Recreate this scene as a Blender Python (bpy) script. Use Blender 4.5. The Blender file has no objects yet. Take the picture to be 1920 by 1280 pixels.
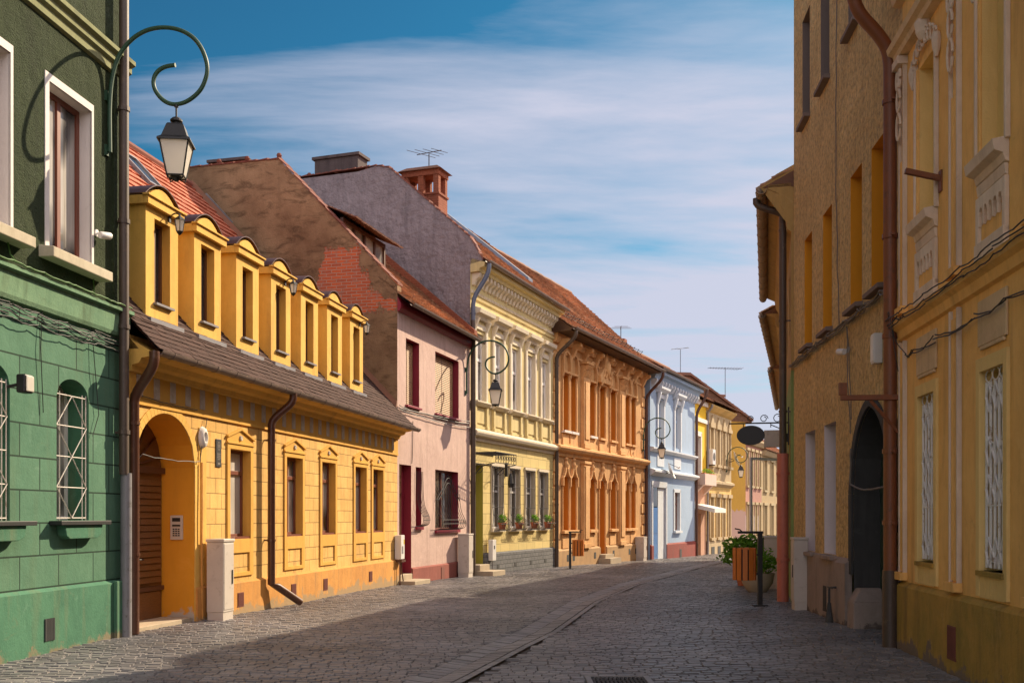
import bpy, bmesh, math, random
from mathutils import Vector, Matrix
import numpy as np
random.seed(11)
rnd = random.uniform
S = bpy.context.scene
COL = S.collection
R = math.radians

# ------------------------------------------------------------------ camera
FPX, CX, HY, CH = 2000.0, 960.0, 968.0, 1.7     # focal length in photo pixels, principal column, horizon row, eye height
cd = bpy.data.cameras.new('camera'); cam = bpy.data.objects.new('camera', cd); COL.objects.link(cam)
cam.location = (0, 0, CH); cam.rotation_euler = (R(90), 0, 0)
cd.sensor_width = 36; cd.lens = 36 * FPX / 1920; cd.shift_y = (HY - 640) / 1920
cd.clip_start = 0.05; cd.clip_end = 5000
S.camera = cam

# ------------------------------------------------------------------ light
SUN_AZ, SUN_EL = 44.0, 33.0                     # azimuth to the right of the view axis (+Y), elevation
sd = Vector((math.sin(R(SUN_AZ)) * math.cos(R(SUN_EL)), math.cos(R(SUN_AZ)) * math.cos(R(SUN_EL)), math.sin(R(SUN_EL))))
ld = bpy.data.lights.new('sun', 'SUN'); ld.energy = 4.5; ld.angle = R(0.53); ld.color = (1.0, 0.82, 0.58)
lo = bpy.data.objects.new('sun', ld); COL.objects.link(lo)
lo.rotation_euler = (-sd).to_track_quat('-Z', 'Y').to_euler(); lo.location = (20, 20, 40)

W = bpy.data.worlds.new('World'); S.world = W; W.use_nodes = True
nt = W.node_tree; nt.nodes.clear()
def N(nt, typ, **kw):
    n = nt.nodes.new(typ)
    for k, v in kw.items():
        if k == 'inp':
            for a, b in v.items(): n.inputs[a].default_value = b
        else: setattr(n, k, v)
    return n
def ramp(nt, fac, *stops):
    r = N(nt, 'ShaderNodeValToRGB'); e = r.color_ramp.elements
    while len(e) < len(stops): e.new(0.5)
    for k, (p, c) in enumerate(stops):
        e[k].position = p; e[k].color = (c, c, c, 1) if isinstance(c, (int, float)) else (*c, 1)
    nt.links.new(fac, r.inputs[0]); return r.outputs[0]
def math_(nt, op, a, b=0.0, c=None):
    m = N(nt, 'ShaderNodeMath', operation=op)
    for k, v in enumerate((a, b, c)):
        if v is None: continue
        if isinstance(v, (int, float)): m.inputs[k].default_value = v
        else: nt.links.new(v, m.inputs[k])
    return m.outputs[0]
def mix(nt, fac, a, b, mode='MIX'):
    m = N(nt, 'ShaderNodeMix', data_type='RGBA', blend_type=mode)
    for k, v in ((0, fac), (6, a), (7, b)):
        if isinstance(v, (int, float)): m.inputs[k].default_value = v
        elif isinstance(v, tuple): m.inputs[k].default_value = (*v, 1) if len(v) == 3 else v
        else: nt.links.new(v, m.inputs[k])
    return m.outputs[2]
sky = N(nt, 'ShaderNodeTexSky', sky_type='NISHITA', sun_disc=False)
sky.sun_elevation = R(SUN_EL); sky.sun_rotation = R(SUN_AZ); sky.air_density = 1.0; sky.dust_density = 0.6; sky.ozone_density = 2.6
SKY_K = 0.13
tc = N(nt, 'ShaderNodeTexCoord'); sp = N(nt, 'ShaderNodeSeparateXYZ'); nt.links.new(tc.outputs['Generated'], sp.inputs[0])
zz = math_(nt, 'MAXIMUM', sp.outputs[2], 0.03)
zz = math_(nt, 'ADD', zz, 0.12)
pxx = math_(nt, 'DIVIDE', sp.outputs[0], zz); pyy = math_(nt, 'DIVIDE', sp.outputs[1], zz)
cv = N(nt, 'ShaderNodeCombineXYZ'); nt.links.new(pxx, cv.inputs[0]); nt.links.new(pyy, cv.inputs[1])
mp = N(nt, 'ShaderNodeMapping'); mp.inputs['Scale'].default_value = (0.55, 1.5, 1); mp.inputs['Rotation'].default_value = (0, 0, R(-30)); mp.inputs['Location'].default_value = (4.3, 2.6, 0)
nt.links.new(cv.outputs[0], mp.inputs[0])
n1 = N(nt, 'ShaderNodeTexNoise', inp={'Scale': 1.25, 'Detail': 12.0, 'Roughness': 0.57, 'Distortion': 0.35}); nt.links.new(mp.outputs[0], n1.inputs['Vector'])
mp2 = N(nt, 'ShaderNodeMapping'); mp2.inputs['Scale'].default_value = (0.25, 0.5, 1); nt.links.new(cv.outputs[0], mp2.inputs[0])
n2 = N(nt, 'ShaderNodeTexNoise', inp={'Scale': 1.0, 'Detail': 3.0}); nt.links.new(mp2.outputs[0], n2.inputs['Vector'])
# more cloud towards the right-hand side and low down, clear sky high on the left
side = math_(nt, 'MULTIPLY_ADD', sp.outputs[0], 0.72, math_(nt, 'MULTIPLY_ADD', sp.outputs[2], -0.95, 0.41))
# bright cloud added out of view, overhead and behind the camera, to fill shade
def smooth_step(v, a, b):
    m = N(nt, 'ShaderNodeMapRange', interpolation_type='SMOOTHSTEP'); m.inputs[1].default_value = a; m.inputs[2].default_value = b; nt.links.new(v, m.inputs[0]); return m.outputs[0]
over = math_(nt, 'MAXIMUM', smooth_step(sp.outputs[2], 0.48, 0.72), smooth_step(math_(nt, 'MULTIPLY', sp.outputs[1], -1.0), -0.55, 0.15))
dens = math_(nt, 'ADD', math_(nt, 'ADD', math_(nt, 'MULTIPLY_ADD', n1.outputs[0], 1.25, -0.12), math_(nt, 'MULTIPLY_ADD', n2.outputs[0], 0.6, -0.30)), side)
mp3 = N(nt, 'ShaderNodeMapping'); mp3.inputs['Scale'].default_value = (0.9, 3.2, 1); mp3.inputs['Rotation'].default_value = (0, 0, R(-38)); nt.links.new(cv.outputs[0], mp3.inputs[0])
n3 = N(nt, 'ShaderNodeTexNoise', inp={'Scale': 2.0, 'Detail': 9.0, 'Roughness': 0.6, 'Distortion': 0.6}); nt.links.new(mp3.outputs[0], n3.inputs['Vector'])
dens = math_(nt, 'ADD', dens, math_(nt, 'MULTIPLY_ADD', n3.outputs[0], 0.26, -0.13))
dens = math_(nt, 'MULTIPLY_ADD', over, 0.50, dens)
dens = math_(nt, 'MULTIPLY_ADD', smooth_step(math_(nt, 'MULTIPLY', sp.outputs[2], -1.0), -0.16, 0.0), 0.12, dens)
cl = ramp(nt, dens, (0.42, 0.02), (0.62, 0.45), (0.90, 0.96))
gm = N(nt, 'ShaderNodeGamma'); gm.inputs[1].default_value = 1.5; nt.links.new(mix(nt, 1.0, sky.outputs[0], (0.2, 0.2, 0.2), 'MULTIPLY'), gm.inputs[0])
skyc = mix(nt, 1.0, gm.outputs[0], (0.30, 1.5, 1.42, 1), 'MULTIPLY')
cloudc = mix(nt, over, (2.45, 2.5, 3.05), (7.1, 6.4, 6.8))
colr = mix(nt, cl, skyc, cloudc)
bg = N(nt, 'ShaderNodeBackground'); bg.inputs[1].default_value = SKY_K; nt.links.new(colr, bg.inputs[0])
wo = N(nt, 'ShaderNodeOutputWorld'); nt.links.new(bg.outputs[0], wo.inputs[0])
S.view_settings.view_transform = 'Standard'; S.view_settings.look = 'None'; S.view_settings.gamma = 1.0
S.view_settings.exposure = 1.0
S.cycles.max_bounces = 8; S.cycles.diffuse_bounces = 5

# ------------------------------------------------------------------ materials
def newmat(name):
    m = bpy.data.materials.new(name); m.use_nodes = True
    return m, m.node_tree, m.node_tree.nodes['Principled BSDF']
def lk(nt, a, b): nt.links.new(a, b)
def mul(c, k): return tuple(min(1.0, x * k) for x in c)
def coords(nt, swap=False):
    t = N(nt, 'ShaderNodeTexCoord')
    if not swap: return t.outputs['Object']
    s = N(nt, 'ShaderNodeSeparateXYZ'); c = N(nt, 'ShaderNodeCombineXYZ'); lk(nt, t.outputs['Object'], s.inputs[0])
    lk(nt, math_(nt, 'ADD', s.outputs[0], s.outputs[1]), c.inputs[0]); lk(nt, s.outputs[2], c.inputs[1]); return c.outputs[0]
def noise(nt, vec, scale, detail=4, rough=0.55, stretch=None, dist=0.0):
    if stretch:
        m = N(nt, 'ShaderNodeMapping'); m.inputs['Scale'].default_value = stretch; lk(nt, vec, m.inputs[0]); vec = m.outputs[0]
    n = N(nt, 'ShaderNodeTexNoise', inp={'Scale': scale, 'Detail': detail, 'Roughness': rough, 'Distortion': dist}); lk(nt, vec, n.inputs['Vector'])
    return n.outputs[0]
def plaster(name, c1, c2=None, dirt=None, stain=0.45, streak=0.35, bump=0.25, bs=45, rough=0.92, joints=None, jdark=0.5, big=0.8, splash=None, joff=0.5, bd=0.02, speck=0.0):
    m, nt, b = newmat(name); v = coords(nt)
    c2 = c2 or mul(c1, 0.8); dirt = dirt or mul(c1, 0.5)
    col = mix(nt, math_(nt, 'MULTIPLY', ramp(nt, noise(nt, v, big, 7, 0.62, dist=0.4), (0.36, 0.0), (0.66, 1.0)), stain), c1, c2)
    col = mix(nt, math_(nt, 'MULTIPLY', ramp(nt, noise(nt, v, 7.0, 6, 0.7), (0.35, 0.0), (0.75, 1.0)), stain * 0.5), col, mul(c1, 1.12))
    st = ramp(nt, noise(nt, v, 1.6, 6, 0.6, (2.2, 2.2, 0.22)), (0.52, 0.0), (0.74, 1.0))
    col = mix(nt, math_(nt, 'MULTIPLY', st, streak), col, dirt)
    fn_ = ramp(nt, noise(nt, v, 5.0, 8, 0.72, (1.6, 1.6, 0.35), 0.5), (0.50, 0.0), (0.70, 1.0)); col = mix(nt, math_(nt, 'MULTIPLY', fn_, streak * 0.6), col, mul(c2, 0.72))
    pw = ramp(nt, noise(nt, v, 2.3, 9, 0.74, dist=0.7), (0.58, 0.0), (0.66, 1.0)); col = mix(nt, math_(nt, 'MULTIPLY', pw, stain * 0.32), col, tuple(min(1, x * 1.1 + .06) for x in c1))
    sm = ramp(nt, noise(nt, v, 3.4, 9, 0.75, dist=1.0), (0.60, 0.0), (0.68, 1.0))
    col = mix(nt, math_(nt, 'MULTIPLY', sm, streak * 0.55), col, dirt)
    if speck: col = mix(nt, math_(nt, 'MULTIPLY', ramp(nt, noise(nt, v, bs, 6, 0.7), (0.38, 1.0), (0.56, 0.0)), speck), col, mul(dirt, 0.7))
    h = math_(nt, 'ADD', noise(nt, v, bs, 5, 0.65), math_(nt, 'MULTIPLY', noise(nt, v, 4.0, 3), 1.6))
    if splash:      # worn, flaked band with a ragged edge of its own
        zc = N(nt, 'ShaderNodeSeparateXYZ'); lk(nt, v, zc.inputs[0])
        e = math_(nt, 'ADD', zc.outputs[2], math_(nt, 'MULTIPLY_ADD', noise(nt, v, 2.2, 6, 0.7), -1.1, 0.55))
        col = mix(nt, ramp(nt, math_(nt, 'MULTIPLY_ADD', math_(nt, 'SUBTRACT', e, splash[0]), 0.2, 0.5), (0.49, 1.0), (0.505, 0.0)), col, splash[1])
    if joints:
        sv = coords(nt, True); br = N(nt, 'ShaderNodeTexBrick'); lk(nt, sv, br.inputs['Vector']); br.offset = joff
        br.inputs['Scale'].default_value = 1; br.inputs['Brick Width'].default_value = joints[0]; br.inputs['Row Height'].default_value = joints[1]
        br.inputs['Mortar Size'].default_value = joints[2]; br.inputs['Mortar Smooth'].default_value = 0.25
        br.inputs['Color1'].default_value = (0.90, 0.90, 0.88, 1); br.inputs['Color2'].default_value = (1.06, 1.05, 1.03, 1); br.inputs['Mortar'].default_value = (jdark,) * 3 + (1,)
        col = mix(nt, 1.0, col, br.outputs['Color'], 'MULTIPLY')
        h = math_(nt, 'MULTIPLY_ADD', br.outputs['Fac'], -6.0, h)
    lk(nt, col, b.inputs['Base Color'])
    bp = N(nt, 'ShaderNodeBump'); bp.inputs['Strength'].default_value = bump; bp.inputs['Distance'].default_value = bd; lk(nt, h, bp.inputs['Height']); lk(nt, bp.outputs[0], b.inputs['Normal'])
    b.inputs['Roughness'].default_value = rough; b.inputs['Specular IOR Level'].default_value = 0.25
    return m
def paint(name, c, rough=0.5, var=0.25, metal=0.0, bump=0.1, bs=60, wear=None, grain=None):
    m, nt, b = newmat(name); v = coords(nt)
    col = mix(nt, math_(nt, 'MULTIPLY', noise(nt, v, 4.0, 7, 0.65, grain), 1.0), mul(c, 1 - var), mul(c, 1 + var))
    if wear: col = mix(nt, ramp(nt, noise(nt, v, 6.0, 8, 0.75, grain), (0.56, 0.0), (0.64, 1.0)), col, wear)
    lk(nt, col, b.inputs['Base Color']); b.inputs['Roughness'].default_value = rough; b.inputs['Metallic'].default_value = metal
    if bump:
        bp = N(nt, 'ShaderNodeBump'); bp.inputs['Strength'].default_value = bump; bp.inputs['Distance'].default_value = 0.01
        lk(nt, noise(nt, v, bs, 4, 0.6, grain), bp.inputs['Height']); lk(nt, bp.outputs[0], b.inputs['Normal'])
    return m
def tilemat(name, cs, rough=0.85, lich=0.3, lc=(0.16, 0.14, 0.11), big=0.0, leaf=0.0):
    m, nt, b = newmat(name); v = coords(nt)
    g = N(nt, 'ShaderNodeNewGeometry')
    stops = [(i / max(1, len(cs) - 1), c) for i, c in enumerate(cs)]
    col = ramp(nt, g.outputs['Random Per Island'], *stops)
    col = mix(nt, math_(nt, 'MULTIPLY', ramp(nt, noise(nt, v, 1.1, 7, 0.7), (0.42, 0.0), (0.68, 1.0)), lich), col, lc)
    col = mix(nt, math_(nt, 'MULTIPLY', noise(nt, v, 22, 5, 0.7), 0.35), col, mul(cs[0], 0.6))
    if big: col = mix(nt, 1.0, col, ramp(nt, math_(nt, 'ADD', noise(nt, v, .33, 5, 0.65), math_(nt, 'MULTIPLY', noise(nt, v, 1.7, 5, 0.7), .35)), (0.48, 1.0 - big), (0.86, 1.0 + big * .6)), 'MULTIPLY')
    lk(nt, col, b.inputs['Base Color']); b.inputs['Roughness'].default_value = rough; b.inputs['Specular IOR Level'].default_value = 0.3
    if leaf:
        tr = N(nt, 'ShaderNodeBsdfTranslucent'); lk(nt, col, tr.inputs[0]); ms = N(nt, 'ShaderNodeMixShader'); ms.inputs[0].default_value = leaf
        lk(nt, b.outputs[0], ms.inputs[1]); lk(nt, tr.outputs[0], ms.inputs[2]); lk(nt, ms.outputs[0], nt.nodes['Material Output'].inputs[0])
    bp = N(nt, 'ShaderNodeBump'); bp.inputs['Strength'].default_value = 0.3; bp.inputs['Distance'].default_value = 0.01; lk(nt, noise(nt, v, 50, 4), bp.inputs['Height']); lk(nt, bp.outputs[0], b.inputs['Normal'])
    return m
def glassmat(name, dark, light, folds=26.0, rough=0.06, amt=0.6):
    # window pane with a curtain hung close behind it
    m, nt, b = newmat(name); v = coords(nt)
    w = noise(nt, v, folds, 2, 0.5, (1, 1, 0.04)); big = ramp(nt, noise(nt, v, 1.4, 2, 0.5, (1, 1, 0.5)), (0.36, 0.0), (0.50, 1.0))
    col = mix(nt, math_(nt, 'MULTIPLY', big, amt), dark, mix(nt, ramp(nt, w, (0.3, 0.0), (0.7, 1.0)), mul(light, 0.6), light))
    lk(nt, col, b.inputs['Base Color']); b.inputs['Roughness'].default_value = rough; b.inputs['Specular IOR Level'].default_value = 0.6
    bp = N(nt, 'ShaderNodeBump'); bp.inputs['Strength'].default_value = 0.05; bp.inputs['Distance'].default_value = 0.02; lk(nt, noise(nt, v, 2.5, 2), bp.inputs['Height']); lk(nt, bp.outputs[0], b.inputs['Normal'])
    return m
def brickpatch(name, base, cx, cz, rx, rz, plain2):
    # old plaster with one ragged hole that bares the brickwork, centred on local (y = cx, z = cz)
    m, nt, b = newmat(name); v = coords(nt)
    s = N(nt, 'ShaderNodeSeparateXYZ'); lk(nt, v, s.inputs[0])
    cvv = N(nt, 'ShaderNodeCombineXYZ'); lk(nt, s.outputs[1], cvv.inputs[0]); lk(nt, s.outputs[2], cvv.inputs[1])
    br = N(nt, 'ShaderNodeTexBrick'); lk(nt, cvv.outputs[0], br.inputs['Vector'])
    for k, x in (('Scale', 1), ('Brick Width', 0.30), ('Row Height', 0.088), ('Mortar Size', 0.011)): br.inputs[k].default_value = x
    br.inputs['Color1'].default_value = (0.66, 0.16, 0.06, 1); br.inputs['Color2'].default_value = (0.44, 0.11, 0.055, 1); br.inputs['Mortar'].default_value = (0.46, 0.33, 0.25, 1)
    dx = math_(nt, 'DIVIDE', math_(nt, 'SUBTRACT', s.outputs[1], cx), rx); dz = math_(nt, 'DIVIDE', math_(nt, 'SUBTRACT', s.outputs[2], cz), rz)
    # a lopsided wedge: narrow at the top and widening downwards
    q = math_(nt, 'MULTIPLY', math_(nt, 'ABSOLUTE', dx), math_(nt, 'MULTIPLY_ADD', dz, 0.75, 1.15))
    e = math_(nt, 'ADD', math_(nt, 'MAXIMUM', q, math_(nt, 'ABSOLUTE', dz)), math_(nt, 'MULTIPLY_ADD', noise(nt, v, 3.2, 8, 0.72), 1.5, -0.75))
    hole = ramp(nt, e, (0.93, 1.0), (0.97, 0.0))
    brc = mix(nt, ramp(nt, noise(nt, v, 2.6, 7, 0.7, dist=0.6), (0.52, 0.0), (0.62, 0.6)), br.outputs['Color'], (0.33, 0.22, 0.17))
    brc = mix(nt, math_(nt, 'MULTIPLY', noise(nt, v, 9, 6, 0.7), 0.25), brc, (0.56, 0.13, 0.045))
    pl = mix(nt, ramp(nt, noise(nt, v, 0.55, 7, 0.65), (0.36, 0.0), (0.64, 1.0)), base, plain2)
    pl = mix(nt, ramp(nt, noise(nt, v, 1.2, 9, 0.75, (1, 1.0, 3.2), dist=0.8), (0.50, 0.0), (0.62, 0.7)), pl, mul(plain2, 0.42))
    pl = mix(nt, ramp(nt, noise(nt, v, 2.0, 7, 0.7, (2.0, 2.0, 0.3)), (0.55, 0.0), (0.75, 0.5)), pl, mul(base, 0.5))
    lk(nt, mix(nt, hole, pl, brc), b.inputs['Base Color']); b.inputs['Roughness'].default_value = 0.95; b.inputs['Specular IOR Level'].default_value = 0.2
    h = math_(nt, 'ADD', math_(nt, 'MULTIPLY', noise(nt, v, 28, 6, 0.7), 1.0), math_(nt, 'MULTIPLY', noise(nt, v, 3, 5, 0.6), 2.5))
    h = math_(nt, 'MULTIPLY_ADD', math_(nt, 'MULTIPLY', hole, math_(nt, 'ADD', br.outputs['Fac'], 0.7)), -2.5, h)
    bp = N(nt, 'ShaderNodeBump'); bp.inputs['Strength'].default_value = 0.6; bp.inputs['Distance'].default_value = 0.03; lk(nt, h, bp.inputs['Height']); lk(nt, bp.outputs[0], b.inputs['Normal'])
    return m

# ------------------------------------------------------------------ mesh builder
class MB:
    def __init__(s): s.v = []; s.f = []
    def add(s, vs, fs):
        o = len(s.v); s.v += [tuple(p) for p in vs]; s.f += [tuple(i + o for i in f) for f in fs]; return s
    def quad(s, a, b, c, d): return s.add((a, b, c, d), ((0, 1, 2, 3),))
    def poly(s, ps): return s.add(ps, (tuple(range(len(ps))),))
    def box(s, x0, x1, y0, y1, z0, z1):
        return s.add([(x0, y0, z0), (x1, y0, z0), (x1, y1, z0), (x0, y1, z0), (x0, y0, z1), (x1, y0, z1), (x1, y1, z1), (x0, y1, z1)],
                     [(0, 3, 2, 1), (4, 5, 6, 7), (0, 1, 5, 4), (1, 2, 6, 5), (2, 3, 7, 6), (3, 0, 4, 7)])
    def hull(s, lo, hi):            # two rings of equal length, capped
        n = len(lo)
        return s.add(list(lo) + list(hi), [tuple(range(n - 1, -1, -1)), tuple(range(n, 2 * n))] + [(i, (i + 1) % n, n + (i + 1) % n, n + i) for i in range(n)])
    def prism(s, poly, y0, y1):     # polygon in (x, z) pushed from y0 to y1
        return s.hull([(x, y1, z) for x, z in poly], [(x, y0, z) for x, z in poly])
    def mould(s, x0, x1, prof):     # profile in (y, z) run along x
        return s.hull([(x0, y, z) for y, z in prof], [(x1, y, z) for y, z in prof])
    def prismx(s, x0, x1, poly): return s.mould(x0, x1, poly)
    def tube(s, pts, r, n=8, caps=True):
        pts = [Vector(p) for p in pts]; rs = r if isinstance(r, (list, tuple)) else [r] * len(pts)
        up = None; rings = []
        for i, p in enumerate(pts):
            d = (pts[min(i + 1, len(pts) - 1)] - pts[max(i - 1, 0)]).normalized()
            if up is None: up = Vector((0, 0, 1)) if abs(d.z) < 0.9 else Vector((1, 0, 0))
            a = d.cross(up)
            if a.length < 1e-4: a = d.cross(Vector((0.3, 1, 0.2)))
            a.normalize(); up = a.cross(d).normalized()
            rings.append([p + (a * math.cos(2 * math.pi * k / n) + up * math.sin(2 * math.pi * k / n)) * rs[i] for k in range(n)])
        o = len(s.v); s.v += [tuple(q) for ring in rings for q in ring]
        for i in range(len(pts) - 1):
            for k in range(n):
                s.f.append((o + i * n + k, o + i * n + (k + 1) % n, o + (i + 1) * n + (k + 1) % n, o + (i + 1) * n + k))
        if caps: s.f.append(tuple(o + k for k in range(n - 1, -1, -1))); s.f.append(tuple(o + (len(pts) - 1) * n + k for k in range(n)))
        return s
    def lathe(s, prof, c=(0, 0, 0), n=16, rot=0.0):    # (r, z) profile about a vertical axis
        o = len(s.v)
        for r, z in prof:
            for k in range(n):
                a = rot + 2 * math.pi * k / n; s.v.append((c[0] + r * math.cos(a), c[1] + r * math.sin(a), c[2] + z))
        for i in range(len(prof) - 1):
            for k in range(n): s.f.append((o + i * n + k, o + i * n + (k + 1) % n, o + (i + 1) * n + (k + 1) % n, o + (i + 1) * n + k))
        s.f.append(tuple(o + k for k in range(n - 1, -1, -1))); s.f.append(tuple(o + (len(prof) - 1) * n + k for k in range(n)))
        return s
    def gutter(s, x0, x1, y, z, r):
        a = [(y + r * math.cos(math.pi * k / 8 + math.pi), z + r * math.sin(math.pi * k / 8 + math.pi)) for k in range(9)]
        b = [(y + (r - .012) * math.cos(math.pi * k / 8 + math.pi), z + (r - .012) * math.sin(math.pi * k / 8 + math.pi)) for k in range(8, -1, -1)]
        return s.mould(x0, x1, a + b)
    def xform(s, M): s.v = [tuple(M @ Vector(p)) for p in s.v]; return s

def curve_at(kind, t):
    if kind == 'arch': return math.sin(math.acos(max(-1, min(1, 1 - 2 * t))))
    if kind == 'seg': return 1 - (2 * t - 1) ** 2
    if kind == 'point':
        q = 1 - abs(2 * t - 1); return math.sqrt(max(0, 1 - (1 - q) ** 2 * 0.75 - 0.25 * (1 - q)))
def wall(mb, x0, x1, z0, z1, ops, y=0.0):
    # front skin with real openings; op = (xa, xb, za, zb, reveal_mb, depth, kind, rise)
    ops = [tuple(o) + (None, 0.2, 'rect', 0)[len(o) - 4:] for o in ops]
    xs = sorted({x0, x1, *[o[0] for o in ops], *[o[1] for o in ops]}); zs = sorted({z0, z1, *[o[2] for o in ops], *[o[3] for o in ops]})
    xs = [x for x in xs if x0 <= x <= x1]; zs = [z for z in zs if z0 <= z <= z1]
    for i in range(len(xs) - 1):
        for j in range(len(zs) - 1):
            cx, cz = (xs[i] + xs[i + 1]) / 2, (zs[j] + zs[j + 1]) / 2
            if any(o[0] < cx < o[1] and o[2] < cz < o[3] for o in ops): continue
            mb.quad((xs[i], y, zs[j]), (xs[i + 1], y, zs[j]), (xs[i + 1], y, zs[j + 1]), (xs[i], y, zs[j + 1]))
    for xa, xb, za, zb, rm, dp, kind, rise in ops:
        rm = rm or mb; yb = y + dp; zs_ = zb - rise
        rm.quad((xa, y, za), (xa, y, zs_), (xa, yb, zs_), (xa, yb, za)); rm.quad((xb, y, za), (xb, yb, za), (xb, yb, zs_), (xb, y, zs_))
        if za > z0 + 1e-3: rm.quad((xa, y, za), (xa, yb, za), (xb, yb, za), (xb, y, za))
        if kind == 'rect' and zb > z1 - 1e-3: pass
        elif kind == 'rect': rm.quad((xa, y, zb), (xb, y, zb), (xb, yb, zb), (xa, yb, zb))
        else:
            n = 18; pt = [(xa + (xb - xa) * k / n, zs_ + rise * curve_at(kind, k / n)) for k in range(n + 1)]
            for (p, q), (p2, q2) in zip(pt, pt[1:]):
                mb.quad((p, y, q), (p2, y, q2), (p2, y, zb), (p, y, zb)); rm.quad((p, y, q), (p, yb, q), (p2, yb, q2), (p2, y, q2))
    return mb
def shell(mb, x0, x1, D, z0, zt):       # flanks and back of a house body
    mb.quad((x0, D, z0), (x0, 0, z0), (x0, 0, zt), (x0, D, zt)); mb.quad((x1, 0, z0), (x1, D, z0), (x1, D, zt), (x1, 0, zt))
    mb.quad((x1, D, z0), (x0, D, z0), (x0, D, zt), (x1, D, zt)); return mb
def tiles(mb, x0, x1, A, B, tw, th, lift=0.035, keep=None, jit=1.0):
    # courses of single tiles between eave point A and ridge point B, both (y, z)
    A = Vector((0, *A)); B = Vector((0, *B)); L = (B - A).length; ev = (B - A) / L; nr = Vector((0, -ev.z, ev.y))
    if nr.z < 0: nr = -nr
    ny = int(L / th) + 1; nx = int((x1 - x0) / tw) + 1
    for i in range(ny):
        for j in range(-1, nx + 1):
            a = x0 + (j + 0.5 * (i % 2)) * tw; b = a + tw * 0.985; a = max(a, x0); b = min(b, x1)
            if b - a < 0.02: continue
            v0 = i * th - 0.02 + rnd(-.008, .008) * jit; v1 = min(L + .01, (i + 1) * th + 0.02)
            if v1 < v0 + .03: continue
            if keep and not keep((a + b) / 2, (v0 + v1) / 2): continue
            h0 = lift + rnd(-.008, .010) * jit; sk = rnd(-.006, .006) * jit; h1 = 0.004
            p = lambda x, v, h: tuple(Vector((x, 0, 0)) + A + ev * v + nr * h)
            mb.add([p(a, v0 + sk, h0), p(b, v0 - sk, h0 + sk), p(b, v1, h1), p(a, v1, h1), p(a, v0 + sk, h0 - lift * .9), p(b, v0 - sk, h0 - lift * .9)], [(0, 1, 2, 3), (0, 4, 5, 1), (0, 3, 4), (1, 5, 2)])
    return mb

ONE_PIECE = {'ground', 'road', 'drain_channel', 'roof_tiles', 'shingles', 'foliage', 'blossom', 'buttons', 'lettering', 'roller_blind', 'eaves_tiles', 'cable', 'elements', 'coping', 'dormer_roof', 'wall', 'wall', 'wall', 'wall', 'roof', 'firewall', 'bracket', 'window_grille', 'snow_guard', 'door_canopy', 'lantern_frame', 'liner', 'hoop', 'grille', 'vent_grille', 'window', 'door_leaf', 'dormer', 'dormer_window', 'door_frame', 'chimney'}
def clusters(mb, tol=0.004):
    par = list(range(len(mb.v)))
    def find(a):
        while par[a] != a: par[a] = par[par[a]]; a = par[a]
        return a
    for f in mb.f:
        r = find(f[0])
        for i in f[1:]: par[find(i)] = r
    comp = {}
    for f in mb.f: comp.setdefault(find(f[0]), []).append(f)
    comp = list(comp.values())
    if len(comp) < 2 or len(comp) > 1500: return None
    bb = []
    for fs in comp:
        p = np.array([mb.v[i] for f in fs for i in f]); bb.append((p.min(0) - tol, p.max(0) + tol))
    lo = np.array([b[0] for b in bb]); hi = np.array([b[1] for b in bb]); g = list(range(len(comp)))
    def fg(a):
        while g[a] != a: g[a] = g[g[a]]; a = g[a]
        return a
    for i in range(len(comp)):
        hit = np.nonzero(np.all((lo[i] <= hi) & (hi[i] >= lo), axis=1))[0]
        for j in hit: g[fg(int(j))] = fg(i)
    out = {}
    for i, fs in enumerate(comp): out.setdefault(fg(i), []).extend(fs)
    out = list(out.values())
    if not 2 <= len(out) <= 100: return None
    res = []
    for fs in out:
        m = MB(); idx = {}
        for f in fs:
            for i in f:
                if i not in idx: idx[i] = len(m.v); m.v.append(mb.v[i])
            m.f.append(tuple(idx[i] for i in f))
        res.append(m)
    return res
def obj(name, mb, mat, parent=None, smooth=False, bevel=0.0):
    # pieces that do not touch each other become parts of their own
    cs_ = clusters(mb) if parent and name not in ONE_PIECE else None
    if cs_: return [obj1(name, m, mat, parent, smooth, bevel) for m in cs_][0]
    return obj1(name, mb, mat, parent, smooth, bevel)
def obj1(name, mb, mat, parent=None, smooth=False, bevel=0.0):
    me = bpy.data.meshes.new(name); me.from_pydata(mb.v, [], mb.f)
    me.materials.append(mat); me.validate(clean_customdata=False); me.update()
    o = bpy.data.objects.new(name, me); COL.objects.link(o)
    if parent: o.parent = parent
    if smooth:
        me.polygons.foreach_set('use_smooth', [True] * len(me.polygons))
        me.set_sharp_from_angle(angle=R(50))
    if bevel:
        bm = o.modifiers.new('bevel', 'BEVEL'); bm.width = bevel; bm.segments = 2; bm.limit_method = 'ANGLE'; bm.angle_limit = R(40)
    return o
def tag(o, label, cat, group=None):
    o['label'] = label; o['category'] = cat
    if group: o['group'] = group
    return o
def thing(name, label, cat, loc=(0, 0, 0), rz=0.0, group=None):
    o = bpy.data.objects.new(name, None); COL.objects.link(o); o.location = loc; o.rotation_euler = (0, 0, rz); o.empty_display_size = .3
    return tag(o, label, cat, group)
def dup(root, loc, rz, label, group=None):
    def cp(o, par):
        c = o.copy(); COL.objects.link(c); c.parent = par
        for ch in [k for k in o.children]: cp(ch, c)
        return c
    r = cp(root, None); r.location = loc; r.rotation_euler = (0, 0, rz); r['label'] = label
    if group: r['group'] = group
    return r

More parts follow.
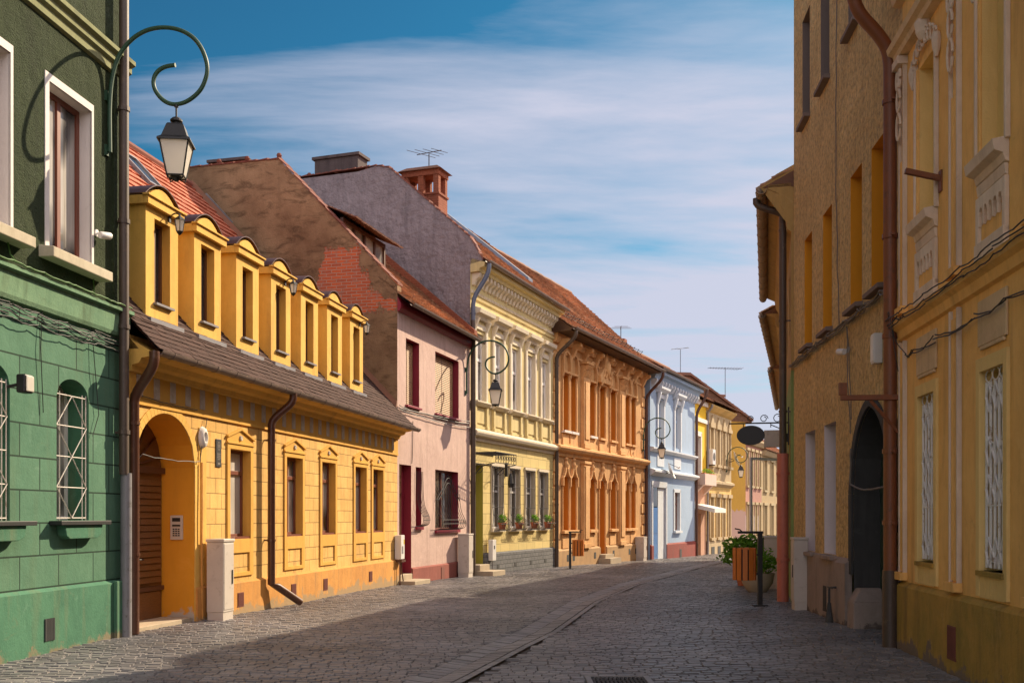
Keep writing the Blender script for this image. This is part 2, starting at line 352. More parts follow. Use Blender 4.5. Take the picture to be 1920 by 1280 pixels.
class Facade:           # local x runs along the front, local y into the house, so -y faces the street
    def __init__(s, a, b):
        s.a = Vector(a); s.b = Vector(b); s.t = (s.b - s.a).normalized(); s.L = (s.b - s.a).length
        s.out = Vector((s.t.y, -s.t.x)); s.rz = math.atan2(s.t.y, s.t.x)
    def loc(s, px, py=HY, w=0.0):
        A = s.a + s.out * w; r = Vector(((px - CX) / FPX, 1.0))
        u = -(A.x * r.y - A.y * r.x) / (s.t.x * r.y - s.t.y * r.x)
        d = (A + s.t * u).y
        return u, CH + (HY - py) * d / FPX
    def u(s, px, w=0.0): return s.loc(px, HY, w)[0]
    def z(s, px, py, w=0.0): return s.loc(px, py, w)[1]
    def world(s, u, w=0.0, z=0.0):
        p = s.a + s.t * u + s.out * w; return (p.x, p.y, z)
    def root(s, name, label, cat='house', group=None): return thing(name, label, cat, (s.a.x, s.a.y, 0), s.rz, group)
def at(px, d): return ((px - CX) / FPX * d, d)
GP = [(-60, 0), (14, 0), (21.5, -.06), (28.5, -.14), (35, -.26), (43, -.36), (55.4, -.57), (66, -.74), (80, -.9), (95, -1.0)]
def gz(y):
    if y <= GP[0][0]: return GP[0][1]
    for (a, za), (b, zb) in zip(GP, GP[1:]):
        if y <= b: return za + (zb - za) * (y - a) / (b - a)
    return GP[-1][1]
def swan(root, name, mat, x, y_top, z_top, y_wall, z_wall, z_bot, r=0.055, kick=None, x2=None):
    # rain pipe: outlet under the gutter, swan neck, straight fall, optional foot
    x2 = x if x2 is None else x2
    p = [(x, y_top, z_top), (x, y_top, z_top - .10)]
    for k in range(1, 7):
        t = k / 7; e = t * t * (3 - 2 * t); p.append((x + (x2 - x) * e, y_top + (y_wall - y_top) * e, z_top - .10 + (z_wall - z_top + .10) * t))
    p.append((x2, y_wall, z_wall)); p.append((x2, y_wall, z_bot))
    if kick: p += [(x2 + kick[0] * .25, y_wall - .04, z_bot - .06), (x2 + kick[0], y_wall + kick[1], z_bot + kick[2])]
    mb = MB().tube(p, r, 12); o = obj(name, mb, mat, root, True)
    cl = MB(); zc = z_wall - .3
    while zc > z_bot + .2:
        cl.lathe([(r + .012, -.02), (r + .012, .02)], (x2, y_wall, zc), 12); cl.box(x2 - .01, x2 + .01, y_wall, 0, zc - .015, zc + .015); zc -= 1.9
    obj('pipe_clamp', cl, mat, o)
    return o
def window(root, x0, x1, z0, z1, y, fm, gm, mull=1, trans=(0.68,), t=0.055, name='window', pz=0.02, dp=0.05):
    f = MB()
    f.box(x0, x0 + t, y, y + dp, z0, z1); f.box(x1 - t, x1, y, y + dp, z0, z1); f.box(x0 + t, x1 - t, y, y + dp, z0, z0 + t); f.box(x0 + t, x1 - t, y, y + dp, z1 - t, z1)
    zi0, zi1 = z0 + t, z1 - t
    for k in range(mull):
        c = x0 + (x1 - x0) * (k + 1) / (mull + 1); f.box(c - t * .55, c + t * .55, y - .006, y + dp - .006, zi0, zi1)
    for q in trans:
        c = z0 + (z1 - z0) * q; f.box(x0 + t, x1 - t, y - .012, y + dp - .012, c - t * .6, c + t * .6)
    o = obj(name, f, fm, root, bevel=.004)
    obj('pane', MB().quad((x0 + .01, y + dp * .6, z0 + .01), (x1 - .01, y + dp * .6, z0 + .01), (x1 - .01, y + dp * .6, z1 - .01), (x0 + .01, y + dp * .6, z1 - .01)), gm, o)
    return o
def sag(p, q, n=10, drop=0.05, wob=0.01):
    p = Vector(p); q = Vector(q)
    return [tuple(p.lerp(q, k / n) + Vector((rnd(-wob, wob), rnd(-wob, wob) * .4, -drop * 4 * (k / n) * (1 - k / n) + rnd(-wob, wob)))) for k in range(n + 1)]
# ------------------------------------------------------------------ palette
MAT = {}
MAT['dkgreen'] = plaster('rough_dark_green_render', (0.040, 0.058, 0.022), (0.028, 0.042, 0.018), (0.018, 0.024, 0.012), bump=1.0, bs=38, stain=.9, streak=.6, bd=.04, speck=.5)
MAT['green'] = plaster('green_limewash', (0.090, 0.192, 0.125), (0.056, 0.142, 0.090), (0.10, 0.14, 0.08), joints=(.86, .405, .012), jdark=.22, stain=.95, streak=.5, bump=.3, bs=30)
MAT['greenplain'] = plaster('green_limewash_plain', (0.070, 0.185, 0.112), (0.042, 0.128, 0.080), (0.14, 0.16, 0.09), stain=1, streak=.75, bump=.3, bs=30, splash=(.03, (.18, .16, .10)))
MAT['ledgegreen'] = plaster('weathered_pale_green', (0.17, 0.28, 0.165), (0.10, 0.20, 0.12), (0.07, 0.10, 0.05), stain=.9, streak=.9, bump=.3)
MAT['cornicegreen'] = plaster('weathered_olive_trim', (0.27, 0.27, 0.14), (0.17, 0.19, 0.09), (0.08, 0.09, 0.05), stain=.8, streak=.7)
MAT['whitereveal'] = plaster('white_reveal', (0.70, 0.66, 0.62), (0.6, 0.56, 0.52), (0.4, 0.36, 0.3), stain=.5, streak=.25, bump=.2)
MAT['stonesill'] = plaster('stone_sill', (0.50, 0.45, 0.34), (0.40, 0.34, 0.24), (0.22, 0.2, 0.14), stain=.7, streak=.6)
MAT['yellow'] = plaster('ochre_yellow_ashlar', (0.71, 0.435, 0.140), (0.58, 0.33, 0.092), (0.36, 0.20, 0.075), joints=(.44, .262, .009), jdark=.38, stain=1, streak=.65, bump=.3, bs=40)
MAT['yellowplain'] = plaster('ochre_yellow_plain', (0.71, 0.43, 0.10), (0.60, 0.34, 0.072), (0.38, 0.22, 0.07), stain=.9, streak=.55, bump=.25)
MAT['yellowtrim'] = plaster('ochre_trim', (0.65, 0.36, 0.07), (0.55, 0.295, 0.055), (0.42, 0.22, 0.05), stain=.7, streak=.4, bump=.25)
MAT['yellowbase'] = plaster('ochre_plinth', (0.58, 0.28, 0.068), (0.46, 0.21, 0.055), (0.30, 0.17, 0.07), stain=1, streak=.8, bump=.35, splash=(.08, (.34, .23, .12)))
MAT['arch'] = plaster('deep_ochre_reveal', (0.66, 0.30, 0.025), (0.58, 0.25, 0.02), (0.4, 0.2, 0.04), stain=.5, streak=.3, bump=.15, splash=(.16, (.42, .38, .33)))
MAT['plate'] = plaster('grey_frieze_plate', (0.52, 0.45, 0.36), (0.34, 0.27, 0.2), (0.25, 0.2, 0.14), stain=.9, big=6, bump=.8, bs=30)
MAT['shingle'] = tilemat('brown_shingle', [(0.050, .025, .020), (0.064, .033, .026), (0.080, .042, .033)], rough=.97, lich=.3, lc=(.04, .025, .021))
MAT['redtile'] = tilemat('red_pan_tile', [(0.40, .11, .055), (0.50, .15, .08), (0.55, .19, .11)], lich=.15)
MAT['oldtile'] = tilemat('old_clay_tile', [(0.37, .165, .088), (0.48, .235, .125), (0.56, .30, .17), (0.30, .145, .088)], lich=.6, lc=(.24, .16, .10), big=.4)
MAT['darktile'] = tilemat('dark_old_tile', [(0.17, .075, .045), (0.24, .10, .055), (0.20, .10, .07)], lich=.5, lc=(.12, .09, .06))
MAT['brownpaint'] = paint('brown_enamel_metal', (0.085, 0.033, 0.018), .35, .3, wear=(.13, .06, .03))
MAT['rustpipe'] = paint('rust_red_pipe', (0.20, 0.062, 0.020), .5, .3, wear=(.13, .05, .022))
MAT['greypipe'] = paint('zinc_grey_pipe', (0.20, 0.19, 0.20), .45, .25, wear=(.12, .11, .1))
MAT['darkpipe'] = paint('dark_weathered_pipe', (0.075, 0.05, 0.035), .5, .35, wear=(.12, .08, .05))
MAT['redpipe'] = paint('salmon_red_pipe', (0.46, 0.13, 0.085), .5, .2, wear=(.33, .1, .07))
MAT['gutter'] = paint('weathered_gutter', (0.15, 0.105, 0.085), .5, .35, wear=(.26, .19, .14))
MAT['black'] = paint('black_iron', (0.016, 0.016, 0.016), .5, .3, bump=0)
MAT['greeniron'] = paint('green_iron', (0.022, 0.068, 0.035), .55, .08, bump=0)
MAT['lightgreeniron'] = paint('leaf_green_iron', (0.07, 0.16, 0.03), .4, .25)
MAT['whiteiron'] = paint('white_iron', (0.84, 0.80, 0.76), .5, .15, wear=(.4, .3, .22))
MAT['paleiron'] = paint('pale_iron', (0.55, 0.50, 0.44), .6, .15, wear=(.3, .22, .16))
MAT['greyiron'] = paint('grey_iron', (0.045, 0.042, 0.042), .85, .3)
MAT['whitepaint'] = paint('white_joinery', (0.76, 0.73, 0.69), .5, .1)
MAT['redwood'] = paint('red_brown_joinery', (0.165, 0.045, 0.022), .45, .3, grain=(8, 8, 1))
MAT['darkwood'] = paint('dark_brown_joinery', (0.10, 0.038, 0.018), .5, .3, grain=(8, 8, 1))
MAT['doorwood'] = paint('varnished_door_wood', (0.165, 0.068, 0.024), .35, .5, grain=(1.5, 1.5, 14), wear=(.10, .03, .012), bump=.3)
MAT['binwood'] = paint('orange_bin_slat', (0.56, 0.16, 0.022), .5, .3, grain=(12, 12, 1))
def milky(name, c):
    m, nt, b = newmat(name); nt.nodes.remove(b)
    d = N(nt, 'ShaderNodeBsdfDiffuse'); t = N(nt, 'ShaderNodeBsdfTranslucent'); g = N(nt, 'ShaderNodeBsdfGlossy'); g.inputs['Roughness'].default_value = .25
    for q in (d, t): q.inputs[0].default_value = (*c, 1)
    m1 = N(nt, 'ShaderNodeMixShader'); m1.inputs[0].default_value = .5; m2 = N(nt, 'ShaderNodeMixShader'); m2.inputs[0].default_value = .05
    lk(nt, d.outputs[0], m1.inputs[1]); lk(nt, t.outputs[0], m1.inputs[2]); lk(nt, m1.outputs[0], m2.inputs[1]); lk(nt, g.outputs[0], m2.inputs[2])
    lk(nt, m2.outputs[0], nt.nodes['Material Output'].inputs[0]); return m
MAT['lampglass'] = milky('milky_lamp_glass', (0.86, 0.82, 0.74))
MAT['glass'] = glassmat('pane_curtained', (.022, .022, .024), (.60, .56, .50), amt=.8)
MAT['glassdark'] = glassmat('pane_dark', (.016, .015, .016), (.16, .14, .12), amt=.5)
MAT['glassblind'] = glassmat('pane_blind_drawn', (.40, .37, .32), (.62, .57, .50), amt=.9, rough=.2)
MAT['glassgrey'] = glassmat('pane_blind', (.22, .20, .18), (.42, .39, .35), amt=.9, rough=.15)
MAT['ventred'] = paint('red_brown_vent', (0.17, 0.045, 0.03), .7, .3)
MAT['ventdark'] = paint('dark_vent', (0.03, 0.03, 0.03), .8, .3)
MAT['cable'] = paint('black_cable', (0.028, 0.026, 0.025), .6, .4)
MAT['greycable'] = paint('grey_cable', (0.16, 0.14, 0.12), .7, .4)
MAT['cabinet'] = paint('beige_cabinet', (0.52, 0.46, 0.40), .5, .12, wear=(.42, .36, .3))
MAT['plastic'] = paint('white_plastic', (0.68, 0.66, 0.63), .35, .06)
MAT['stone'] = plaster('step_stone', (0.42, 0.34, 0.24), (0.33, 0.27, 0.2), (0.2, 0.17, 0.13), stain=.7)
MAT['brick'] = plaster('old_brick', (0.25, 0.078, 0.04), (0.19, 0.06, 0.035), (0.13, 0.065, 0.045), joints=(.26, .085, .012), jdark=1.25, stain=.8, bump=.5)
MAT['coping'] = paint('red_coping_tile', (0.17, 0.05, 0.03), .9, .45, wear=(.16, .08, .06))
MAT['concrete'] = plaster('dark_chimney_render', (0.11, 0.085, 0.08), (0.08, 0.06, 0.058), (0.05, 0.04, 0.04), stain=.8, streak=.8, bump=.5)
MAT['terracotta'] = paint('terracotta', (0.42, 0.12, 0.05), .8, .2)
MAT['steel'] = paint('aerial_metal', (0.10, 0.10, 0.11), .4, .2, metal=.6)

# ------------------------------------------------------------------ layout of the street (plan, metres)
gA, gB = at(-420, 9.3), at(232, 15.46)
FG = Facade(Vector(gA) - (Vector(gB) - Vector(gA)).normalized() * 14, gB)                      # green house
FY = Facade(at(238, 15.5), at(745, 29.1))                    # yellow house with the dormers
FPK = Facade(at(745, 29.1), at(882, 35.55))                  # pink house
FC = Facade(at(882, 35.55), at(1037, 43.99))                 # cream house
FO = Facade(at(1037, 43.99), at(1208, 56.6))                 # orange house
FB = Facade(at(1219, 56.9), at(1303, 66.2))                  # blue house
FN = Facade(at(1300, 66.4), at(1324, 69.6))                  # narrow yellow house
FF = Facade(at(1324, 69.6), at(1371, 76.5))                  # far yellow house
FR = Facade(at(1692, 13.8), (Vector(at(1692, 13.8)) + (Vector(at(1920, 9.65)) - Vector(at(1692, 13.8))).normalized() * 22))
FBR = Facade(at(1488.5, 21.8), at(1688, 14.0))               # brown house
FG2 = Facade(at(1468, 33.0), at(1483.5, 21.9))               # house with the tiled eaves
FG3 = Facade(at(1481, 44.0), at(1471, 33.2))
FG4 = Facade(at(1480, 60.0), at(1476, 44.2))

# ------------------------------------------------------------------ ground, cobbles, drain channel
def kind(o, k): o['kind'] = k; return o
def bend(pts, y):
    for (a, b), (c, d) in zip(pts, pts[1:]):
        if y <= d: return a + (c - a) * (y - b) / (d - b)
    (a, b), (c, d) = pts[-2:]; return a + (c - a) * (y - b) / (d - b)
LEFT = [tuple(FG.a), tuple(FG.b), tuple(FY.b), tuple(FPK.b), tuple(FC.b), tuple(FO.b), tuple(FB.b), tuple(FF.b), (17.5, 92)]
RIGHT = [tuple(FR.b), tuple(FR.a), tuple(FBR.a), tuple(FG2.a), tuple(FG3.a), tuple(FG4.a), (27, 92)]
DRAIN = [(-3.3, 3), (-.87, 10.9), (.34, 15.9), (1.47, 22.2), (3.35, 30), (6.3, 40), (9.4, 50), (13, 62), (17, 74), (22, 90)]
def soil():
    ys = [-700, -60, 0, 14, 18, 21.5, 25, 28.5, 32, 35, 39, 43, 49, 55.4, 60, 66, 73, 80, 95, 200, 900]; xs = [-800, -100, -30, -8, 0, 8, 30, 100, 800]
    mb = MB(); mb.v = [(x, y, gz(y) - .026) for y in ys for x in xs]; n = len(xs)
    mb.f = [(j * n + i, j * n + i + 1, (j + 1) * n + i + 1, (j + 1) * n + i) for j in range(len(ys) - 1) for i in range(n - 1)]
    return mb
MAT['soil'] = plaster('sandy_joint_soil', (0.105, 0.09, 0.078), (0.075, 0.064, 0.056), (0.05, 0.043, 0.037), stain=.8)
kind(obj('ground', soil(), MAT['soil']), 'structure')
def cobbles():
    vs = []; fs = []; rg = random.Random(5)
    y = 4.0; row = 0
    while y < 88:
        th = (.115 if y < 45 else .17) * rg.uniform(.88, 1.15)
        xl = bend(LEFT, y) - .9; xr = bend(RIGHT, y) + .9; xd = bend(DRAIN, y)
        sl = (bend(LEFT, y + 2) - bend(LEFT, y - 2)) / 4 * .5 + .04
        x = xl + rg.uniform(0, .1)
        while x < xr:
            w = rg.uniform(.12, .21) * (1 if y < 45 else 1.3)
            xm = x + w / 2; yo = y - (xm - xl - 5) * sl + .025 * math.sin(xm * 1.3 + y * .4) + rg.uniform(-.007, .007)
            xdd = bend(DRAIN, yo)
            if not (-.28 < xm - xdd < .41) and not (.76 < xm < 1.46 and 10.72 < yo < 11.40):
                g = .0018; gy = .008; b = .009; by = .016; z = gz(yo) + .012 * math.sin(xm * 1.3 + yo * .5) + rg.uniform(-.006, .006) + .008 * math.sin(xm * .9 + yo * .35) * math.sin(yo * .7); t = rg.uniform(-.003, .003); h = th * .5
                a0, a1, c0, c1 = x + g, x + w - g, yo - h + gy, yo + h - gy
                j = lambda: rg.uniform(-.0025, .0025)
                o = len(vs)
                vs += [(a0 + j(), c0 + j(), z - .04), (a1 + j(), c0 + j(), z - .04), (a1 + j(), c1 + j(), z - .04), (a0 + j(), c1 + j(), z - .04),
                       (a0 + b + j(), c0 + by + j(), z + t), (a1 - b + j(), c0 + by + j(), z - t), (a1 - b + j(), c1 - by + j(), z - t), (a0 + b + j(), c1 - by + j(), z + t)]
                fs += [(o + 4, o + 5, o + 6, o + 7), (o, o + 1, o + 5, o + 4), (o + 1, o + 2, o + 6, o + 5), (o + 2, o + 3, o + 7, o + 6), (o + 3, o, o + 4, o + 7)]
            x += w
        y += th; row += 1
    mb = MB(); mb.v = vs; mb.f = fs; return mb
MAT['cobble'] = tilemat('grey_cobble', [(0.140, .136, .142), (0.212, .202, .204), (0.175, .168, .174), (0.276, .257, .252), (0.19, .182, .187)], rough=.42, lich=.4, lc=(.25, .22, .195), big=.45)
kind(obj('road', cobbles(), MAT['cobble']), 'structure')
def channel():
    vs = MB(); rg = random.Random(3); y = 4.0
    while y < 80:
        st = .17 * rg.uniform(.85, 1.15) * (1 if y < 40 else 1.5); x = bend(DRAIN, y); x2 = bend(DRAIN, y + st - .035)
        for u0, u1, z0, z1 in ((-.24, -.01, .006, -.016), (.0, .23, -.016, .006)):
            zz = gz(y) + rg.uniform(-.004, .005)
            sh = -.18
            vs.add([(x + u0, y + u0 * sh, zz + z0), (x + u1, y + u1 * sh, zz + z1), (x2 + u1, y + st - .035 + u1 * sh, zz + z1), (x2 + u0, y + st - .035 + u0 * sh, zz + z0),
                    (x + u0, y + u0 * sh, zz + z0 - .05), (x + u1, y + u1 * sh, zz + z1 - .05)], [(0, 1, 2, 3), (0, 4, 5, 1)])
        y += st
    y = 4.0
    while y < 80:
        st = rg.uniform(.16, .34); x = bend(DRAIN, y); x2 = bend(DRAIN, y + st - .015); zz = gz(y) + .008
        vs.add([(x + .27, y, zz), (x + .36, y, zz), (x2 + .36, y + st - .015, gz(y + st) + .008), (x2 + .27, y + st - .015, gz(y + st) + .008)], [(0, 1, 2, 3)]); y += st
    return vs
MAT['slab'] = tilemat('channel_slab', [(0.16, .148, .146), (0.30, .28, .27), (0.23, .21, .205)], rough=.5, lich=.15, lc=(.20, .185, .175), big=.2)
kind(obj('drain_channel', channel(), MAT['slab']), 'structure')
t = thing('drain_grate', 'flat iron drain grate with pale frame set in the cobbles at the bottom edge', 'drain grate', (1.11, 11.06, 0))
f = MB(); f.box(-.34, .34, -.30, -.25, -.03, .012); f.box(-.34, .34, .25, .30, -.03, .012); f.box(-.34, -.28, -.25, .25, -.03, .012); f.box(.28, .34, -.25, .25, -.03, .012)
obj('frame', f, MAT['slab'], t)
f = MB()
for k in range(13): f.box(-.27 + k * .0435, -.245 + k * .0435, -.25, .25, -.03, .004)
f.box(-.28, .28, -.02, .02, -.03, .006); obj('grille', f, MAT['greyiron'], t)
obj('pit', MB().quad((-.28, -.25, -.031), (.28, -.25, -.031), (.28, .25, -.031), (-.28, .25, -.031)), MAT['ventdark'], t)

# ================================================================== GREEN HOUSE (left edge)
F = FG; L = F.L; rt = F.root('green_house', 'green house at the left edge, dark rough upper storey over scored lower walls')
zP = .76; zL0, zL1 = 4.27, 4.66; zT = 11.5
u1a, u1b = F.u(91), F.u(171); wW = u1b - u1a; du = F.u(172) - F.u(20)
zu0, zu1 = 5.10, 7.22
ups = [(u1a - k * du, u1b - k * du) for k in range(5)]
rev = MB(); uw = MB()
wall(uw, 0, L, zL1, zT, [(a, b, zu0, zu1, rev, .30, 'rect', 0) for a, b in ups]); shell(uw, 0, L, 10, -.3, zT); uw.quad((0, 10, zT), (0, 0, zT), (L, 0, zT), (L, 10, zT))
obj('wall', uw, MAT['dkgreen'], rt)
for a, b in ups:        # white plaster margin painted round each upper window
    for q in ((a - .09, a, zu0 - .02, zu1 + .10), (b, b + .05, zu0 - .02, zu1 + .10), (a, b, zu1, zu1 + .10)): rev.box(q[0], q[1], -.012, .02, q[2], q[3])
obj('window_reveal', rev, MAT['whitereveal'], rt)
for a, b in ups:
    w = window(rt, a, b, zu0, zu1, .17, MAT['redwood'], MAT['glass'], 1, (), .075)
    obj('sill', MB().prismx(a - .22, b + .22, [(-.20, zu0 - .16), (-.20, zu0 - .03), (.17, zu0 + .01), (.17, zu0 - .16)]), MAT['stonesill'], w, bevel=.01)
    g = MB(); g.tube([(a + .1, -.02, zu0 - .16), (a + .1, -.02, zu0 - .17)], .004)
lw = MB(); lrev = MB()
arA, arB = F.u(106), F.u(166.5); dz0 = F.z(106, 975); dz1 = F.z(136, 711)
darc = F.u(166.5) - F.u(18.5)
arcs = [(arA - k * darc, arB - k * darc) for k in range(5)]
wall(lw, 0, L, zP, zL0 + .1, [(a, b, dz0, dz1, lrev, .38, 'arch', .26) for a, b in arcs])
obj('wall', lw, MAT['green'], rt); obj('window_reveal', lrev, MAT['greenplain'], rt)
pl = MB(); wall(pl, 0, L, -.3, zP, [], -.06); pl.quad((0, -.06, zP), (L, -.06, zP), (L, 0.001, zP + .04), (0, 0.001, zP + .04)); pl.quad((L, -.06, -.3), (L, 0, -.3), (L, 0, zP), (L, -.06, zP))
pl.box(L - .42, L + .002, -.12, -.061, -.3, zP + .03)
obj('plinth', pl, MAT['greenplain'], rt, bevel=.01)
obj('ledge', MB().prismx(-.1, L + .03, [(0, zL0 - .02), (-.05, zL0), (-.07, zL0 + .05), (-.09, zL1 - .07), (-.15, zL1 - .05), (-.15, zL1), (0, zL1 + .06)]), MAT['ledgegreen'], rt)
zc = F.z(150, 62)
obj('cornice', MB().prismx(-.1, L + .05, [(0, zc - .20), (-.05, zc - .18), (-.05, zc - .08), (-.10, zc - .05), (-.10, zc + .03), (-.16, zc + .06), (-.16, zc + .12), (0, zc + .16)]), MAT['cornicegreen'], rt)
for a, b in arcs:
    w = window(rt, a, b, dz0, dz1, .30, MAT['whitepaint'], MAT['glass'], 1, (), .05)
    obj('sill', MB().box(a - .17, b + .30, -.17, .3, dz0 - .06, dz0 - .005), MAT['black'], w, bevel=.006)
    obj('bracket', MB().prism([(a - .02, dz0 - .06), (b + .14, dz0 - .06), (b + .10, dz0 - .20), (b - .02, dz0 - .24), (a + .10, dz0 - .24), (a + .02, dz0 - .2)], -.13, 0), MAT['greenplain'], w, bevel=.01)
    g = MB(); r = .009; z0, z1 = dz0 + .03, dz1 - .22; c = (a + b) / 2; y = .03
    for x in (a + .03, a + .12, b - .12, b - .03): g.tube([(x, y, z0 - .03), (x, y, z1 + .04)], r, 6)
    hh = (z1 - z0) / 4
    for k in range(5): g.tube([(a + .03, y, z0 + k * hh), (b - .03, y, z0 + k * hh)], r * .9, 6)
    for k in range(4):
        q0, q1 = (z0 + k * hh, z0 + (k + 1) * hh); s = (a + .03, b - .03) if k % 2 == 0 else (b - .03, a + .03)
        g.tube([(a + .03, y - .012, q0), (c, y - .012, q1)] if k % 2 else [(c, y - .012, q0), (a + .03, y - .012, q1)], r * .8, 6)
        g.tube([(b - .03, y - .012, q0), (c, y - .012, q1)] if k % 2 else [(c, y - .012, q0), (b - .03, y - .012, q1)], r * .8, 6)
    obj('window_grille', g, MAT['paleiron'], rt, True)
v = MB(); a, b = F.u(75), F.u(93); z0, z1 = .14, .42
v.box(a, a + .02, -.075, -.06, z0, z1); v.box(b - .02, b, -.075, -.06, z0, z1)
for k in range(7): x = a + .03 + (b - a - .06) * k / 6; v.box(x - .008, x + .008, -.07, -.06, z0, z1)
v2 = obj('vent_grille', v, MAT['ventdark'], rt); obj('opening', MB().quad((a, -.062, z0), (b, -.062, z0), (b, -.062, z1), (a, -.062, z1)), MAT['black'], v2)
# corner rain pipe: dark above, zinc below
xp = F.u(232.5, .13)
dp = obj('rain_pipe', MB().tube([(xp, -.13, zT), (xp, -.13, 2.3)], .068, 12), MAT['darkpipe'], rt, True)
c = MB()
for z in (9.6, 7.5, 5.9, 4.4, 2.9): c.lathe([(.083, -.03), (.083, .03)], (xp, -.13, z), 12); c.box(xp - .01, xp + .01, -.13, 0, z - .015, z + .015)
obj('pipe_clamp', c, MAT['darkpipe'], dp)
obj('rain_pipe', MB().tube([(F.u(236.5, .14), -.14, 2.32), (F.u(236.5, .14), -.14, -.05)], .078, 12), MAT['greypipe'], rt, True)
# corner strip
obj('corner_pilaster', MB().box(L - .35, L + .001, -.035, .0, zL1 + .06, zc - .2), MAT['dkgreen'], rt)

def camera_bullet(name, label, F, u, w, z, flip=1):
    t = thing(name, label, 'security camera', F.world(u, w, z), F.rz)
    obj('mount', MB().lathe([(.05, -.03), (.05, .02)], (0, 0, 0), 14).xform(Matrix.Rotation(R(90), 4, 'X')), MAT['plastic'], t, True)
    o = MB().lathe([(.045, -.08), (.05, -.06), (.05, .09), (.043, .10)], (0, 0, 0), 16).xform(Matrix.Translation((.03 * flip, -.11, -.03)) @ Matrix.Rotation(R(82 * flip), 4, 'Y') @ Matrix.Rotation(R(20), 4, 'X'))
    b = obj('housing', o, MAT['plastic'], t, True)
    obj('lens', MB().lathe([(.04, .10), (.036, .112)], (0, 0, 0), 16).xform(Matrix.Translation((.03 * flip, -.11, -.03)) @ Matrix.Rotation(R(82 * flip), 4, 'Y') @ Matrix.Rotation(R(20), 4, 'X')), MAT['black'], t, True)
    obj('arm', MB().tube([(0, -.02, 0), (.0, -.08, -.01), (.02 * flip, -.11, -.02)], .014, 8), MAT['plastic'], t, True)
    return t
u, z = F.loc(180, 437); camera_bullet('security_camera', 'white bullet security camera on the dark green wall beside the window', F, u, .0, z)
u, z = F.loc(14, 720); t = thing('floodlight', 'small glass floodlight fixed beside the grilled window of the green house', 'floodlight', F.world(u, 0, z), F.rz)
obj('housing', MB().box(-.09, .09, -.28, -.16, -.11, .11), MAT['black'], t, bevel=.02); obj('lamp_glass', MB().box(-.075, .075, -.295, -.281, -.09, .09), MAT['lampglass'], t, bevel=.01); obj('arm', MB().tube([(0, 0, -.03), (0, -.17, 0)], .02, 8), MAT['black'], t, True)

def cables(label, F, spans, r=.011, mat='cable', loops=()):
    mb = MB()
    for p, q, n, d in spans: mb.tube(sag(p, q, n, d), r, 5)
    for pts in loops: mb.tube(pts, r * .8, 5)
    o = obj('cable', mb, MAT[mat], None, True); o.location = (F.a.x, F.a.y, 0); o.rotation_euler = (0, 0, F.rz)
    return tag(o, label, 'cable')
sp_ = []
for k in range(7):
    z = zL0 - .05 - .03 * k * rnd(.4, 1); pts = [F.u(-120), F.u(10), F.u(60), F.u(120), F.u(170), F.u(228)]
    for a, b in zip(pts, pts[1:]): sp_.append(((a, -.05 - .02 * (k % 3), z + rnd(-.03, .03)), (b, -.05 - .02 * (k % 3), z + rnd(-.04, .03)), 8, rnd(.004, .045)))
lps = [[(F.u(75), -.03, zL0), (F.u(75) - .05, -.04, 3.8), (F.u(77), -.03, 3.0)], [(F.u(168), -.03, zL0), (F.u(172), -.05, 3.7), (F.u(180), -.04, 3.1), (F.u(170), -.03, 2.8)], [(F.u(222), -.03, 4.3), (F.u(219), -.1, 3.9), (F.u(226), -.06, 3.6)]]
cables('tangle of thin black cables strung under the pale ledge of the green house', F, sp_, .007, loops=lps)
sp_ = [((F.u(a), -.17, zL1 + .03), (F.u(b), -.17, zL1 + .03), 8, .004) for a, b in ((-100, 0), (0, 60), (60, 120), (120, 180), (180, 226))]
cables('pale green pipe-like cable laid along the top of the green ledge', F, sp_, .012, 'lightgreeniron', loops=[[(F.u(10), -.02, 5.0), (F.u(12), -.05, 4.8), (F.u(9), -.15, 4.7)], [(F.u(172), -.02, 5.0), (F.u(173), -.03, 4.75)]])

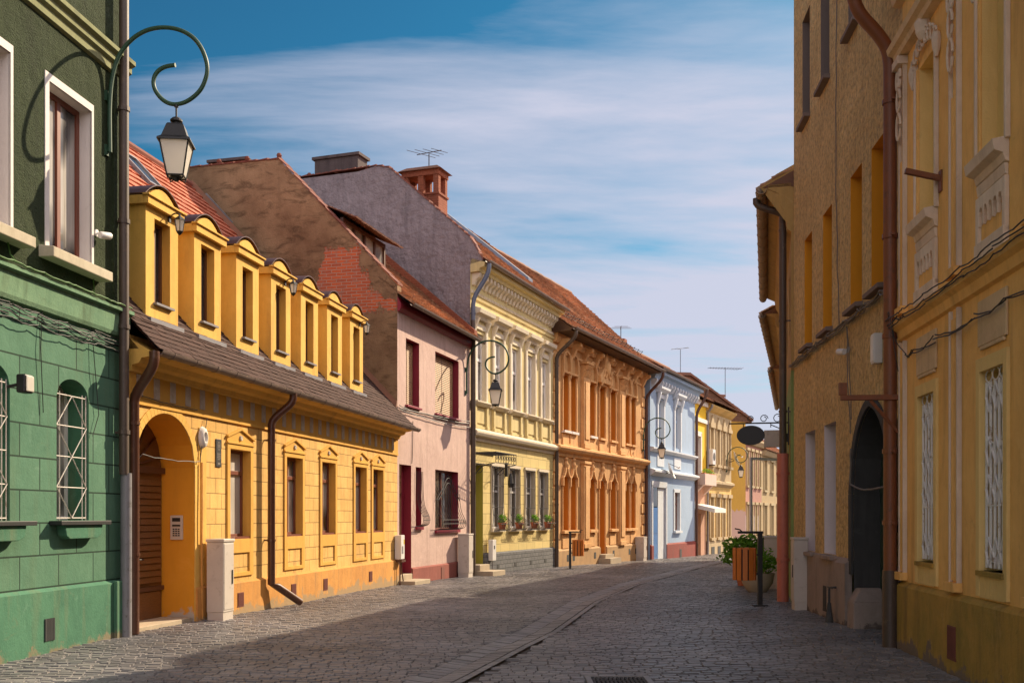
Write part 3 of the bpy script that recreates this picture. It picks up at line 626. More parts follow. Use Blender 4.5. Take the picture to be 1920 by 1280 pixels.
# ================================================================== street lamps
SCROLL = [(200, 285), (199.5, 250), (199, 200), (203, 150), (215, 110), (240, 82), (265, 68), (290, 63), (316, 64.5), (340, 72), (361, 86), (375, 105), (384, 128), (386, 145), (383, 160), (375, 178), (362, 191), (345, 201), (327, 204.5), (313, 202), (300, 194), (289, 181), (284, 170), (283, 160), (286, 149), (294, 140), (305, 135), (316, 133.3), (325, 133)]
def smooth(pts, n=3):
    for _ in range(n):
        q = [pts[0]]
        for a, b in zip(pts, pts[1:]): q += [tuple(a[i] * .75 + b[i] * .25 for i in range(len(a))), tuple(a[i] * .25 + b[i] * .75 for i in range(len(a)))]
        pts = q + [pts[-1]]
    return pts
def make_lamp(label, loc, rz, mat):
    t = thing('street_lamp', label, 'street lamp', loc, rz, 'scroll bracket street lamps')
    k = 1 / 130
    sc = smooth([(0, -(x - 199) * k - .05, (285 - y) * k) for x, y in SCROLL], 2)
    b = obj('bracket', MB().tube(sc, .030, 8), MAT[mat], t, True)
    w = MB(); w.box(-.05, .05, -.03, 0, -.05, .10); w.box(-.05, .05, -.03, 0, .72, .86); w.tube([(0, -.05, .02), (0, 0, .02)], .025, 8); w.tube([(0, -.05, .80), (0, 0, .80)], .025, 8)
    obj('wall_plate', w, MAT[mat], b)
    y0 = -(327 - 199) * k - .05; zt = (285 - 204) * k
    o = obj('hanger', MB().tube([(0, y0, zt), (0, y0, zt - .20)], .014, 8).lathe([(.03, -.01), (.03, .03)], (0, y0, zt - .03), 10), MAT['black'], t, True)
    zc = zt - .19
    cap = MB().lathe([(.012, .02), (.055, 0), (.085, -.03), (.085, -.05), (.05, -.065), (.06, -.10)], (0, y0, zc), 14)
    q = R(45 + 14); s2 = math.sqrt(2)
    cap.lathe([(.10 * s2, -.10), (.115 * s2, -.12), (.17 * s2, -.29), (.175 * s2, -.30), (.22 * s2, -.335), (.225 * s2, -.36), (.20 * s2, -.36)], (0, y0, zc), 4, q)
    obj('cap', cap, MAT['black'], t)
    ob = MB().lathe([(.108 * s2, -.81), (.188 * s2, -.36)], (0, y0, zc), 4, q); obj('lamp_glass', ob, MAT['lampglass'], t)
    fr = MB()
    for i in range(4):
        a = q + i * math.pi / 2; a2 = a + math.pi / 2
        P = lambda r, aa, z: (r * s2 * math.cos(aa), y0 + r * s2 * math.sin(aa), zc + z)
        fr.tube([P(.110, a, -.815), P(.192, a, -.36)], .012, 6); fr.tube([P(.110, a, -.815), P(.110, a2, -.815)], .013, 6)
        fr.tube([P(.110, a, -.815), P(.10, a, -.86), P(.05, a, -.85), P(.05, a, -.815)], .009, 6)
    fr.lathe([(.03, -.88), (.05, -.83), (.09, -.815)], (0, y0, zc), 10)
    obj('lantern_frame', fr, MAT['black'], t)
    return t
lamp = make_lamp('large green scroll street lamp on the dark green house at upper left', FG.world(FG.u(199), 0, 6.80), FG.rz, 'greeniron')
u, z = FPK.loc(872, 738); dup(lamp, FPK.world(u, 0, z), FPK.rz, 'green scroll street lamp between the pink and the cream house')
u, z = FO.loc(1204, 845); dup(lamp, FO.world(u, .02, z), FO.rz, 'green scroll street lamp in front of the blue house')
u, z = FF.loc(1361, 884); dup(lamp, FF.world(u, .02, z), FF.rz, 'most distant street lamp, small green scroll beside the far yellow house')
# ================================================================== YELLOW HOUSE WITH DORMERS
F = FY; L = F.L; rt = F.root('yellow_house', 'long low ochre yellow house with seven roof dormers and an arched gateway')
zP, zE = .53, 3.96
aA, aB = F.u(253), F.u(364); aZ, aS = 3.30, .80
wins = [(F.u(a), F.u(b)) for a, b in ((430, 467), (536, 565), (602, 627), (664, 686), (698, 717))]
wd = sum(b - a for a, b in wins) / 5; wins = [((a + b) / 2 - wd / 2, (a + b) / 2 + wd / 2) for a, b in wins]
wz0, wz1 = 1.33, 2.90
fw = MB(); rv = MB(); ar = MB()
wall(fw, 0, L, zP, zE + .4, [(aA, aB, zP, aZ, ar, .58, 'arch', aS)] + [(a, b, wz0, wz1, rv, .24, 'rect', 0) for a, b in wins])
obj('wall', fw, MAT['yellow'], rt); obj('window_reveal', rv, MAT['yellowtrim'], rt)
wall(ar, aA - .001, aB + .001, -.3, zP, [(aA, aB, -.3, zP, ar, .58, 'rect', 0)]); obj('archway_reveal', ar, MAT['arch'], rt)
body = MB(); body.quad((0, 11, -.3), (0, 0, -.3), (0, 0, zE + .4), (0, 11, zE + .4)); body.quad((L, 0, -.3), (L, 11, -.3), (L, 11, zE + .4), (L, 0, zE + .4)); body.quad((L, 11, -.3), (0, 11, -.3), (0, 11, 4.4), (L, 11, 4.4))
obj('wall', body, MAT['yellowplain'], rt)
pl = MB()
for a, b in ((0, aA - .12), (aB + .02, L)): pl.prismx(a, b, [(0, -.3), (-.05, -.3), (-.05, zP - .02), (0, zP + .02)])
obj('plinth', pl, MAT['yellowbase'], rt)
# archivolt band and jambs
am = MB(); n = 20; o1 = [(aA + (aB - aA) * k / n, aZ - aS + aS * curve_at('arch', k / n)) for k in range(n + 1)]
cx = (aA + aB) / 2; hw = (aB - aA) / 2
def blow(p, e): return (cx + (p[0] - cx) * (hw + e) / hw, aZ - aS + (p[1] - aZ + aS) * (aS + e) / aS)
for p, q in zip(o1, o1[1:]): am.prism([p, q, blow(q, .14), blow(p, .14)], -.018, 0)
am.box(aA - .14, aA, -.018, 0, zP, aZ - aS); am.box(aB, aB + .14, -.018, 0, -.3, aZ - aS)
am.box(aB + .14, aB + .42, -.012, 0, zP, 3.18); am.box(aB + .19, aB + .37, -.024, -.012, 1.0, 3.05)
obj('arch_moulding', am, MAT['yellowplain'], rt, bevel=.006)
# gateway door
d = MB(); y = .58
d.box(aA - .02, aB + .02, y, y + .06, -.2, aZ)
door = obj('door', d, MAT['doorwood'], rt)
d2 = MB()
for s in (0, 1):
    x0 = aA + .06 + s * (hw - .02); x1 = x0 + hw - .10
    for k in range(16): d2.prismx(x0, x1, [(y, .62 + k * .105), (y - .035, .63 + k * .105), (y - .012, .72 + k * .105), (y, .72 + k * .105)])
    d2.box(x0 + .05, x1 - .05, y - .03, y, -.02, .48)
obj('door_leaf', d2, MAT['doorwood'], door)
d3 = MB(); d3.box(aA, aB, y - .07, y, 2.40, 2.50); d3.box(cx - .05, cx + .05, y - .06, y, -.1, 2.4); d3.box(aA, aB, y - .05, y, .50, .57)
for k in range(7):
    an = math.pi * (k + .5) / 7; d3.tube([(cx, y - .02, 2.5), (cx + hw * .95 * math.cos(an), y - .02, 2.5 + aS * .95 * math.sin(an))], .018, 6)
obj('door_frame', d3, MAT['darkwood'], door); obj('handle', MB().tube([(cx + .1, y, 1.02), (cx + .1, y - .07, 1.02), (cx + .22, y - .07, 1.02)], .012, 8), MAT['black'], door)
obj('step', MB().box(aA - .12, aB - .02, .02, .58, -.2, .05), MAT['stone'], rt, bevel=.01)
# windows with surround, pediment and apron panel
for i, (a, b) in enumerate(wins):
    w = window(rt, a, b, wz0, wz1, .13, MAT['redwood'], MAT['glassblind'] if i == 0 else MAT['glass'], 1 if i else 0, (.74,), .06)
    obj('sill', MB().box(a, b, -.01, .16, wz0 - .03, wz0 + .012), MAT['redwood'], w)
    s = MB(); e = .115
    s.box(a - e, a, -.03, 0, zP + .1, wz1); s.box(b, b + e, -.03, 0, zP + .1, wz1); s.box(a - e, b + e, -.03, 0, wz1, wz1 + .10)
    s.box(a, b, -.03, 0, 1.05, wz0 - .03); s.box(a, b, -.03, 0, zP + .1, .70); s.box(a, a + .05, -.03, 0, .70, 1.05); s.box(b - .05, b, -.03, 0, .70, 1.05)
    m = (a + b) / 2; top = wz1 + .34
    s.prism([(a - e, wz1 + .10), (b + e, wz1 + .10), (b + e, wz1 + .20), (m, top), (a - e, wz1 + .20)], -.022, 0)
    for p, q in (((a - e - .02, wz1 + .19), (m, top + .01)), ((b + e + .02, wz1 + .19), (m, top + .01))): s.prism([p, q, (q[0], q[1] + .04), (p[0], p[1] + .04)], -.055, 0)
    s.box(a - e - .02, b + e + .02, -.05, 0, wz1 + .09, wz1 + .125)
    sr = obj('window_surround', s, MAT['yellowtrim'], rt, bevel=.004)
    obj('rosette', MB().lathe([(.055, -.01), (.045, .02)], (0, 0, 0), 8).xform(Matrix.Translation((m, -.03, wz1 + .21)) @ Matrix.Rotation(R(90), 4, 'X')), MAT['plate'], sr)
# frieze with plates, cornice
fz = MB(); fz.box(0, L, -.035, 0, 3.36, 3.41); fz.box(0, L, -.02, 0, 3.41, 3.84); obj('frieze', fz, MAT['yellowtrim'], rt)
pm = MB(); u0 = F.u(291); k = -2
while u0 + k * .5 < L - .1:
    c = u0 + k * .5; k += 1
    if c > .25: pm.box(c - .085, c + .085, -.036, -.02, 3.48, 3.80)
obj('frieze_plate', pm, MAT['plate'], rt, bevel=.006)
obj('cornice', MB().prismx(-.02, L + .03, [(0, 3.80), (-.07, 3.82), (-.09, 3.90), (-.20, 3.93), (-.24, 4.0), (-.38, 4.02), (-.44, 4.06), (0, 4.30)]), MAT['yellowplain'], rt)
gu = obj('gutter', MB().gutter(-.05, L + .25, -.52, 4.10, .085), MAT['gutter'], rt, True)
ms = MB()
for k in range(20): x = .3 + k * (L - .4) / 19; ms.gutter(x, x + .03, -.52, 4.10, .092)
obj('gutter_bracket', ms, MAT['gutter'], gu)
# roof
YA, ZA = -.50, 4.13; KN = (.0, 4.64); YR, ZR = 6.0, 11.0
rb = MB(); rb.quad((-.02, YA, ZA - .03), (L, YA, ZA - .03), (L, KN[0], KN[1] - .03), (-.02, KN[0], KN[1] - .03)); rb.quad((-.02, KN[0], KN[1] - .03), (L, KN[0], KN[1] - .03), (L, YR, ZR - .03), (-.02, YR, ZR - .03))
rb.quad((-.02, YR, ZR - .03), (L, YR, ZR - .03), (L, 11.5, 4.4), (-.02, 11.5, 4.4)); rb.poly([(-.02, YA + .3, ZA), (-.02, YR, ZR - .03), (-.02, 11.5, 4.4)]); rb.poly([(L, YA + .3, ZA), (L, YR, ZR - .03), (L, 11.5, 4.4)])
roof = obj('roof', rb, MAT['brownpaint'], rt)
dr = Vector((YR - KN[0], ZR - KN[1])); SP = .43
P2 = (KN[0] + dr.x * SP, KN[1] + dr.y * SP)
sh = MB(); tiles(sh, -.02, L, (YA, ZA), KN, .22, .13, .018, jit=.6); tiles(sh, -.02, L, KN, P2, .22, .13, .018, jit=.6); obj('shingles', sh, MAT['shingle'], roof)
tl = MB(); tiles(tl, -.02, L, P2, (YR, ZR), .24, .30, .045); obj('roof_tiles', tl, MAT['redtile'], roof)
obj('ridge', MB().tube([(x * .35 - .02, YR, ZR + .02) for x in range(int(L / .35) + 1)], .11, 8), MAT['coping'], roof)
# flashing against the taller gable
fl = MB().hull([(L - .14, KN[0], KN[1] + .03), (L, KN[0], KN[1] + .03), (L, KN[0], KN[1] + .20), (L - .05, KN[0], KN[1] + .20)], [(L - .14, YR, ZR + .03), (L, YR, ZR + .03), (L, YR, ZR + .2), (L - .05, YR, ZR + .2)]); obj('flashing', fl, MAT['darktile'], roof)
for px, py, sx in ((262, 325, 1), (418, 402, 1)):
    # skylights: solve the point on the upper roof slope
    best = min(((i * .01) for i in range(100, 590)), key=lambda D: abs(F.loc(px, py, -D)[1] - (KN[1] + dr.y / dr.x * D)))
    uu = F.u(px, -best)
    e = dr.normalized(); nn = Vector((-e.y, e.x))
    def SPt(x, v, h): return (x, best + e.x * v + nn.x * h, KN[1] + dr.y / dr.x * best + e.y * v + nn.y * h)
    q = lambda x0, x1, v0, v1, h: [SPt(x0, v0, h), SPt(x1, v0, h), SPt(x1, v1, h), SPt(x0, v1, h)]
    s = MB()
    for x0, x1, v0, v1 in ((uu - .4, uu - .32, -.6, .6), (uu + .32, uu + .4, -.6, .6), (uu - .32, uu + .32, -.6, -.52), (uu - .32, uu + .32, .52, .6)): s.hull(q(x0, x1, v0, v1, .0), q(x0, x1, v0, v1, .12))
    so = obj('skylight', s, MAT['greypipe'], roof); obj('skylight_pane', MB().add(q(uu - .32, uu + .32, -.52, .52, .09), [(0, 1, 2, 3)]), MAT['glassdark'], roof)
# dormers
yF = .10
def make_dormer(i, c, hw):
    x0, x1 = c - hw, c + hw; zb = KN[1] + dr.y / dr.x * yF - .02; zt = 6.55 + rnd(-.02, .02); za = zt + .25; iw = hw - .26 + rnd(-.012, .012)
    rvm = MB(); m = MB(); wall(m, x0, x1, zb - .05, zt, [(c - iw, c + iw, 5.0, 6.30, rvm, .2, 'rect', 0)], yF)
    yb = lambda z: (z - KN[1]) / dr.y * dr.x + .05
    for x in (x0, x1): m.poly([(x, yF, zb - .05), (x, yF, zt), (x, yb(zt), zt), (x, yb(zb), zb)])
    n = 10; arc = [(x0 + (x1 - x0) * k / n, zt + (za - zt) * curve_at('seg', k / n)) for k in range(n + 1)]
    m.prism([(x0, zt)] + arc[1:-1] + [(x1, zt)], yF, yF + .1)
    o = obj('dormer', m, MAT['yellowplain'], rt)
    obj('window_reveal', rvm, MAT['yellowtrim'], o)
    t = MB(); t.box(x0 - .07, x1 + .07, yF - .08, yF, zt - .10, zt + .02); t.box(x0 - .10, x1 + .10, yF - .11, yF, zt + .02, zt + .05)
    t.box(x0 - .07, x0, yF, yb(zt), zt - .10, zt + .03); t.box(x1, x1 + .07, yF, yb(zt), zt - .10, zt + .03)
    obj('dormer_cornice', t, MAT['yellowplain'], o, bevel=.006)
    rf = MB(); A = [(x0 - .06 + (x1 - x0 + .12) * k / n, zt + .048 + (za - zt) * curve_at('seg', k / n)) for k in range(n + 1)]
    for (p, q), (p2, q2) in zip(A, A[1:]): rf.hull([(p, yF - .03, q), (p2, yF - .03, q2), (p2, yF - .03, q2 + .018), (p, yF - .03, q + .018)], [(p, yb(q) + .2, q), (p2, yb(q2) + .2, q2), (p2, yb(q2) + .2, q2 + .03), (p, yb(q) + .2, q + .03)])
    obj('dormer_roof', rf, MAT['brownpaint'], o)
    f = MB(); y = yF + .14; tt = .06; f.box(c - iw, c - iw + tt, y, y + .05, 5.0, 6.3); f.box(c + iw - tt, c + iw, y, y + .05, 5.0, 6.3); f.box(c - iw + tt, c + iw - tt, y, y + .05, 5.0, 5.06); f.box(c - iw + tt, c + iw - tt, y, y + .05, 6.24, 6.3); f.box(c - .03, c + .03, y - .006, y + .04, 5.06, 6.24)
    f.quad((c - iw, y + .055, 5.0), (c - iw, y + .055, 6.3), (c + iw, y + .055, 6.3), (c + iw, y + .055, 5.0))
    obj('dormer_window', f, MAT['darkwood'], o); obj('window_pane', MB().quad((c - iw + tt, y + .03, 5.06), (c + iw - tt, y + .03, 5.06), (c + iw - tt, y + .03, 6.24), (c - iw + tt, y + .03, 6.24)), MAT['glassdark'], o)
    obj('dormer_sill', MB().box(c - iw - .03, c + iw + .05, yF - .06, yF + .14, 4.965, 5.0), MAT['greypipe'], o)
    obj('dormer_flashing', MB().box(x0 - .02, x1 + .02, yF - .10, yF, zb - .12, zb + .0), MAT['greypipe'], o)
dpx = [(268, 334), (366, 415), (443, 486), (510, 544.5), (563.6, 595), (612.5, 639.5), (656, 680)]
dus = [(F.u(a, -yF), F.u(b, -yF)) for a, b in dpx]; cs = [(a + b) / 2 for a, b in dus]; hwd = sum(b - a for a, b in dus) / 14
n7 = 7; mx = 3.0; slope = sum((i - mx) * c for i, c in enumerate(cs)) / 28; mean = sum(cs) / 7
DC = [mean + slope * (i - mx) for i in range(7)]
for i, c in enumerate(DC): make_dormer(i, c + rnd(-.025, .025), hwd + rnd(-.015, .015))
# rain pipes
u1 = F.u(287, .5); swan(rt, 'rain_pipe', MAT['brownpaint'], u1, -.52, 4.06, -.12, 3.35, .0, .072, x2=F.u(251.5, .12))
u2 = F.u(548, .5); swan(rt, 'rain_pipe', MAT['brownpaint'], u2, -.52, 4.06, -.15, 3.45, .42, .072, kick=(.75, -.28, -.40), x2=F.u(509, .15))
for px in (446, 546, 606, 691):
    a = F.u(px); v = MB(); v.box(a - .12, a + .12, -.062, -.05, .10, .34); v.box(a - .14, a + .14, -.056, -.05, .08, .10)
    for k in range(6): v.box(a - .11 + k * .04, a - .09 + k * .04, -.068, -.062, .11, .33)
    obj('vent_grille', v, MAT['ventred'], rt)
# round-edged cartouche beside the arch
u, z = F.loc(377, 820); cm = MB().lathe([(.14, 0), (.12, .05), (.07, .07), (.05, .04)], (0, 0, 0), 12).xform(Matrix.Translation((u, -.02, z)) @ Matrix.Rotation(R(90), 4, 'X') @ Matrix.Diagonal((1, 1.35, 1, 1))); obj('cartouche', cm, MAT['whitereveal'], rt, True)
# small things fixed to the yellow front
u = F.u(408.5); zc = F.z(408.5, 849); t = thing('wall_plaque', 'dark plaque with emblem beside the arched gateway', 'plaque', F.world(u, .003, zc), F.rz)
obj('plate', MB().box(-.10, .10, -.015, 0, -.24, .24), MAT['black'], t, bevel=.004)
e = MB()
for k in range(20): a = 2 * math.pi * k / 20; b = 2 * math.pi * (k + 1) / 20; e.prism([(.055 * math.cos(a), .12 + .075 * math.sin(a)), (.055 * math.cos(b), .12 + .075 * math.sin(b)), (.042 * math.cos(b), .12 + .06 * math.sin(b)), (.042 * math.cos(a), .12 + .06 * math.sin(a))], -.018, -.015)
e.box(-.02, .02, -.018, -.015, .09, .15)
for k, w in enumerate((.07, .06, .07, .05)): e.box(-w, w, -.018, -.015, -.02 - k * .032, -.006 - k * .032)
e.box(-.045, .045, -.018, -.015, -.20, -.165); obj('lettering', e, MAT['greycable'], t)
t = thing('intercom', 'beige intercom panel on the side of the arched gateway', 'intercom', F.world(aB - .002, -.33, 1.46), F.rz + R(90))
t.location = F.world(aB - .003, -.30, 1.52); t.rotation_euler = (0, 0, F.rz - R(90))
obj('panel', MB().box(-.11, .11, -.03, 0, -.20, .20), MAT['cabinet'], t, bevel=.008)
b = MB(); b.box(-.07, .07, -.036, -.03, .10, .16); b.box(-.07, .07, -.036, -.03, .02, .05)
for r_ in range(4):
    for c_ in range(3): b.box(-.06 + c_ * .045, -.03 + c_ * .045, -.036, -.03, -.14 + r_ * .035, -.12 + r_ * .035)
obj('buttons', b, MAT['black'], t)
def wall_lantern(label, u, w, z):
    t = thing('wall_lantern', label, 'wall lantern', F.world(u, w, z), F.rz, 'small lanterns on the dormers')
    obj('arm', MB().box(-.025, .025, -.02, 0, -.07, .05).tube(smooth([(0, -.01, .0), (0, -.08, .07), (0, -.17, .06), (0, -.18, .0)], 2), .012, 6), MAT['black'], t)
    q = R(30); fr = MB().lathe([(.01, .06), (.02, .02), (.085, -.03), (.09, -.05)], (0, -.18, 0), 6, q); fr.lathe([(.012, -.28), (.05, -.24), (.055, -.22)], (0, -.18, 0), 6, q)
    for i in range(6):
        a = q + i * math.pi / 3; fr.tube([(.055 * math.cos(a), -.18 + .055 * math.sin(a), -.22), (.085 * math.cos(a), -.18 + .085 * math.sin(a), -.05)], .006, 5)
    obj('lantern_frame', fr, MAT['black'], t); obj('lamp_glass', MB().lathe([(.05, -.22), (.078, -.05)], (0, -.18, 0), 6, q), MAT['lampglass'], t)
    return t
for i, l in ((0, 'small black lantern on the nearest yellow dormer'), (3, 'small black lantern on the middle one of the seven yellow dormers'), (6, 'small black lantern on the farthest yellow dormer')): wall_lantern(l, DC[i] + hwd * .35, -yF + .02, 6.42)
def cabinet(name, label, F, u, w, width, depth, h, mat, zbase=None):
    x, y, _ = F.world(u, w); zb = gz(y) - .02 if zbase is None else zbase
    t = thing(name, label, 'utility cabinet', (x, y, zb), F.rz)
    obj('body', MB().box(-width / 2, width / 2, -depth / 2, depth / 2, .16, h - .05), mat, t, bevel=.008)
    obj('base', MB().box(-width / 2 + .01, width / 2 - .01, -depth / 2 + .01, depth / 2 - .01, -.1, .16), mat, t)
    obj('lid', MB().box(-width / 2 - .015, width / 2 + .015, -depth / 2 - .015, depth / 2 + .015, h - .05, h), mat, t, bevel=.01)
    d = MB(); d.box(-width / 2 + .02, width / 2 - .02, -depth / 2 - .008, -depth / 2, .20, h - .08); dd = obj('door', d, mat, t, bevel=.004)
    obj('handle', MB().box(width / 2 - .10, width / 2 - .07, -depth / 2 - .02, -depth / 2 - .008, h * .45, h * .62), MAT['black'], dd)
    return t
cabinet('utility_cabinet', 'tall beige utility cabinet against the yellow wall by the gateway', F, F.u(408, .2), .25, .40, .30, 1.38, MAT['cabinet'])
t = thing('gas_meter_box', 'small white gas meter box on a stand between yellow and pink house', 'meter box', F.world(L - .10, .0, 0), F.rz)
obj('box', MB().box(-.22, .12, -.20, -.02, .55, 1.20), MAT['plastic'], t, bevel=.01); obj('label_plate', MB().box(.03, .09, -.206, -.20, .95, 1.08), paint('yellow_sticker', (.7, .5, .03)), t); obj('vent', MB().box(-.15, -.02, -.206, -.20, .7, .9), MAT['greypipe'], t)
st = MB(); st.tube([(-.16, -.15, .53), (-.16, -.15, -.15)], .02, 8); st.tube([(0, -.15, .55), (0, -.15, .25), (.04, -.2, -.15)], .018, 8); st.box(-.22, .16, -.22, -.01, .47, .53); obj('stand', st, MAT['brownpaint'], t)
cables('thin grey cable sagging across the arch of the yellow gateway', F, [((.25, -.02, F.z(249, 852)), (aA + .1, -.06, 2.62), 6, .02), ((aA + .1, -.06, 2.62), (aB + .1, -.05, 2.60), 10, .03), ((aB + .1, -.05, 2.6), (F.u(384), -.05, 3.35), 6, -.05), ((.1, -.05, 3.5), (aB, -.05, 3.45), 8, .02)], .007, 'cable')
gp_ = cables('thin yellow painted gas pipe beside the beige cabinet', F, [((aB + .16, -.06, .0), (aB + .16, -.06, 2.6), 6, 0)], .016, 'yellowbase'); gp_.name = 'gas_pipe'; gp_['category'] = 'pipe'

# ================================================================== PINK HOUSE
F = FPK; L = F.L; rt = F.root('pink_house', 'narrow pink house with dark red doors and a tall brown firewall gable')
MAT['pink'] = plaster('dusty_pink_render', (0.57, 0.405, 0.345), (0.47, 0.325, 0.28), (0.30, 0.20, 0.17), stain=.9, streak=.6, bump=.5, bs=60)
MAT['pinkbase'] = plaster('red_brown_plinth', (0.27, 0.085, 0.065), (0.22, 0.07, 0.055), (0.14, .06, .05), stain=.8, streak=.5)
MAT['maroon'] = paint('crimson_paint', (0.23, 0.012, 0.032), .5, .2)
MAT['firewall'] = brickpatch('old_brown_firewall', (0.36, 0.235, 0.13), 1.65, 8.25, .95, .95, (0.20, 0.12, 0.065))
zE = 7.40; yR = 3.55; zG = 11.75
up = [(F.u(761), F.u(786)), (F.u(816), F.u(860))]; uz0, uz1 = 4.82, 6.68
lo_ = [(F.u(748.5), F.u(771), -.3, 3.14), (F.u(779.5), F.u(790), 1.42, 3.12), (F.u(816), F.u(859), 1.30, 3.12)]
fw = MB(); rv = MB()
wall(fw, 0, L, -.4, zE + .3, [(a, b, uz0, uz1, rv, .28, 'rect', 0) for a, b in up] + [(a, b, z0, z1, rv, .28, 'rect', 0) for a, b, z0, z1 in lo_])
obj('wall', fw, MAT['pink'], rt); obj('window_reveal', rv, MAT['maroon'], rt)
g = MB(); g.poly([(0, 0, -.4), (0, 0, zE + .62), (0, yR, zG), (0, 6.4, zG), (0, 11, 7), (0, 11, -.4)]); g.poly([(.3, 0, -.4), (.3, 0, zE + .3), (.3, yR, zG - .3), (.3, 6.4, zG - .3), (.3, 11, 7), (.3, 11, -.4)])
g.quad((0, 0, zE), (.3, 0, zE), (.3, 0, zE + .62), (0, 0, zE + .62))
obj('firewall', g, MAT['firewall'], rt)
cp = MB()
def cope(p, q, n):
    for k in range(n):
        a = Vector(p).lerp(Vector(q), k / n); b = Vector(p).lerp(Vector(q), (k + 1.06) / n); h = rnd(.0, .02)
        cp.hull([(-.03, a.x, a.y + h), (-.03, a.x, a.y + .045 + h), (.15, a.x, a.y + .09 + h), (.36, a.x, a.y + .05 + h), (.36, a.x, a.y + h)], [(-.03, b.x, b.y), (-.03, b.x, b.y + .02), (.15, b.x, b.y + .06), (.36, b.x, b.y + .02), (.36, b.x, b.y)])
cope((-.02, zE + .62), (yR, zG), 15); cope((yR, zG), (6.4, zG), 8); cope((6.4, zG), (9.5, 9), 8)
for y in (3.6, 4.6, 5.5): cp.lathe([(.06, 0), (.08, .06), (.05, .12)], (.1, y, zG + .08), 8)
obj('coping', cp, MAT['coping'], rt)
b = MB(); b.quad((L, 0, -.4), (L, 11, -.4), (L, 11, zE), (L, 0, zE)); b.quad((0, 11, -.4), (L, 11, -.4), (L, 11, 7), (0, 11, 7)); obj('wall', b, MAT['concrete'], rt)
A_ = (-.36, zE + .12); K_ = (.55, zE + .85); B_ = (4.4, 11.5)
rb = MB(); rb.quad((.3, A_[0], A_[1] - .04), (L, A_[0], A_[1] - .04), (L, *K_[:1], K_[1] - .04), (.3, K_[0], K_[1] - .04)); rb.quad((.3, K_[0], K_[1] - .04), (L, K_[0], K_[1] - .04), (L, B_[0], B_[1] - .04), (.3, B_[0], B_[1] - .04)); rb.quad((.3, B_[0], B_[1] - .04), (L, B_[0], B_[1] - .04), (L, 11, 7), (.3, 11, 7))
roof = obj('roof', rb, MAT['coping'], rt); tl = MB(); tiles(tl, -.0, L + .05, A_, K_, .19, .21, .075, jit=1.8); tiles(tl, .3, L, K_, B_, .19, .22, .075, jit=1.8); obj('roof_tiles', tl, MAT['oldtile'], roof)
# shed dormer with small panes
sx0, sx1 = .35, 3.5; sy = 1.75; sz = K_[1] + (sy - K_[0]) * (B_[1] - K_[1]) / (B_[0] - K_[0])
s = MB(); s.box(sx0, sx1, sy, sy + .1, sz - .1, sz + .12); s.box(sx0, sx1, sy, sy + .1, sz + .70, sz + .82)
for k in range(5): x = sx0 + (sx1 - sx0 - .1) * k / 4; s.box(x, x + .1, sy + .003, sy + .097, sz + .12, sz + .70)
s.poly([(sx1, sy, sz), (sx1, sy, sz + .8), (sx1, sy + 1.9, sz + 1.6), (sx1, sy + 1.6, sz + 1.5)]); sd_ = obj('shed_dormer', s, MAT['darkwood'], rt)
obj('dormer_pane', MB().quad((sx0, sy + .06, sz + .1), (sx1, sy + .06, sz + .1), (sx1, sy + .06, sz + .72), (sx0, sy + .06, sz + .72)), MAT['glass'], sd_)
tl = MB(); tiles(tl, sx0 - .2, sx1 + .25, (sy - .45, sz + .72), (sy + 2.3, sz + 1.95), .19, .17, .05); obj('dormer_roof', tl, MAT['darktile'], sd_)
# brick parapet wall beside the purple gable
bp = MB(); bp.hull([(L - .35, -.25, zE + .15), (L - .02, -.25, zE + .15), (L - .02, -.25, zE + .45), (L - .35, -.25, zE + .45)], [(L - .35, 4.6, 11.35), (L - .02, 4.6, 11.35), (L - .02, 4.6, 12.0), (L - .35, 4.6, 12.0)]); obj('parapet', bp, MAT['brick'], rt)
obj('eaves_board', MB().prismx(0, L + .1, [(0, zE - .10), (-.06, zE - .08), (-.10, zE + .0), (-.10, zE + .10), (0, zE + .3)]), MAT['maroon'], rt)
obj('gutter', MB().gutter(.05, L + .15, -.42, zE + .11, .08), MAT['gutter'], rt, True)
obj('plinth', MB().prismx(lo_[0][1] + .01, L, [(0, -.4), (-.05, -.4), (-.05, .22), (0, .26)]), MAT['pinkbase'], rt)
def blind(root, a, b, z0, z1, y, mat):
    m = MB(); n = int((z1 - z0) / .055)
    for k in range(n): z = z0 + k * (z1 - z0) / n; m.prismx(a, b, [(y, z), (y - .018, z + .006), (y - .004, z + .05), (y, z + .05)])
    return obj('roller_blind', m, mat, root)
MAT['blind'] = paint('tan_slat_blind', (0.40, 0.235, 0.115), .6, .25)
for a, b in up:
    w = window(rt, a, b, uz0, uz1, .20, MAT['darkwood'], MAT['glassdark'], 1 if b - a > .9 else 0, (), .05)
    blind(w, a + .05, (a + b) / 2 - .03, uz0 + .05, uz1 - .05, .20, MAT['blind']) if b - a > .9 else blind(w, a + .05, b - .05, uz0 + .05, uz1 - .05, .20, MAT['blind'])
    if b - a > .9: blind(w, (a + b) / 2 + .03, b - .05, uz0 + .05, uz1 - .05, .20, MAT['blind'])
    obj('sill', MB().box(a - .05, b + .05, -.08, .2, uz0 - .06, uz0), MAT['maroon'], w, bevel=.006)
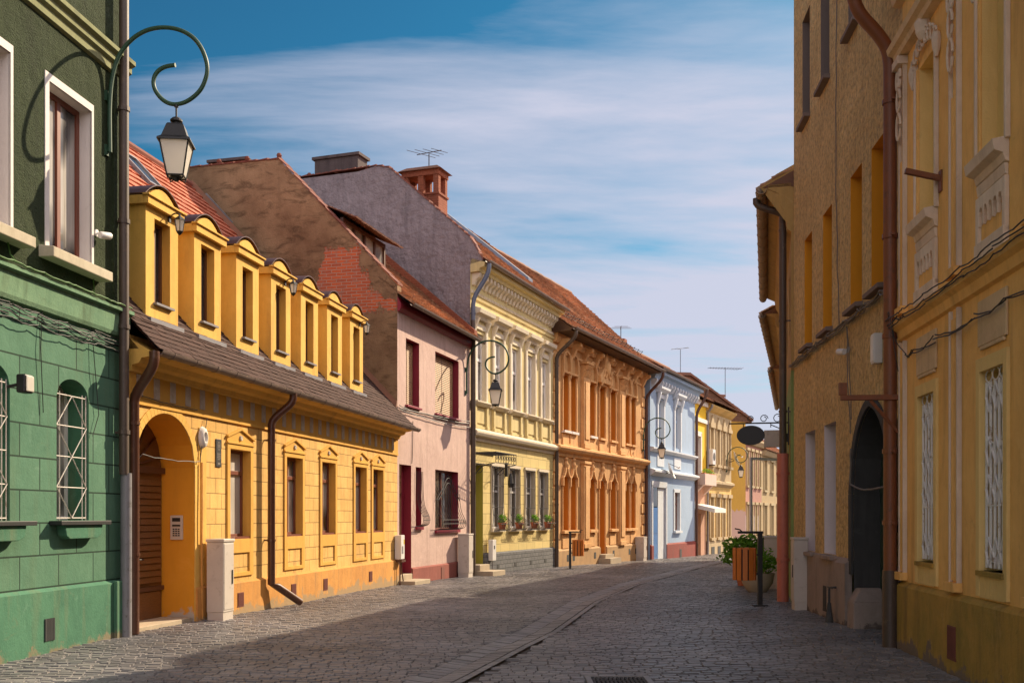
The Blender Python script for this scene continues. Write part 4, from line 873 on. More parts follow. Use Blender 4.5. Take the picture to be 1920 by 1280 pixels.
for k, (a, b, z0, z1) in enumerate(lo_):
    if k == 0:
        d = obj('door', MB().box(a, b, .22, .27, -.2, z1), MAT['maroon'], rt); p = MB()
        for q0, q1 in ((.45, 1.2), (1.35, 2.2), (2.35, 3.0)): p.box(a + .15, b - .15, .20, .22, q0, q1)
        obj('door_panel', p, MAT['maroon'], d, bevel=.01)
    else:
        w = window(rt, a, b, z0, z1, .2, MAT['redwood'], MAT['glassdark'], 1 if k == 2 else 0, (), .055)
        obj('sill', MB().box(a - .04, b + .04, -.07, .2, z0 - .10, z0 - .01), MAT['maroon'], w)
        g = MB(); n = 12 if k == 2 else 5
        def prof(x, full): # belly of the basket grille
            m = (a + b) / 2; hw = (b - a) / 2; top = z1 - .12 if full else z1 - .12 - (abs(x - m) / hw) ** 1.5 * .55
            return [(x, -.03, top), (x, -.05, z0 + .85), (x, -.10, z0 + .55), (x, -.22, z0 + .32), (x, -.26, z0 + .18), (x, -.22, z0 + .05), (x, -.05, z0 + .0)]
        for i in range(n + 1): g.tube(smooth(prof(a - .03 + (b - a + .06) * i / n, k == 1), 1), .009, 5)
        for yy, zz in ((-.03, z0), (-.26, z0 + .18), (-.235, z0 + .30)): g.tube([(a - .03, yy, zz), (b + .03, yy, zz)], .011, 5)
        for i in range(14):
            if k == 2: x = a + (b - a) * (i + .5) / 14; g.tube([(x - .04, -.255, z0 + .19), (x, -.25, z0 + .28), (x + .04, -.255, z0 + .19)], .006, 4)
        if k == 2:
            m = (a + b) / 2; hw = (b - a) / 2
            for e in (0, .16): g.tube(smooth([(a - .02 + e, -.05, z0 + .9), (a + hw * .5, -.045, z1 - .55 - e), (m, -.045, z1 - .12 - e), (b - hw * .5, -.045, z1 - .55 - e), (b + .02 - e, -.05, z0 + .9)], 2), .013, 5)
        obj('window_grille', g, MAT['greyiron'], rt, True)
a = F.u(827); v = MB(); v.box(a - .14, a + .14, -.065, -.05, -.22, .16); obj('vent_grille', v, MAT['ventred'], rt)
obj('step', MB().box(-.1, 1.15, -.55, -.05, -.4, -.05).box(.05, 1.05, -.05, .26, -.4, .10), MAT['stone'], rt, bevel=.015)
sp_ = [((.05, -.04, F.z(748, 760)), (F.u(800), -.04, F.z(800, 778)), 9, .04), ((F.u(800), -.04, F.z(800, 778)), (L - .2, -.05, F.z(873, 792)), 9, .05), ((.05, -.06, F.z(748, 768)), (L - .2, -.06, F.z(873, 800)), 14, .07), ((.05, -.05, F.z(748, 765)), (L - .3, -.08, F.z(870, 788)), 14, .03)]
cables('thin black cables slung across the pink front below the upper windows', F, sp_, .012, loops=[[(F.u(773), -.02, 4.4), (F.u(772), -.02, 3.4), (F.u(771), -.02, 3.2)], [(.1, -.03, 4.6), (.3, -.04, 4.2), (.9, -.04, 4.35)]])
cabinet('utility_cabinet', 'tall grey utility cabinet standing between the pink and the cream house', F, F.u(874, .3), .28, .48, .36, 1.42, MAT['cabinet'])
# ================================================================== CREAM HOUSE
F = FC; L = F.L; rt = F.root('cream_house', 'pale cream yellow house with white window hoods and a grey stone plinth')
MAT['cream'] = plaster('pale_cream_plaster', (0.64, 0.52, 0.245), (0.52, 0.41, 0.19), (0.34, 0.27, 0.14), stain=.8, streak=.55, bump=.25)
MAT['creamash'] = plaster('pale_cream_ashlar', (0.64, 0.51, 0.215), (0.56, 0.43, 0.175), (0.48, 0.38, 0.18), joints=(.95, .36, .012), jdark=.5, stain=.5, streak=.3)
MAT['creamtrim'] = plaster('creamy_white_trim', (0.66, 0.575, 0.43), (0.57, 0.48, 0.35), (0.5, 0.42, 0.3), stain=.5, streak=.4)
MAT['purple'] = plaster('mauve_grey_firewall', (0.30, 0.25, 0.255), (0.225, 0.185, 0.19), (0.15, 0.125, 0.13), stain=1, streak=.7, bump=.8, bs=6, big=1.6, bd=.08, speck=.12)
MAT['greystone'] = plaster('grey_stone_cladding', (0.16, 0.16, 0.165), (0.12, 0.12, 0.125), (0.08, 0.08, 0.09), joints=(.34, .15, .012), jdark=.5, stain=.8, bump=.6)
MAT['olive'] = plaster('olive_doorway', (0.37, 0.33, 0.045), (0.32, 0.28, 0.04), stain=.4)
zE = 10.0; zF = F.z(885, 813)
ups = [(F.u(a), F.u(b)) for a, b in ((889, 909), (925, 942), (958, 973), (987, 1002), (1014, 1026))]
wd = sum(b - a for a, b in ups) / 5; m0 = sum(a + b for a, b in ups) / 10; stp = sum((i - 2) * (a + b) / 2 for i, (a, b) in enumerate(ups)) / 10
ups = [(m0 + stp * (i - 2) - wd / 2, m0 + stp * (i - 2) + wd / 2) for i in range(5)]
uz0, uz1 = 5.60, 7.92
lows = [(F.u(a), F.u(b)) for a, b in ((921.5, 942), (954, 973.5), (984.5, 1001), (1011, 1025))]; wl = sum(b - a for a, b in lows) / 4; lows = [((a + b) / 2 - wl / 2, (a + b) / 2 + wl / 2) for a, b in lows]
lz0, lz1 = 1.28, 3.48
dA, dB = F.u(887), F.u(905.5)
lw = MB(); rv = MB(); dv = MB()
wall(lw, 0, L, .40, zF, [(a, b, lz0, lz1, rv, .22, 'rect', 0) for a, b in lows] + [(dA, dB, .40, 3.45, dv, .8, 'rect', 0)]); obj('wall', lw, MAT['creamash'], rt)
wall(dv, dA, dB, -.5, .40, [(dA, dB, -.5, .40, dv, .8, 'rect', 0)]); obj('doorway_reveal', dv, MAT['olive'], rt); 
uw = MB(); wall(uw, 0, L, zF, zE + .5, [(a, b, uz0, uz1, rv, .2, 'rect', 0) for a, b in ups]); obj('wall', uw, MAT['cream'], rt); obj('window_reveal', rv, MAT['creamtrim'], rt)
d = obj('door', MB().box(dA, dB, .8, .86, -.4, 3.45), MAT['olive'], rt); p = MB()
for z0, z1 in ((.1, 1.0), (1.15, 2.2)): p.box(dA + .12, (dA + dB) / 2 - .05, .78, .8, z0, z1).box((dA + dB) / 2 + .05, dB - .12, .78, .8, z0, z1)
obj('door_panel', p, MAT['olive'], d)
for a, b in ups:
    w = window(rt, a, b, uz0, uz1, .10, MAT['whitepaint'], MAT['glass'], 1, (.62,), .085)
    s = MB(); e = .17
    s.box(a - e, a, -.07, 0, uz0 - .0, uz1 + .12); s.box(b, b + e, -.07, 0, uz0, uz1 + .12); s.box(a - e, b + e, -.05, 0, uz1 + .12, uz1 + .30)
    s.prismx(a - e - .1, b + e + .1, [(0, uz1 + .42), (-.10, uz1 + .44), (-.16, uz1 + .56), (-.30, uz1 + .60), (-.33, uz1 + .74), (0, uz1 + .84)])
    for x in (a - e, b): s.hull([(x + .02, -.07, uz1 + .10), (x + e - .02, -.07, uz1 + .10), (x + e - .02, 0, uz1 + .10), (x + .02, 0, uz1 + .10)], [(x + .02, -.22, uz1 + .44), (x + e - .02, -.22, uz1 + .44), (x + e - .02, 0, uz1 + .44), (x + .02, 0, uz1 + .44)])
    s.prismx(a - e - .06, b + e + .06, [(0, uz0 - .16), (-.10, uz0 - .14), (-.20, uz0 - .05), (-.20, uz0), (0, uz0 + .01)])
    obj('window_surround', s, MAT['creamtrim'], w, bevel=.01)
    q = MB(); z0, z1 = zF + .22, uz0 - .16      # balustrade-like panel below
    for x in (a - e, b): q.box(x, x + e, -.09, 0, z0, z1); q.box(x - .03, x + e + .03, -.12, 0, z0 - .02, z0 + .10)
    q.box(a + .03, b - .03, -.03, 0, z0 + .18, z1 - .12); q.box(a, b, -.05, 0, z0 + .0, z0 + .08); obj('apron_panel', q, MAT['creamtrim'] if False else MAT['cream'], rt, bevel=.008)
lm = MB(); lm.prismx(-.02, L, [(0, zF - .22), (-.06, zF - .2), (-.08, zF - .08), (-.22, zF - .04), (-.26, zF + .04), (-.26, zF + .10), (-.10, zF + .20), (0, zF + .22)]); obj('ledge', lm, MAT['creamtrim'], rt)
lm = MB(); lm.prismx(-.02, L, [(0, uz0 - .13), (-.06, uz0 - .12), (-.09, uz0 - .04), (0, uz0 - .02)]); obj('sill_band', lm, MAT['creamtrim'], rt)
co = MB(); zc = 8.98
co.prismx(-.0, L, [(0, zc), (-.05, zc + .02), (-.07, zc + .10), (0, zc + .12)]); co.prismx(0, L, [(0, zc + .86), (-.3, zc + .88), (-.34, zc + .98), (-.48, zc + 1.02), (-.52, zc + 1.16), (-.1, zc + 1.3), (0, zc + 1.3)])
obj('cornice', co, MAT['cream'], rt)
md = MB(); n = 26
for k in range(n):
    x = .2 + (L - .4) * k / (n - 1); md.prismx(x - .085, x + .085, [(0, zc + .45), (-.08, zc + .47), (-.14, zc + .62), (-.28, zc + .72), (-.29, zc + .86), (0, zc + .86)])
obj('modillions', md, MAT['creamtrim'], rt); bb = MB()
for k in range(60): x = .08 + (L - .16) * k / 59; bb.box(x - .04, x + .03, -.06, 0, zc + .18, zc + .28)
obj('dentils', bb, MAT['creamtrim'], rt)
for i, (a, b) in enumerate(lows):
    w = window(rt, a, b, lz0, lz1, .12, MAT['whitepaint'], MAT['glassdark'], 1, (.6,), .06)
    s = MB(); s.box(a - .07, a, -.04, 0, lz0, lz1); s.box(b, b + .07, -.04, 0, lz0, lz1); s.box(a - .1, b + .1, -.06, 0, lz1, lz1 + .10); s.box(a - .1, b + .1, -.10, .12, lz0 - .12, lz0); obj('window_surround', s, MAT['creamtrim'], w)
    g = MB()
    for k in range(8):
        x = a - .02 + (b - a + .04) * k / 7; g.tube(smooth([(x, -.05, lz1 - .02), (x, -.05, lz0 + .55), (x, -.12, lz0 + .42), (x, -.34, lz0 + .25), (x, -.36, lz0 + .08), (x, -.28, lz0 - .06), (x, -.06, lz0 - .08)], 1), .010, 5)
    for y, z in ((-.05, lz1 - .02), (-.36, lz0 + .16), (-.28, lz0 - .06), (-.05, lz0 + .75), (-.05, lz0 + 1.5)): g.tube([(a - .04, y, z), (b + .04, y, z)], .010, 5)
    obj('window_grille', g, MAT['greyiron'], rt, True)
MAT['leaf'] = tilemat('green_leaf', [(0.09, .22, .018), (0.17, .36, .03), (0.26, .48, .06)], lich=0, leaf=.35)
MAT['flower'] = tilemat('yellow_flower', [(0.65, .40, .03), (0.75, .55, .06)], lich=0)
def leaves(n, c, rx, ry, rz, s, rg, hang=0.0):
    mb = MB()
    for _ in range(n):
        while True:
            p = Vector((rg.uniform(-1, 1), rg.uniform(-1, 1), rg.uniform(-1, 1)))
            if .25 < p.length < 1: break
        p *= 1 + .22 * math.sin(p.x * 5 + 1) * math.sin(p.y * 4) + .2 * math.sin(p.z * 6 + p.x * 3)
        p = Vector((p.x * rx, p.y * ry, p.z * rz - hang * (p.x ** 2 + p.y ** 2))) + Vector(c)
        a = Vector((rg.gauss(0, 1), rg.gauss(0, 1), rg.gauss(0, .6))).normalized(); b = a.cross(Vector((rg.gauss(0, 1), rg.gauss(0, 1), rg.gauss(0, 1)))).normalized(); l = s * rg.uniform(.6, 1.3)
        mb.add([p - a * l, p + b * l * .45, p + a * l, p - b * l * .45], [(0, 1, 2, 3)])
    return mb
places = ['nearest', 'second nearest', 'third nearest', 'farthest']
for i, (a, b) in enumerate(lows):
    t = thing('flower_pot', f'terracotta flower pot in the {places[i]} of the four window grilles of the cream house', 'flower pot', F.world((a + b) / 2, .20, lz0 - .04), F.rz, 'flower pots behind the cream house grilles')
    obj('pot', MB().lathe([(.10, 0), (.15, .20), (.165, .20), (.165, .25), (.14, .25), (.13, .2)], (0, 0, 0), 14), MAT['terracotta'], t)
    obj('foliage', leaves(150, (0, 0, .38), .20, .14, .18, .05, random.Random(i)), MAT['leaf'], t)
pb = MB()
for a, b in ((dB + .02, L),): pb.prismx(a, b, [(0, -.6), (-.08, -.6), (-.08, .40), (0, .45)])
pb.box(0, dA - .01, -.08, .0, -.6, .45); obj('plinth', pb, MAT['greystone'], rt)
for px in (930, 963, 992, 1019): a = F.u(px); obj('vent_grille', MB().box(a - .12, a + .12, -.09, -.08, -.12, .02), MAT['ventdark'], rt)
# iron canopy over the door
cn = MB(); zt = 3.85; x0, x1 = dA - .1, dB + 1.0
for y in (-.02, -.85): cn.tube([(x0, y, zt), (x1, y, zt)], .018, 6); cn.tube([(x0, y, zt - .35), (x1, y, zt - .35)], .014, 6)
for k in range(9):
    x = x0 + (x1 - x0) * k / 8; cn.tube([(x, -.85, zt), (x, -.85, zt - .35)], .010, 5); cn.tube([(x, -.02, zt), (x, -.85, zt)], .010, 5)
    if k < 8: cn.tube([(x + .09 + .07 * math.cos(q * .9), -.86, zt - .17 + .08 * math.sin(q * .9)) for q in range(9)], .010, 5)
for x in (x0, x1):
    cn.tube(smooth([(x, -.03, zt - 1.25), (x, -.06, zt - .8), (x, -.35, zt - .45), (x, -.82, zt - .36)], 2), .016, 6)
    cn.tube([(x, -.25 + .14 * math.cos(q * .7), zt - .55 + .14 * math.sin(q * .7)) for q in range(8)], .011, 5)
obj('door_canopy', cn, MAT['greyiron'], rt, True)
obj('step', MB().box(dA - .1, dB + .2, -.75, -.05, -.6, -.12).box(dA, dB, -.25, .5, -.6, .08), MAT['stone'], rt, bevel=.015)
t = thing('meter_box', 'small white meter box on the grey stone plinth beside the cream doorway', 'meter box', F.world(F.u(914.5), .09, .28), F.rz)
obj('box', MB().box(-.17, .17, -.16, 0, -.1, .62), MAT['plastic'], t, bevel=.01); obj('pipe', MB().tube([(0, -.08, -.1), (0, -.08, -.45), (.1, -.04, -.5)], .02, 6), MAT['greypipe'], t); obj('label_plate', MB().box(-.05, .05, -.166, -.16, .3, .42), MAT['greyiron'], t)
u, z = F.loc(947, 893); t = thing('wall_light', 'slim black wall light between the ground windows of the cream house', 'wall light', F.world(u, .0, z), F.rz)
obj('arm', MB().box(-.04, .04, -.10, 0, .0, .5), MAT['black'], t); obj('shade', MB().lathe([(.05, .1), (.12, -.25), (.09, -.4)], (0, -.22, 0), 8), MAT['black'], t)
# gable firewall, roof, gutter
g = MB(); yR = 3.3; zG = 13.65
gp = [(0, -.4), (0, zE + .1), (-.45, zE + .2), (-.2, zE + .75), (0, zE + 1.0), (yR - .3, zG), (yR + .2, zG + .12), (yR + .9, zG), (9, zG - .0), (11, 12), (11, -.4)]
g.poly([(-.0, y, z) for y, z in gp]); g.poly([(.3, y, z) for y, z in gp]); obj('firewall', g, MAT['purple'], rt)
cp = MB()
def cope2(p, q, n):
    for k in range(n):
        a = Vector(p).lerp(Vector(q), k / n); b = Vector(p).lerp(Vector(q), (k + 1.05) / n); h = rnd(0, .02)
        cp.hull([(-.02, a.x, a.y + h), (.0, a.x, a.y + .06 + h), (.3, a.x, a.y + .06 + h), (.34, a.x, a.y + h)], [(-.05, b.x, b.y), (.0, b.x, b.y + .03), (.3, b.x, b.y + .03), (.34, b.x, b.y)])
cope2((-.45, zE + .22), (0, zE + 1.0), 3); cope2((0, zE + 1.0), (yR - .3, zG), 14); cope2((yR - .3, zG), (yR + .2, zG + .12), 2); cope2((yR + .2, zG + .12), (9, zG), 20)
for y in (3.9, 5.1, 6.2, 7.2): cp.lathe([(.07, 0), (.09, .07), (.05, .14)], (.1, y, zG + .06), 8)
obj('coping', cp, MAT['coping'], rt)
b = MB(); b.quad((L, 0, -.5), (L, 11, -.5), (L, 11, zE), (L, 0, zE)); b.quad((0, 11, -.5), (L, 11, -.5), (L, 11, 12), (0, 11, 12)); obj('wall', b, MAT['concrete'], rt)
A_ = (-.55, zE + .22); K_ = (.2, zE + .85); B_ = (3.1, 13.35)
rb = MB(); 
for p, q in ((A_, K_), (K_, B_), (B_, (8.5, 13.3)), ((8.5, 13.3), (11, 12))): rb.quad((.3, p[0], p[1] - .04), (L, p[0], p[1] - .04), (L, q[0], q[1] - .04), (.3, q[0], q[1] - .04))
roof = obj('roof', rb, MAT['coping'], rt); tl = MB(); tiles(tl, .05, L + .05, A_, K_, .2, .21, .07, jit=1.8); tiles(tl, .3, L, K_, B_, .2, .22, .07, jit=1.8); obj('roof_tiles', tl, MAT['oldtile'], roof)
# blue-grey sheet metal valley
e = MB(); e.hull([(L * .72, K_[0], K_[1] + .06), (L * .72 + .5, K_[0], K_[1] + .06), (L * .72 + .5, K_[0], K_[1] + .2), (L * .72, K_[0], K_[1] + .2)], [(L * .30, B_[0], B_[1] + .06), (L * .30 + .5, B_[0], B_[1] + .06), (L * .30 + .5, B_[0], B_[1] + .25), (L * .30, B_[0], B_[1] + .25)])
MAT['bluesheet'] = paint('blue_grey_sheet', (0.10, 0.12, 0.17), .4, .2); obj('metal_valley', e, MAT['bluesheet'], roof)
obj('gutter', MB().gutter(.0, L + .1, -.62, zE + .20, .10), MAT['gutter'], rt, True)
swan(rt, 'rain_pipe', MAT['bluesheet'], .12, -.62, zE + .1, -.12, 8.75, 8.2, .075, x2=-.05)
obj('rain_pipe', MB().tube([(-.05, -.12, 8.22), (-.05, -.12, -.4)], .085, 10), MAT['darkpipe'], rt, True)
# chimneys: one dark rendered block, one brick with openings
def chim_local(px0, px1, py_top, yloc): 
    u0 = F.u(px0, -yloc); u1 = F.u(px1, -yloc); return u0, u1, F.z((px0 + px1) / 2, py_top, -yloc)
yc = 5.2; zt = F.z(650, 284, -yc) - .36; k = MB(); hw = 1.30
y0 = yR + 1.05; y1 = y0 + 1.72
k.box(.25, .95, y0, y1, 12.5, zt - .1); k2 = MB(); k2.box(.18, 1.02, y0 - .08, y1 + .08, zt - .1, zt); ch = obj('chimney', k, MAT['concrete'], roof); obj('chimney_cap', k2, MAT['concrete'], roof)
yc = 2.1; cz = F.z(797, 320, -yc); c0 = F.u(797, -yc)
def brick_chimney(roof, cx, cy, zb, zt, wx, wy, name='chimney'):
    k = MB(); zo0, zo1 = zt - .98, zt - .30
    k.box(cx - wx, cx + wx, cy - wy, cy + wy, zb, zo0); k.box(cx - wx - .04, cx + wx + .04, cy - wy - .04, cy + wy + .04, zo0, zo0 + .07)
    for sx in (-1, 1):
        for sy in (-1, 0, 1): k.box(cx + sx * wx - .09 - (.09 * sx), cx + sx * wx + .09 - (.09 * sx), cy + sy * (wy - .1) - .1, cy + sy * (wy - .1) + .1, zo0 + .07, zo1)
    k.box(cx - wx - .03, cx + wx + .03, cy - wy - .03, cy + wy + .03, zo1, zt - .12); obj(name, k, MAT['brick'], roof)
    c = MB(); c.hull([(cx - wx - .14, cy - wy - .14, zt - .12), (cx + wx + .14, cy - wy - .14, zt - .12), (cx + wx + .14, cy + wy + .14, zt - .12), (cx - wx - .14, cy + wy + .14, zt - .12)], [(cx - wx + .1, cy - wy + .1, zt + .05), (cx + wx - .1, cy - wy + .1, zt + .05), (cx + wx - .1, cy + wy - .1, zt + .05), (cx - wx + .1, cy + wy - .1, zt + .05)]); obj('chimney_cap', c, MAT['darktile'], roof)
brick_chimney(roof, max(c0, .9), yc, 11.0, cz, .38, .68)
# brown chimney behind the first firewall
yc = 5.4; zt = FPK.z(408, 284, -yc)
cz2 = MB(); cz2.box(.5, 1.2, 4.9, 6.0, 11.0, zt - .08); ch_ = obj('chimney', cz2, MAT['brick'], bpy.data.objects['pink_house']); obj('chimney_cap', MB().box(.42, 1.28, 4.8, 6.1, zt - .08, zt), MAT['concrete'], ch_)
def aerial(label, loc, rz, h, n, span, tilt=0.0, two=False):
    t = thing('tv_aerial', label, 'aerial', loc, rz)
    obj('mast', MB().tube([(0, 0, 0), (0, 0, h)], .022, 6), MAT['steel'], t)
    a = MB(); a.tube([(-span / 2, 0, h - .05), (span / 2, 0, h - .05 + tilt)], .016, 5)
    for k in range(n):
        x = -span / 2 + span * (k + .3) / n; w = .35 + .35 * (k / n); a.tube([(x, -w, h - .05 + tilt * (x / span + .5)), (x, w, h - .05 + tilt * (x / span + .5))], .010, 5)
    obj('elements', a, MAT['steel'], t)
aerial('tv aerial on the brick chimney of the cream house', F.world(max(c0, .9), -1.95, cz + .0), F.rz + R(60), .55, 4, 1.45, .22)

# ================================================================== ORANGE HOUSE
F = FO; L = F.L; rt = F.root('orange_house', 'ornate orange house with pilasters and pointed window hoods')
MAT['orange'] = plaster('orange_limewash', (0.60, 0.34, 0.135), (0.44, 0.23, 0.09), (0.27, 0.135, 0.065), stain=1, streak=.75, bump=.35, bs=20)
MAT['orangetrim'] = plaster('orange_stucco_trim', (0.72, 0.42, 0.18), (0.56, 0.29, 0.11), (0.27, 0.14, 0.07), stain=.9, streak=.6, bump=.4, bs=20)
MAT['orangerev'] = plaster('deep_orange_shutter', (0.52, 0.19, 0.022), (0.45, 0.16, 0.02), (0.3, 0.11, 0.03), stain=.6, streak=.3)
MAT['tanbase'] = plaster('sandstone_plinth', (0.45, 0.28, 0.13), (0.36, 0.22, 0.11), (0.24, 0.16, 0.1), stain=.9, streak=.6)
zF = 4.50; zE = 9.20
ux = [(1054, 1065), (1068, 1079), (1103.5, 1114.5), (1122.5, 1133.5), (1143, 1153.5), (1170.5, 1179), (1181.5, 1190)]
us = [(F.u(a), F.u(b)) for a, b in ux]
uz0, uz1, lz0, lz1 = 5.35, 7.72, 1.12, 3.45
w_ = MB(); rv = MB()
ops = [(a, b, uz0, uz1, rv, .34, 'rect', 0) for a, b in us]
for i, (a, b) in enumerate(us): ops.append((a, b, lz0 if i != 3 else -.5, lz1 if i != 3 else lz1 - .05, rv, .34, 'arch', .35))
wall(w_, 0, L, -.9, zE + .5, ops); obj('wall', w_, MAT['orange'], rt); obj('window_reveal', rv, MAT['orangerev'], rt)
for i, (a, b) in enumerate(us):
    w = window(rt, a, b, uz0, uz1, .26, MAT['orangerev'] if i != 3 else MAT['whitepaint'], MAT['glassdark'] if i != 3 else MAT['glass'], 1, (.7,), .11 if i != 3 else .07)
    if i in (0, 1, 2): obj('sill', MB().box(a - .06, b + .06, -.16, .2, uz0 - .10, uz0 - .0), MAT['whitereveal'], w)
    else: obj('sill', MB().box(a - .06, b + .06, -.14, .2, uz0 - .10, uz0), MAT['orangetrim'], w)
    if i == 3:
        d = obj('door', MB().box(a, b, .28, .34, -.6, lz1), MAT['orangerev'], rt); p = MB()
        for z0, z1 in ((-.1, .9), (1.1, 2.5)): p.box(a + .1, (a + b) / 2 - .04, .26, .28, z0, z1).box((a + b) / 2 + .04, b - .1, .26, .28, z0, z1)
        obj('door_panel', p, MAT['orangerev'], d)
    else: window(rt, a, b, lz0, lz1, .26, MAT['orangerev'], MAT['glassdark'], 1, (.72,), .11)
tr = MB()
def hood(a, b, z, h, th=.10, out=.12):     # ogee hood over a window with a finial knob
    m = (a + b) / 2; P = [(a - .04, z - .2), (a - .04, z + h * .25), (a + (m - a) * .35, z + h * .42), (a + (m - a) * .62, z + h * .62), (m - .06, z + h * .95)]
    Q = [(2 * m - x, zz) for x, zz in P]
    for pts, s in ((P, -1), (Q, 1)):
        for p, q in zip(pts, pts[1:]): tr.prism([p, q, (q[0] + s * th, q[1] + .03), (p[0] + s * th, p[1] + .03)], -out, 0)
    tr.lathe([(.02, 0), (.10, .10), (.12, .22), (.06, .36), (.10, .46), (.02, .56)], (m, -.05, z + h * .85), 8)
for i, (a, b) in enumerate(us):
    for x in (a, b):
        s = -1 if x == a else 1; tr.box(min(x, x + s * .07), max(x, x + s * .07), -.07, 0, uz0 - .05, uz1 + .1); tr.box(min(x, x + s * .06), max(x, x + s * .06), -.06, 0, (lz0 if i != 3 else -.4), lz1 - .25)
    hood(a, b, lz1 - .28, .62)
    # tall niche-like hood above the upper windows
    m = (a + b) / 2
    tr.box(a - .10, b + .10, -.14, 0, uz1 + .05, uz1 + .14)
    nn = 8; ar_ = [(a - .02 + (b - a + .04) * k / nn, uz1 + .5 + .42 * curve_at('arch', k / nn)) for k in range(nn + 1)]
    for p, q in zip(ar_, ar_[1:]): tr.prism([p, q, (m + (q[0] - m) * 1.32, q[1] + .10), (m + (p[0] - m) * 1.32, p[1] + .10)], -.13, 0)
    for x in (a - .12, b + .02): tr.prismx(x, x + .10, [(0, uz1 - .2), (-.10, uz1 - .1), (-.14, uz1 + .14), (-.14, uz1 + .55), (0, uz1 + .6)])
    tr.box(a - .02, b + .02, -.05, 0, zF + .30, uz0 - .12); tr.box(a - .09, b + .09, -.09, 0, zF + .20, zF + .30)
    if i != 3: tr.box(a - .12, b + .12, -.16, .2, lz0 - .14, lz0 - .01); tr.box(a - .03, b + .03, -.04, 0, .35, lz0 - .18)
PIL = [(F.u(1089), F.u(1100)), (F.u(1157.5), F.u(1167))]
for a, b in PIL:
    for z0, z1 in ((zF + .22, uz1 + .15), (.3, zF - .35)):
        tr.box(a, b, -.16, 0, z0, z1); tr.box(a + .13, b - .13, -.20, -.16, z0 + .4, z1 - .2); tr.box(a - .05, b + .05, -.21, 0, z0, z0 + .2)
        if z0 < 1: tr.box(a - .06, b + .06, -.22, 0, z1 - .12, z1); tr.box(a - .02, b + .02, -.19, 0, z1 - .25, z1 - .20)
    zc = uz1 + .15          # leafy capital
    for k in range(5):
        x = a + (b - a) * (k + .5) / 5
        for r_, zz in ((0, 0), (1, .26)): tr.hull([(x - .07, -.17, zc + zz), (x + .07, -.17, zc + zz), (x + .07, -.10, zc + zz), (x - .07, -.10, zc + zz)], [(x - .05, -.33 - .04 * r_, zc + zz + .26), (x + .05, -.33 - .04 * r_, zc + zz + .26), (x + .05, -.16, zc + zz + .28), (x - .05, -.16, zc + zz + .28)])
    tr.box(a - .10, b + .10, -.34, 0, zc + .56, zc + .68); tr.box(a, b, -.15, 0, zc, zc + .56)
for k in range(15):      # quoins at both ends
    z = .2 + k * .56
    if abs(z - zF) > .4:
        for x0, x1 in ((.02, .62 if k % 2 else .46), (L - (.62 if k % 2 else .46), L - .02)): tr.box(x0, x1, -.05, 0, z, z + .48)
obj('stucco_trim', tr, MAT['orangetrim'], rt, bevel=.012)
# crest over the middle window
a, b = us[3]; m = (a + b) / 2; zz = uz1 + .15
cr2 = MB().lathe([(.30, 0), (.26, .1), (.1, .16), (.02, .17)], (0, 0, 0), 12).xform(Matrix.Translation((m, -.28, zz + .72)) @ Matrix.Rotation(R(90), 4, 'X') @ Matrix.Diagonal((.9, 1.25, 1, 1)))
for s in (-1, 1):
    cr2.tube([(m + s * (.30 + .16 * math.cos(q * .8)), -.30, zz + .45 + .18 * math.sin(q * .8)) for q in range(8)], .05, 6); cr2.tube([(m + s * .62, -.2, zz - .1), (m + s * .62, -.26, zz + .25), (m + s * .45, -.28, zz + .42)], .08, 6)
cm = MB(); cm.prism([(a - .5, zz), (a - .5, zz + .3), (m - .35, zz + .75), (m - .2, zz + 1.25), (m, zz + 1.5), (m + .2, zz + 1.25), (m + .35, zz + .75), (b + .5, zz + .3), (b + .5, zz)], -.28, -.02)
co = obj('crest', cm, MAT['orangetrim'], rt, bevel=.02); obj('crest_shield', cr2, MAT['orangetrim'], co, True)
obj('ledge', MB().prismx(-.03, L + .03, [(0, zF - .28), (-.08, zF - .25), (-.12, zF - .1), (-.28, zF - .04), (-.34, zF + .06), (-.34, zF + .14), (-.1, zF + .22), (0, zF + .24)]), MAT['orangetrim'], rt)
pb = MB().prismx(.0, us[3][0] - .05, [(0, -.9), (-.12, -.9), (-.12, .26), (0, .34)]); pb.prismx(us[3][1] + .05, L, [(0, -.9), (-.12, -.9), (-.12, .26), (0, .34)]); obj('plinth', pb, MAT['tanbase'], rt)
for px in (1060, 1071, 1111, 1146, 1176, 1188): a = F.u(px); obj('vent_grille', MB().box(a - .13, a + .13, -.13, -.12, -.2, .08), MAT['ventdark'], rt)
obj('step', MB().box(us[3][0] - .4, us[3][1] + .4, -.7, -.1, -.9, -.22).box(us[3][0] - .2, us[3][1] + .2, -.4, .1, -.9, -.05), MAT['stone'], rt)
MAT['soffit'] = plaster('dark_eaves_wood', (0.13, 0.075, 0.04), (0.09, 0.05, 0.03), stain=.7)
fz = MB(); fz.box(.3, L - .3, -.06, 0, 8.55, 8.64); fz.prismx(0, L, [(0, zE - .3), (-.12, zE - .28), (-.2, zE - .1), (-.2, zE + .1), (0, zE + .12)])
for k in range(9): x = .6 + (L - 1.2) * k / 8; fz.prismx(x - .12, x + .12, [(0, zE - .75), (-.12, zE - .7), (-.3, zE - .32), (-.5, zE - .22), (-.5, zE - .1), (0, zE - .1)])
obj('cornice', fz, MAT['orangetrim'], rt)
so = MB(); so.prismx(-.2, L + .3, [(0, zE + .08), (-.85, zE + .10), (-.88, zE + .22), (0, zE + .75)]); obj('soffit', so, MAT['soffit'], rt)
A_ = (-.95, zE + .22); K_ = (.2, zE + .98); B_ = (4.2, 13.9)
rb = MB()
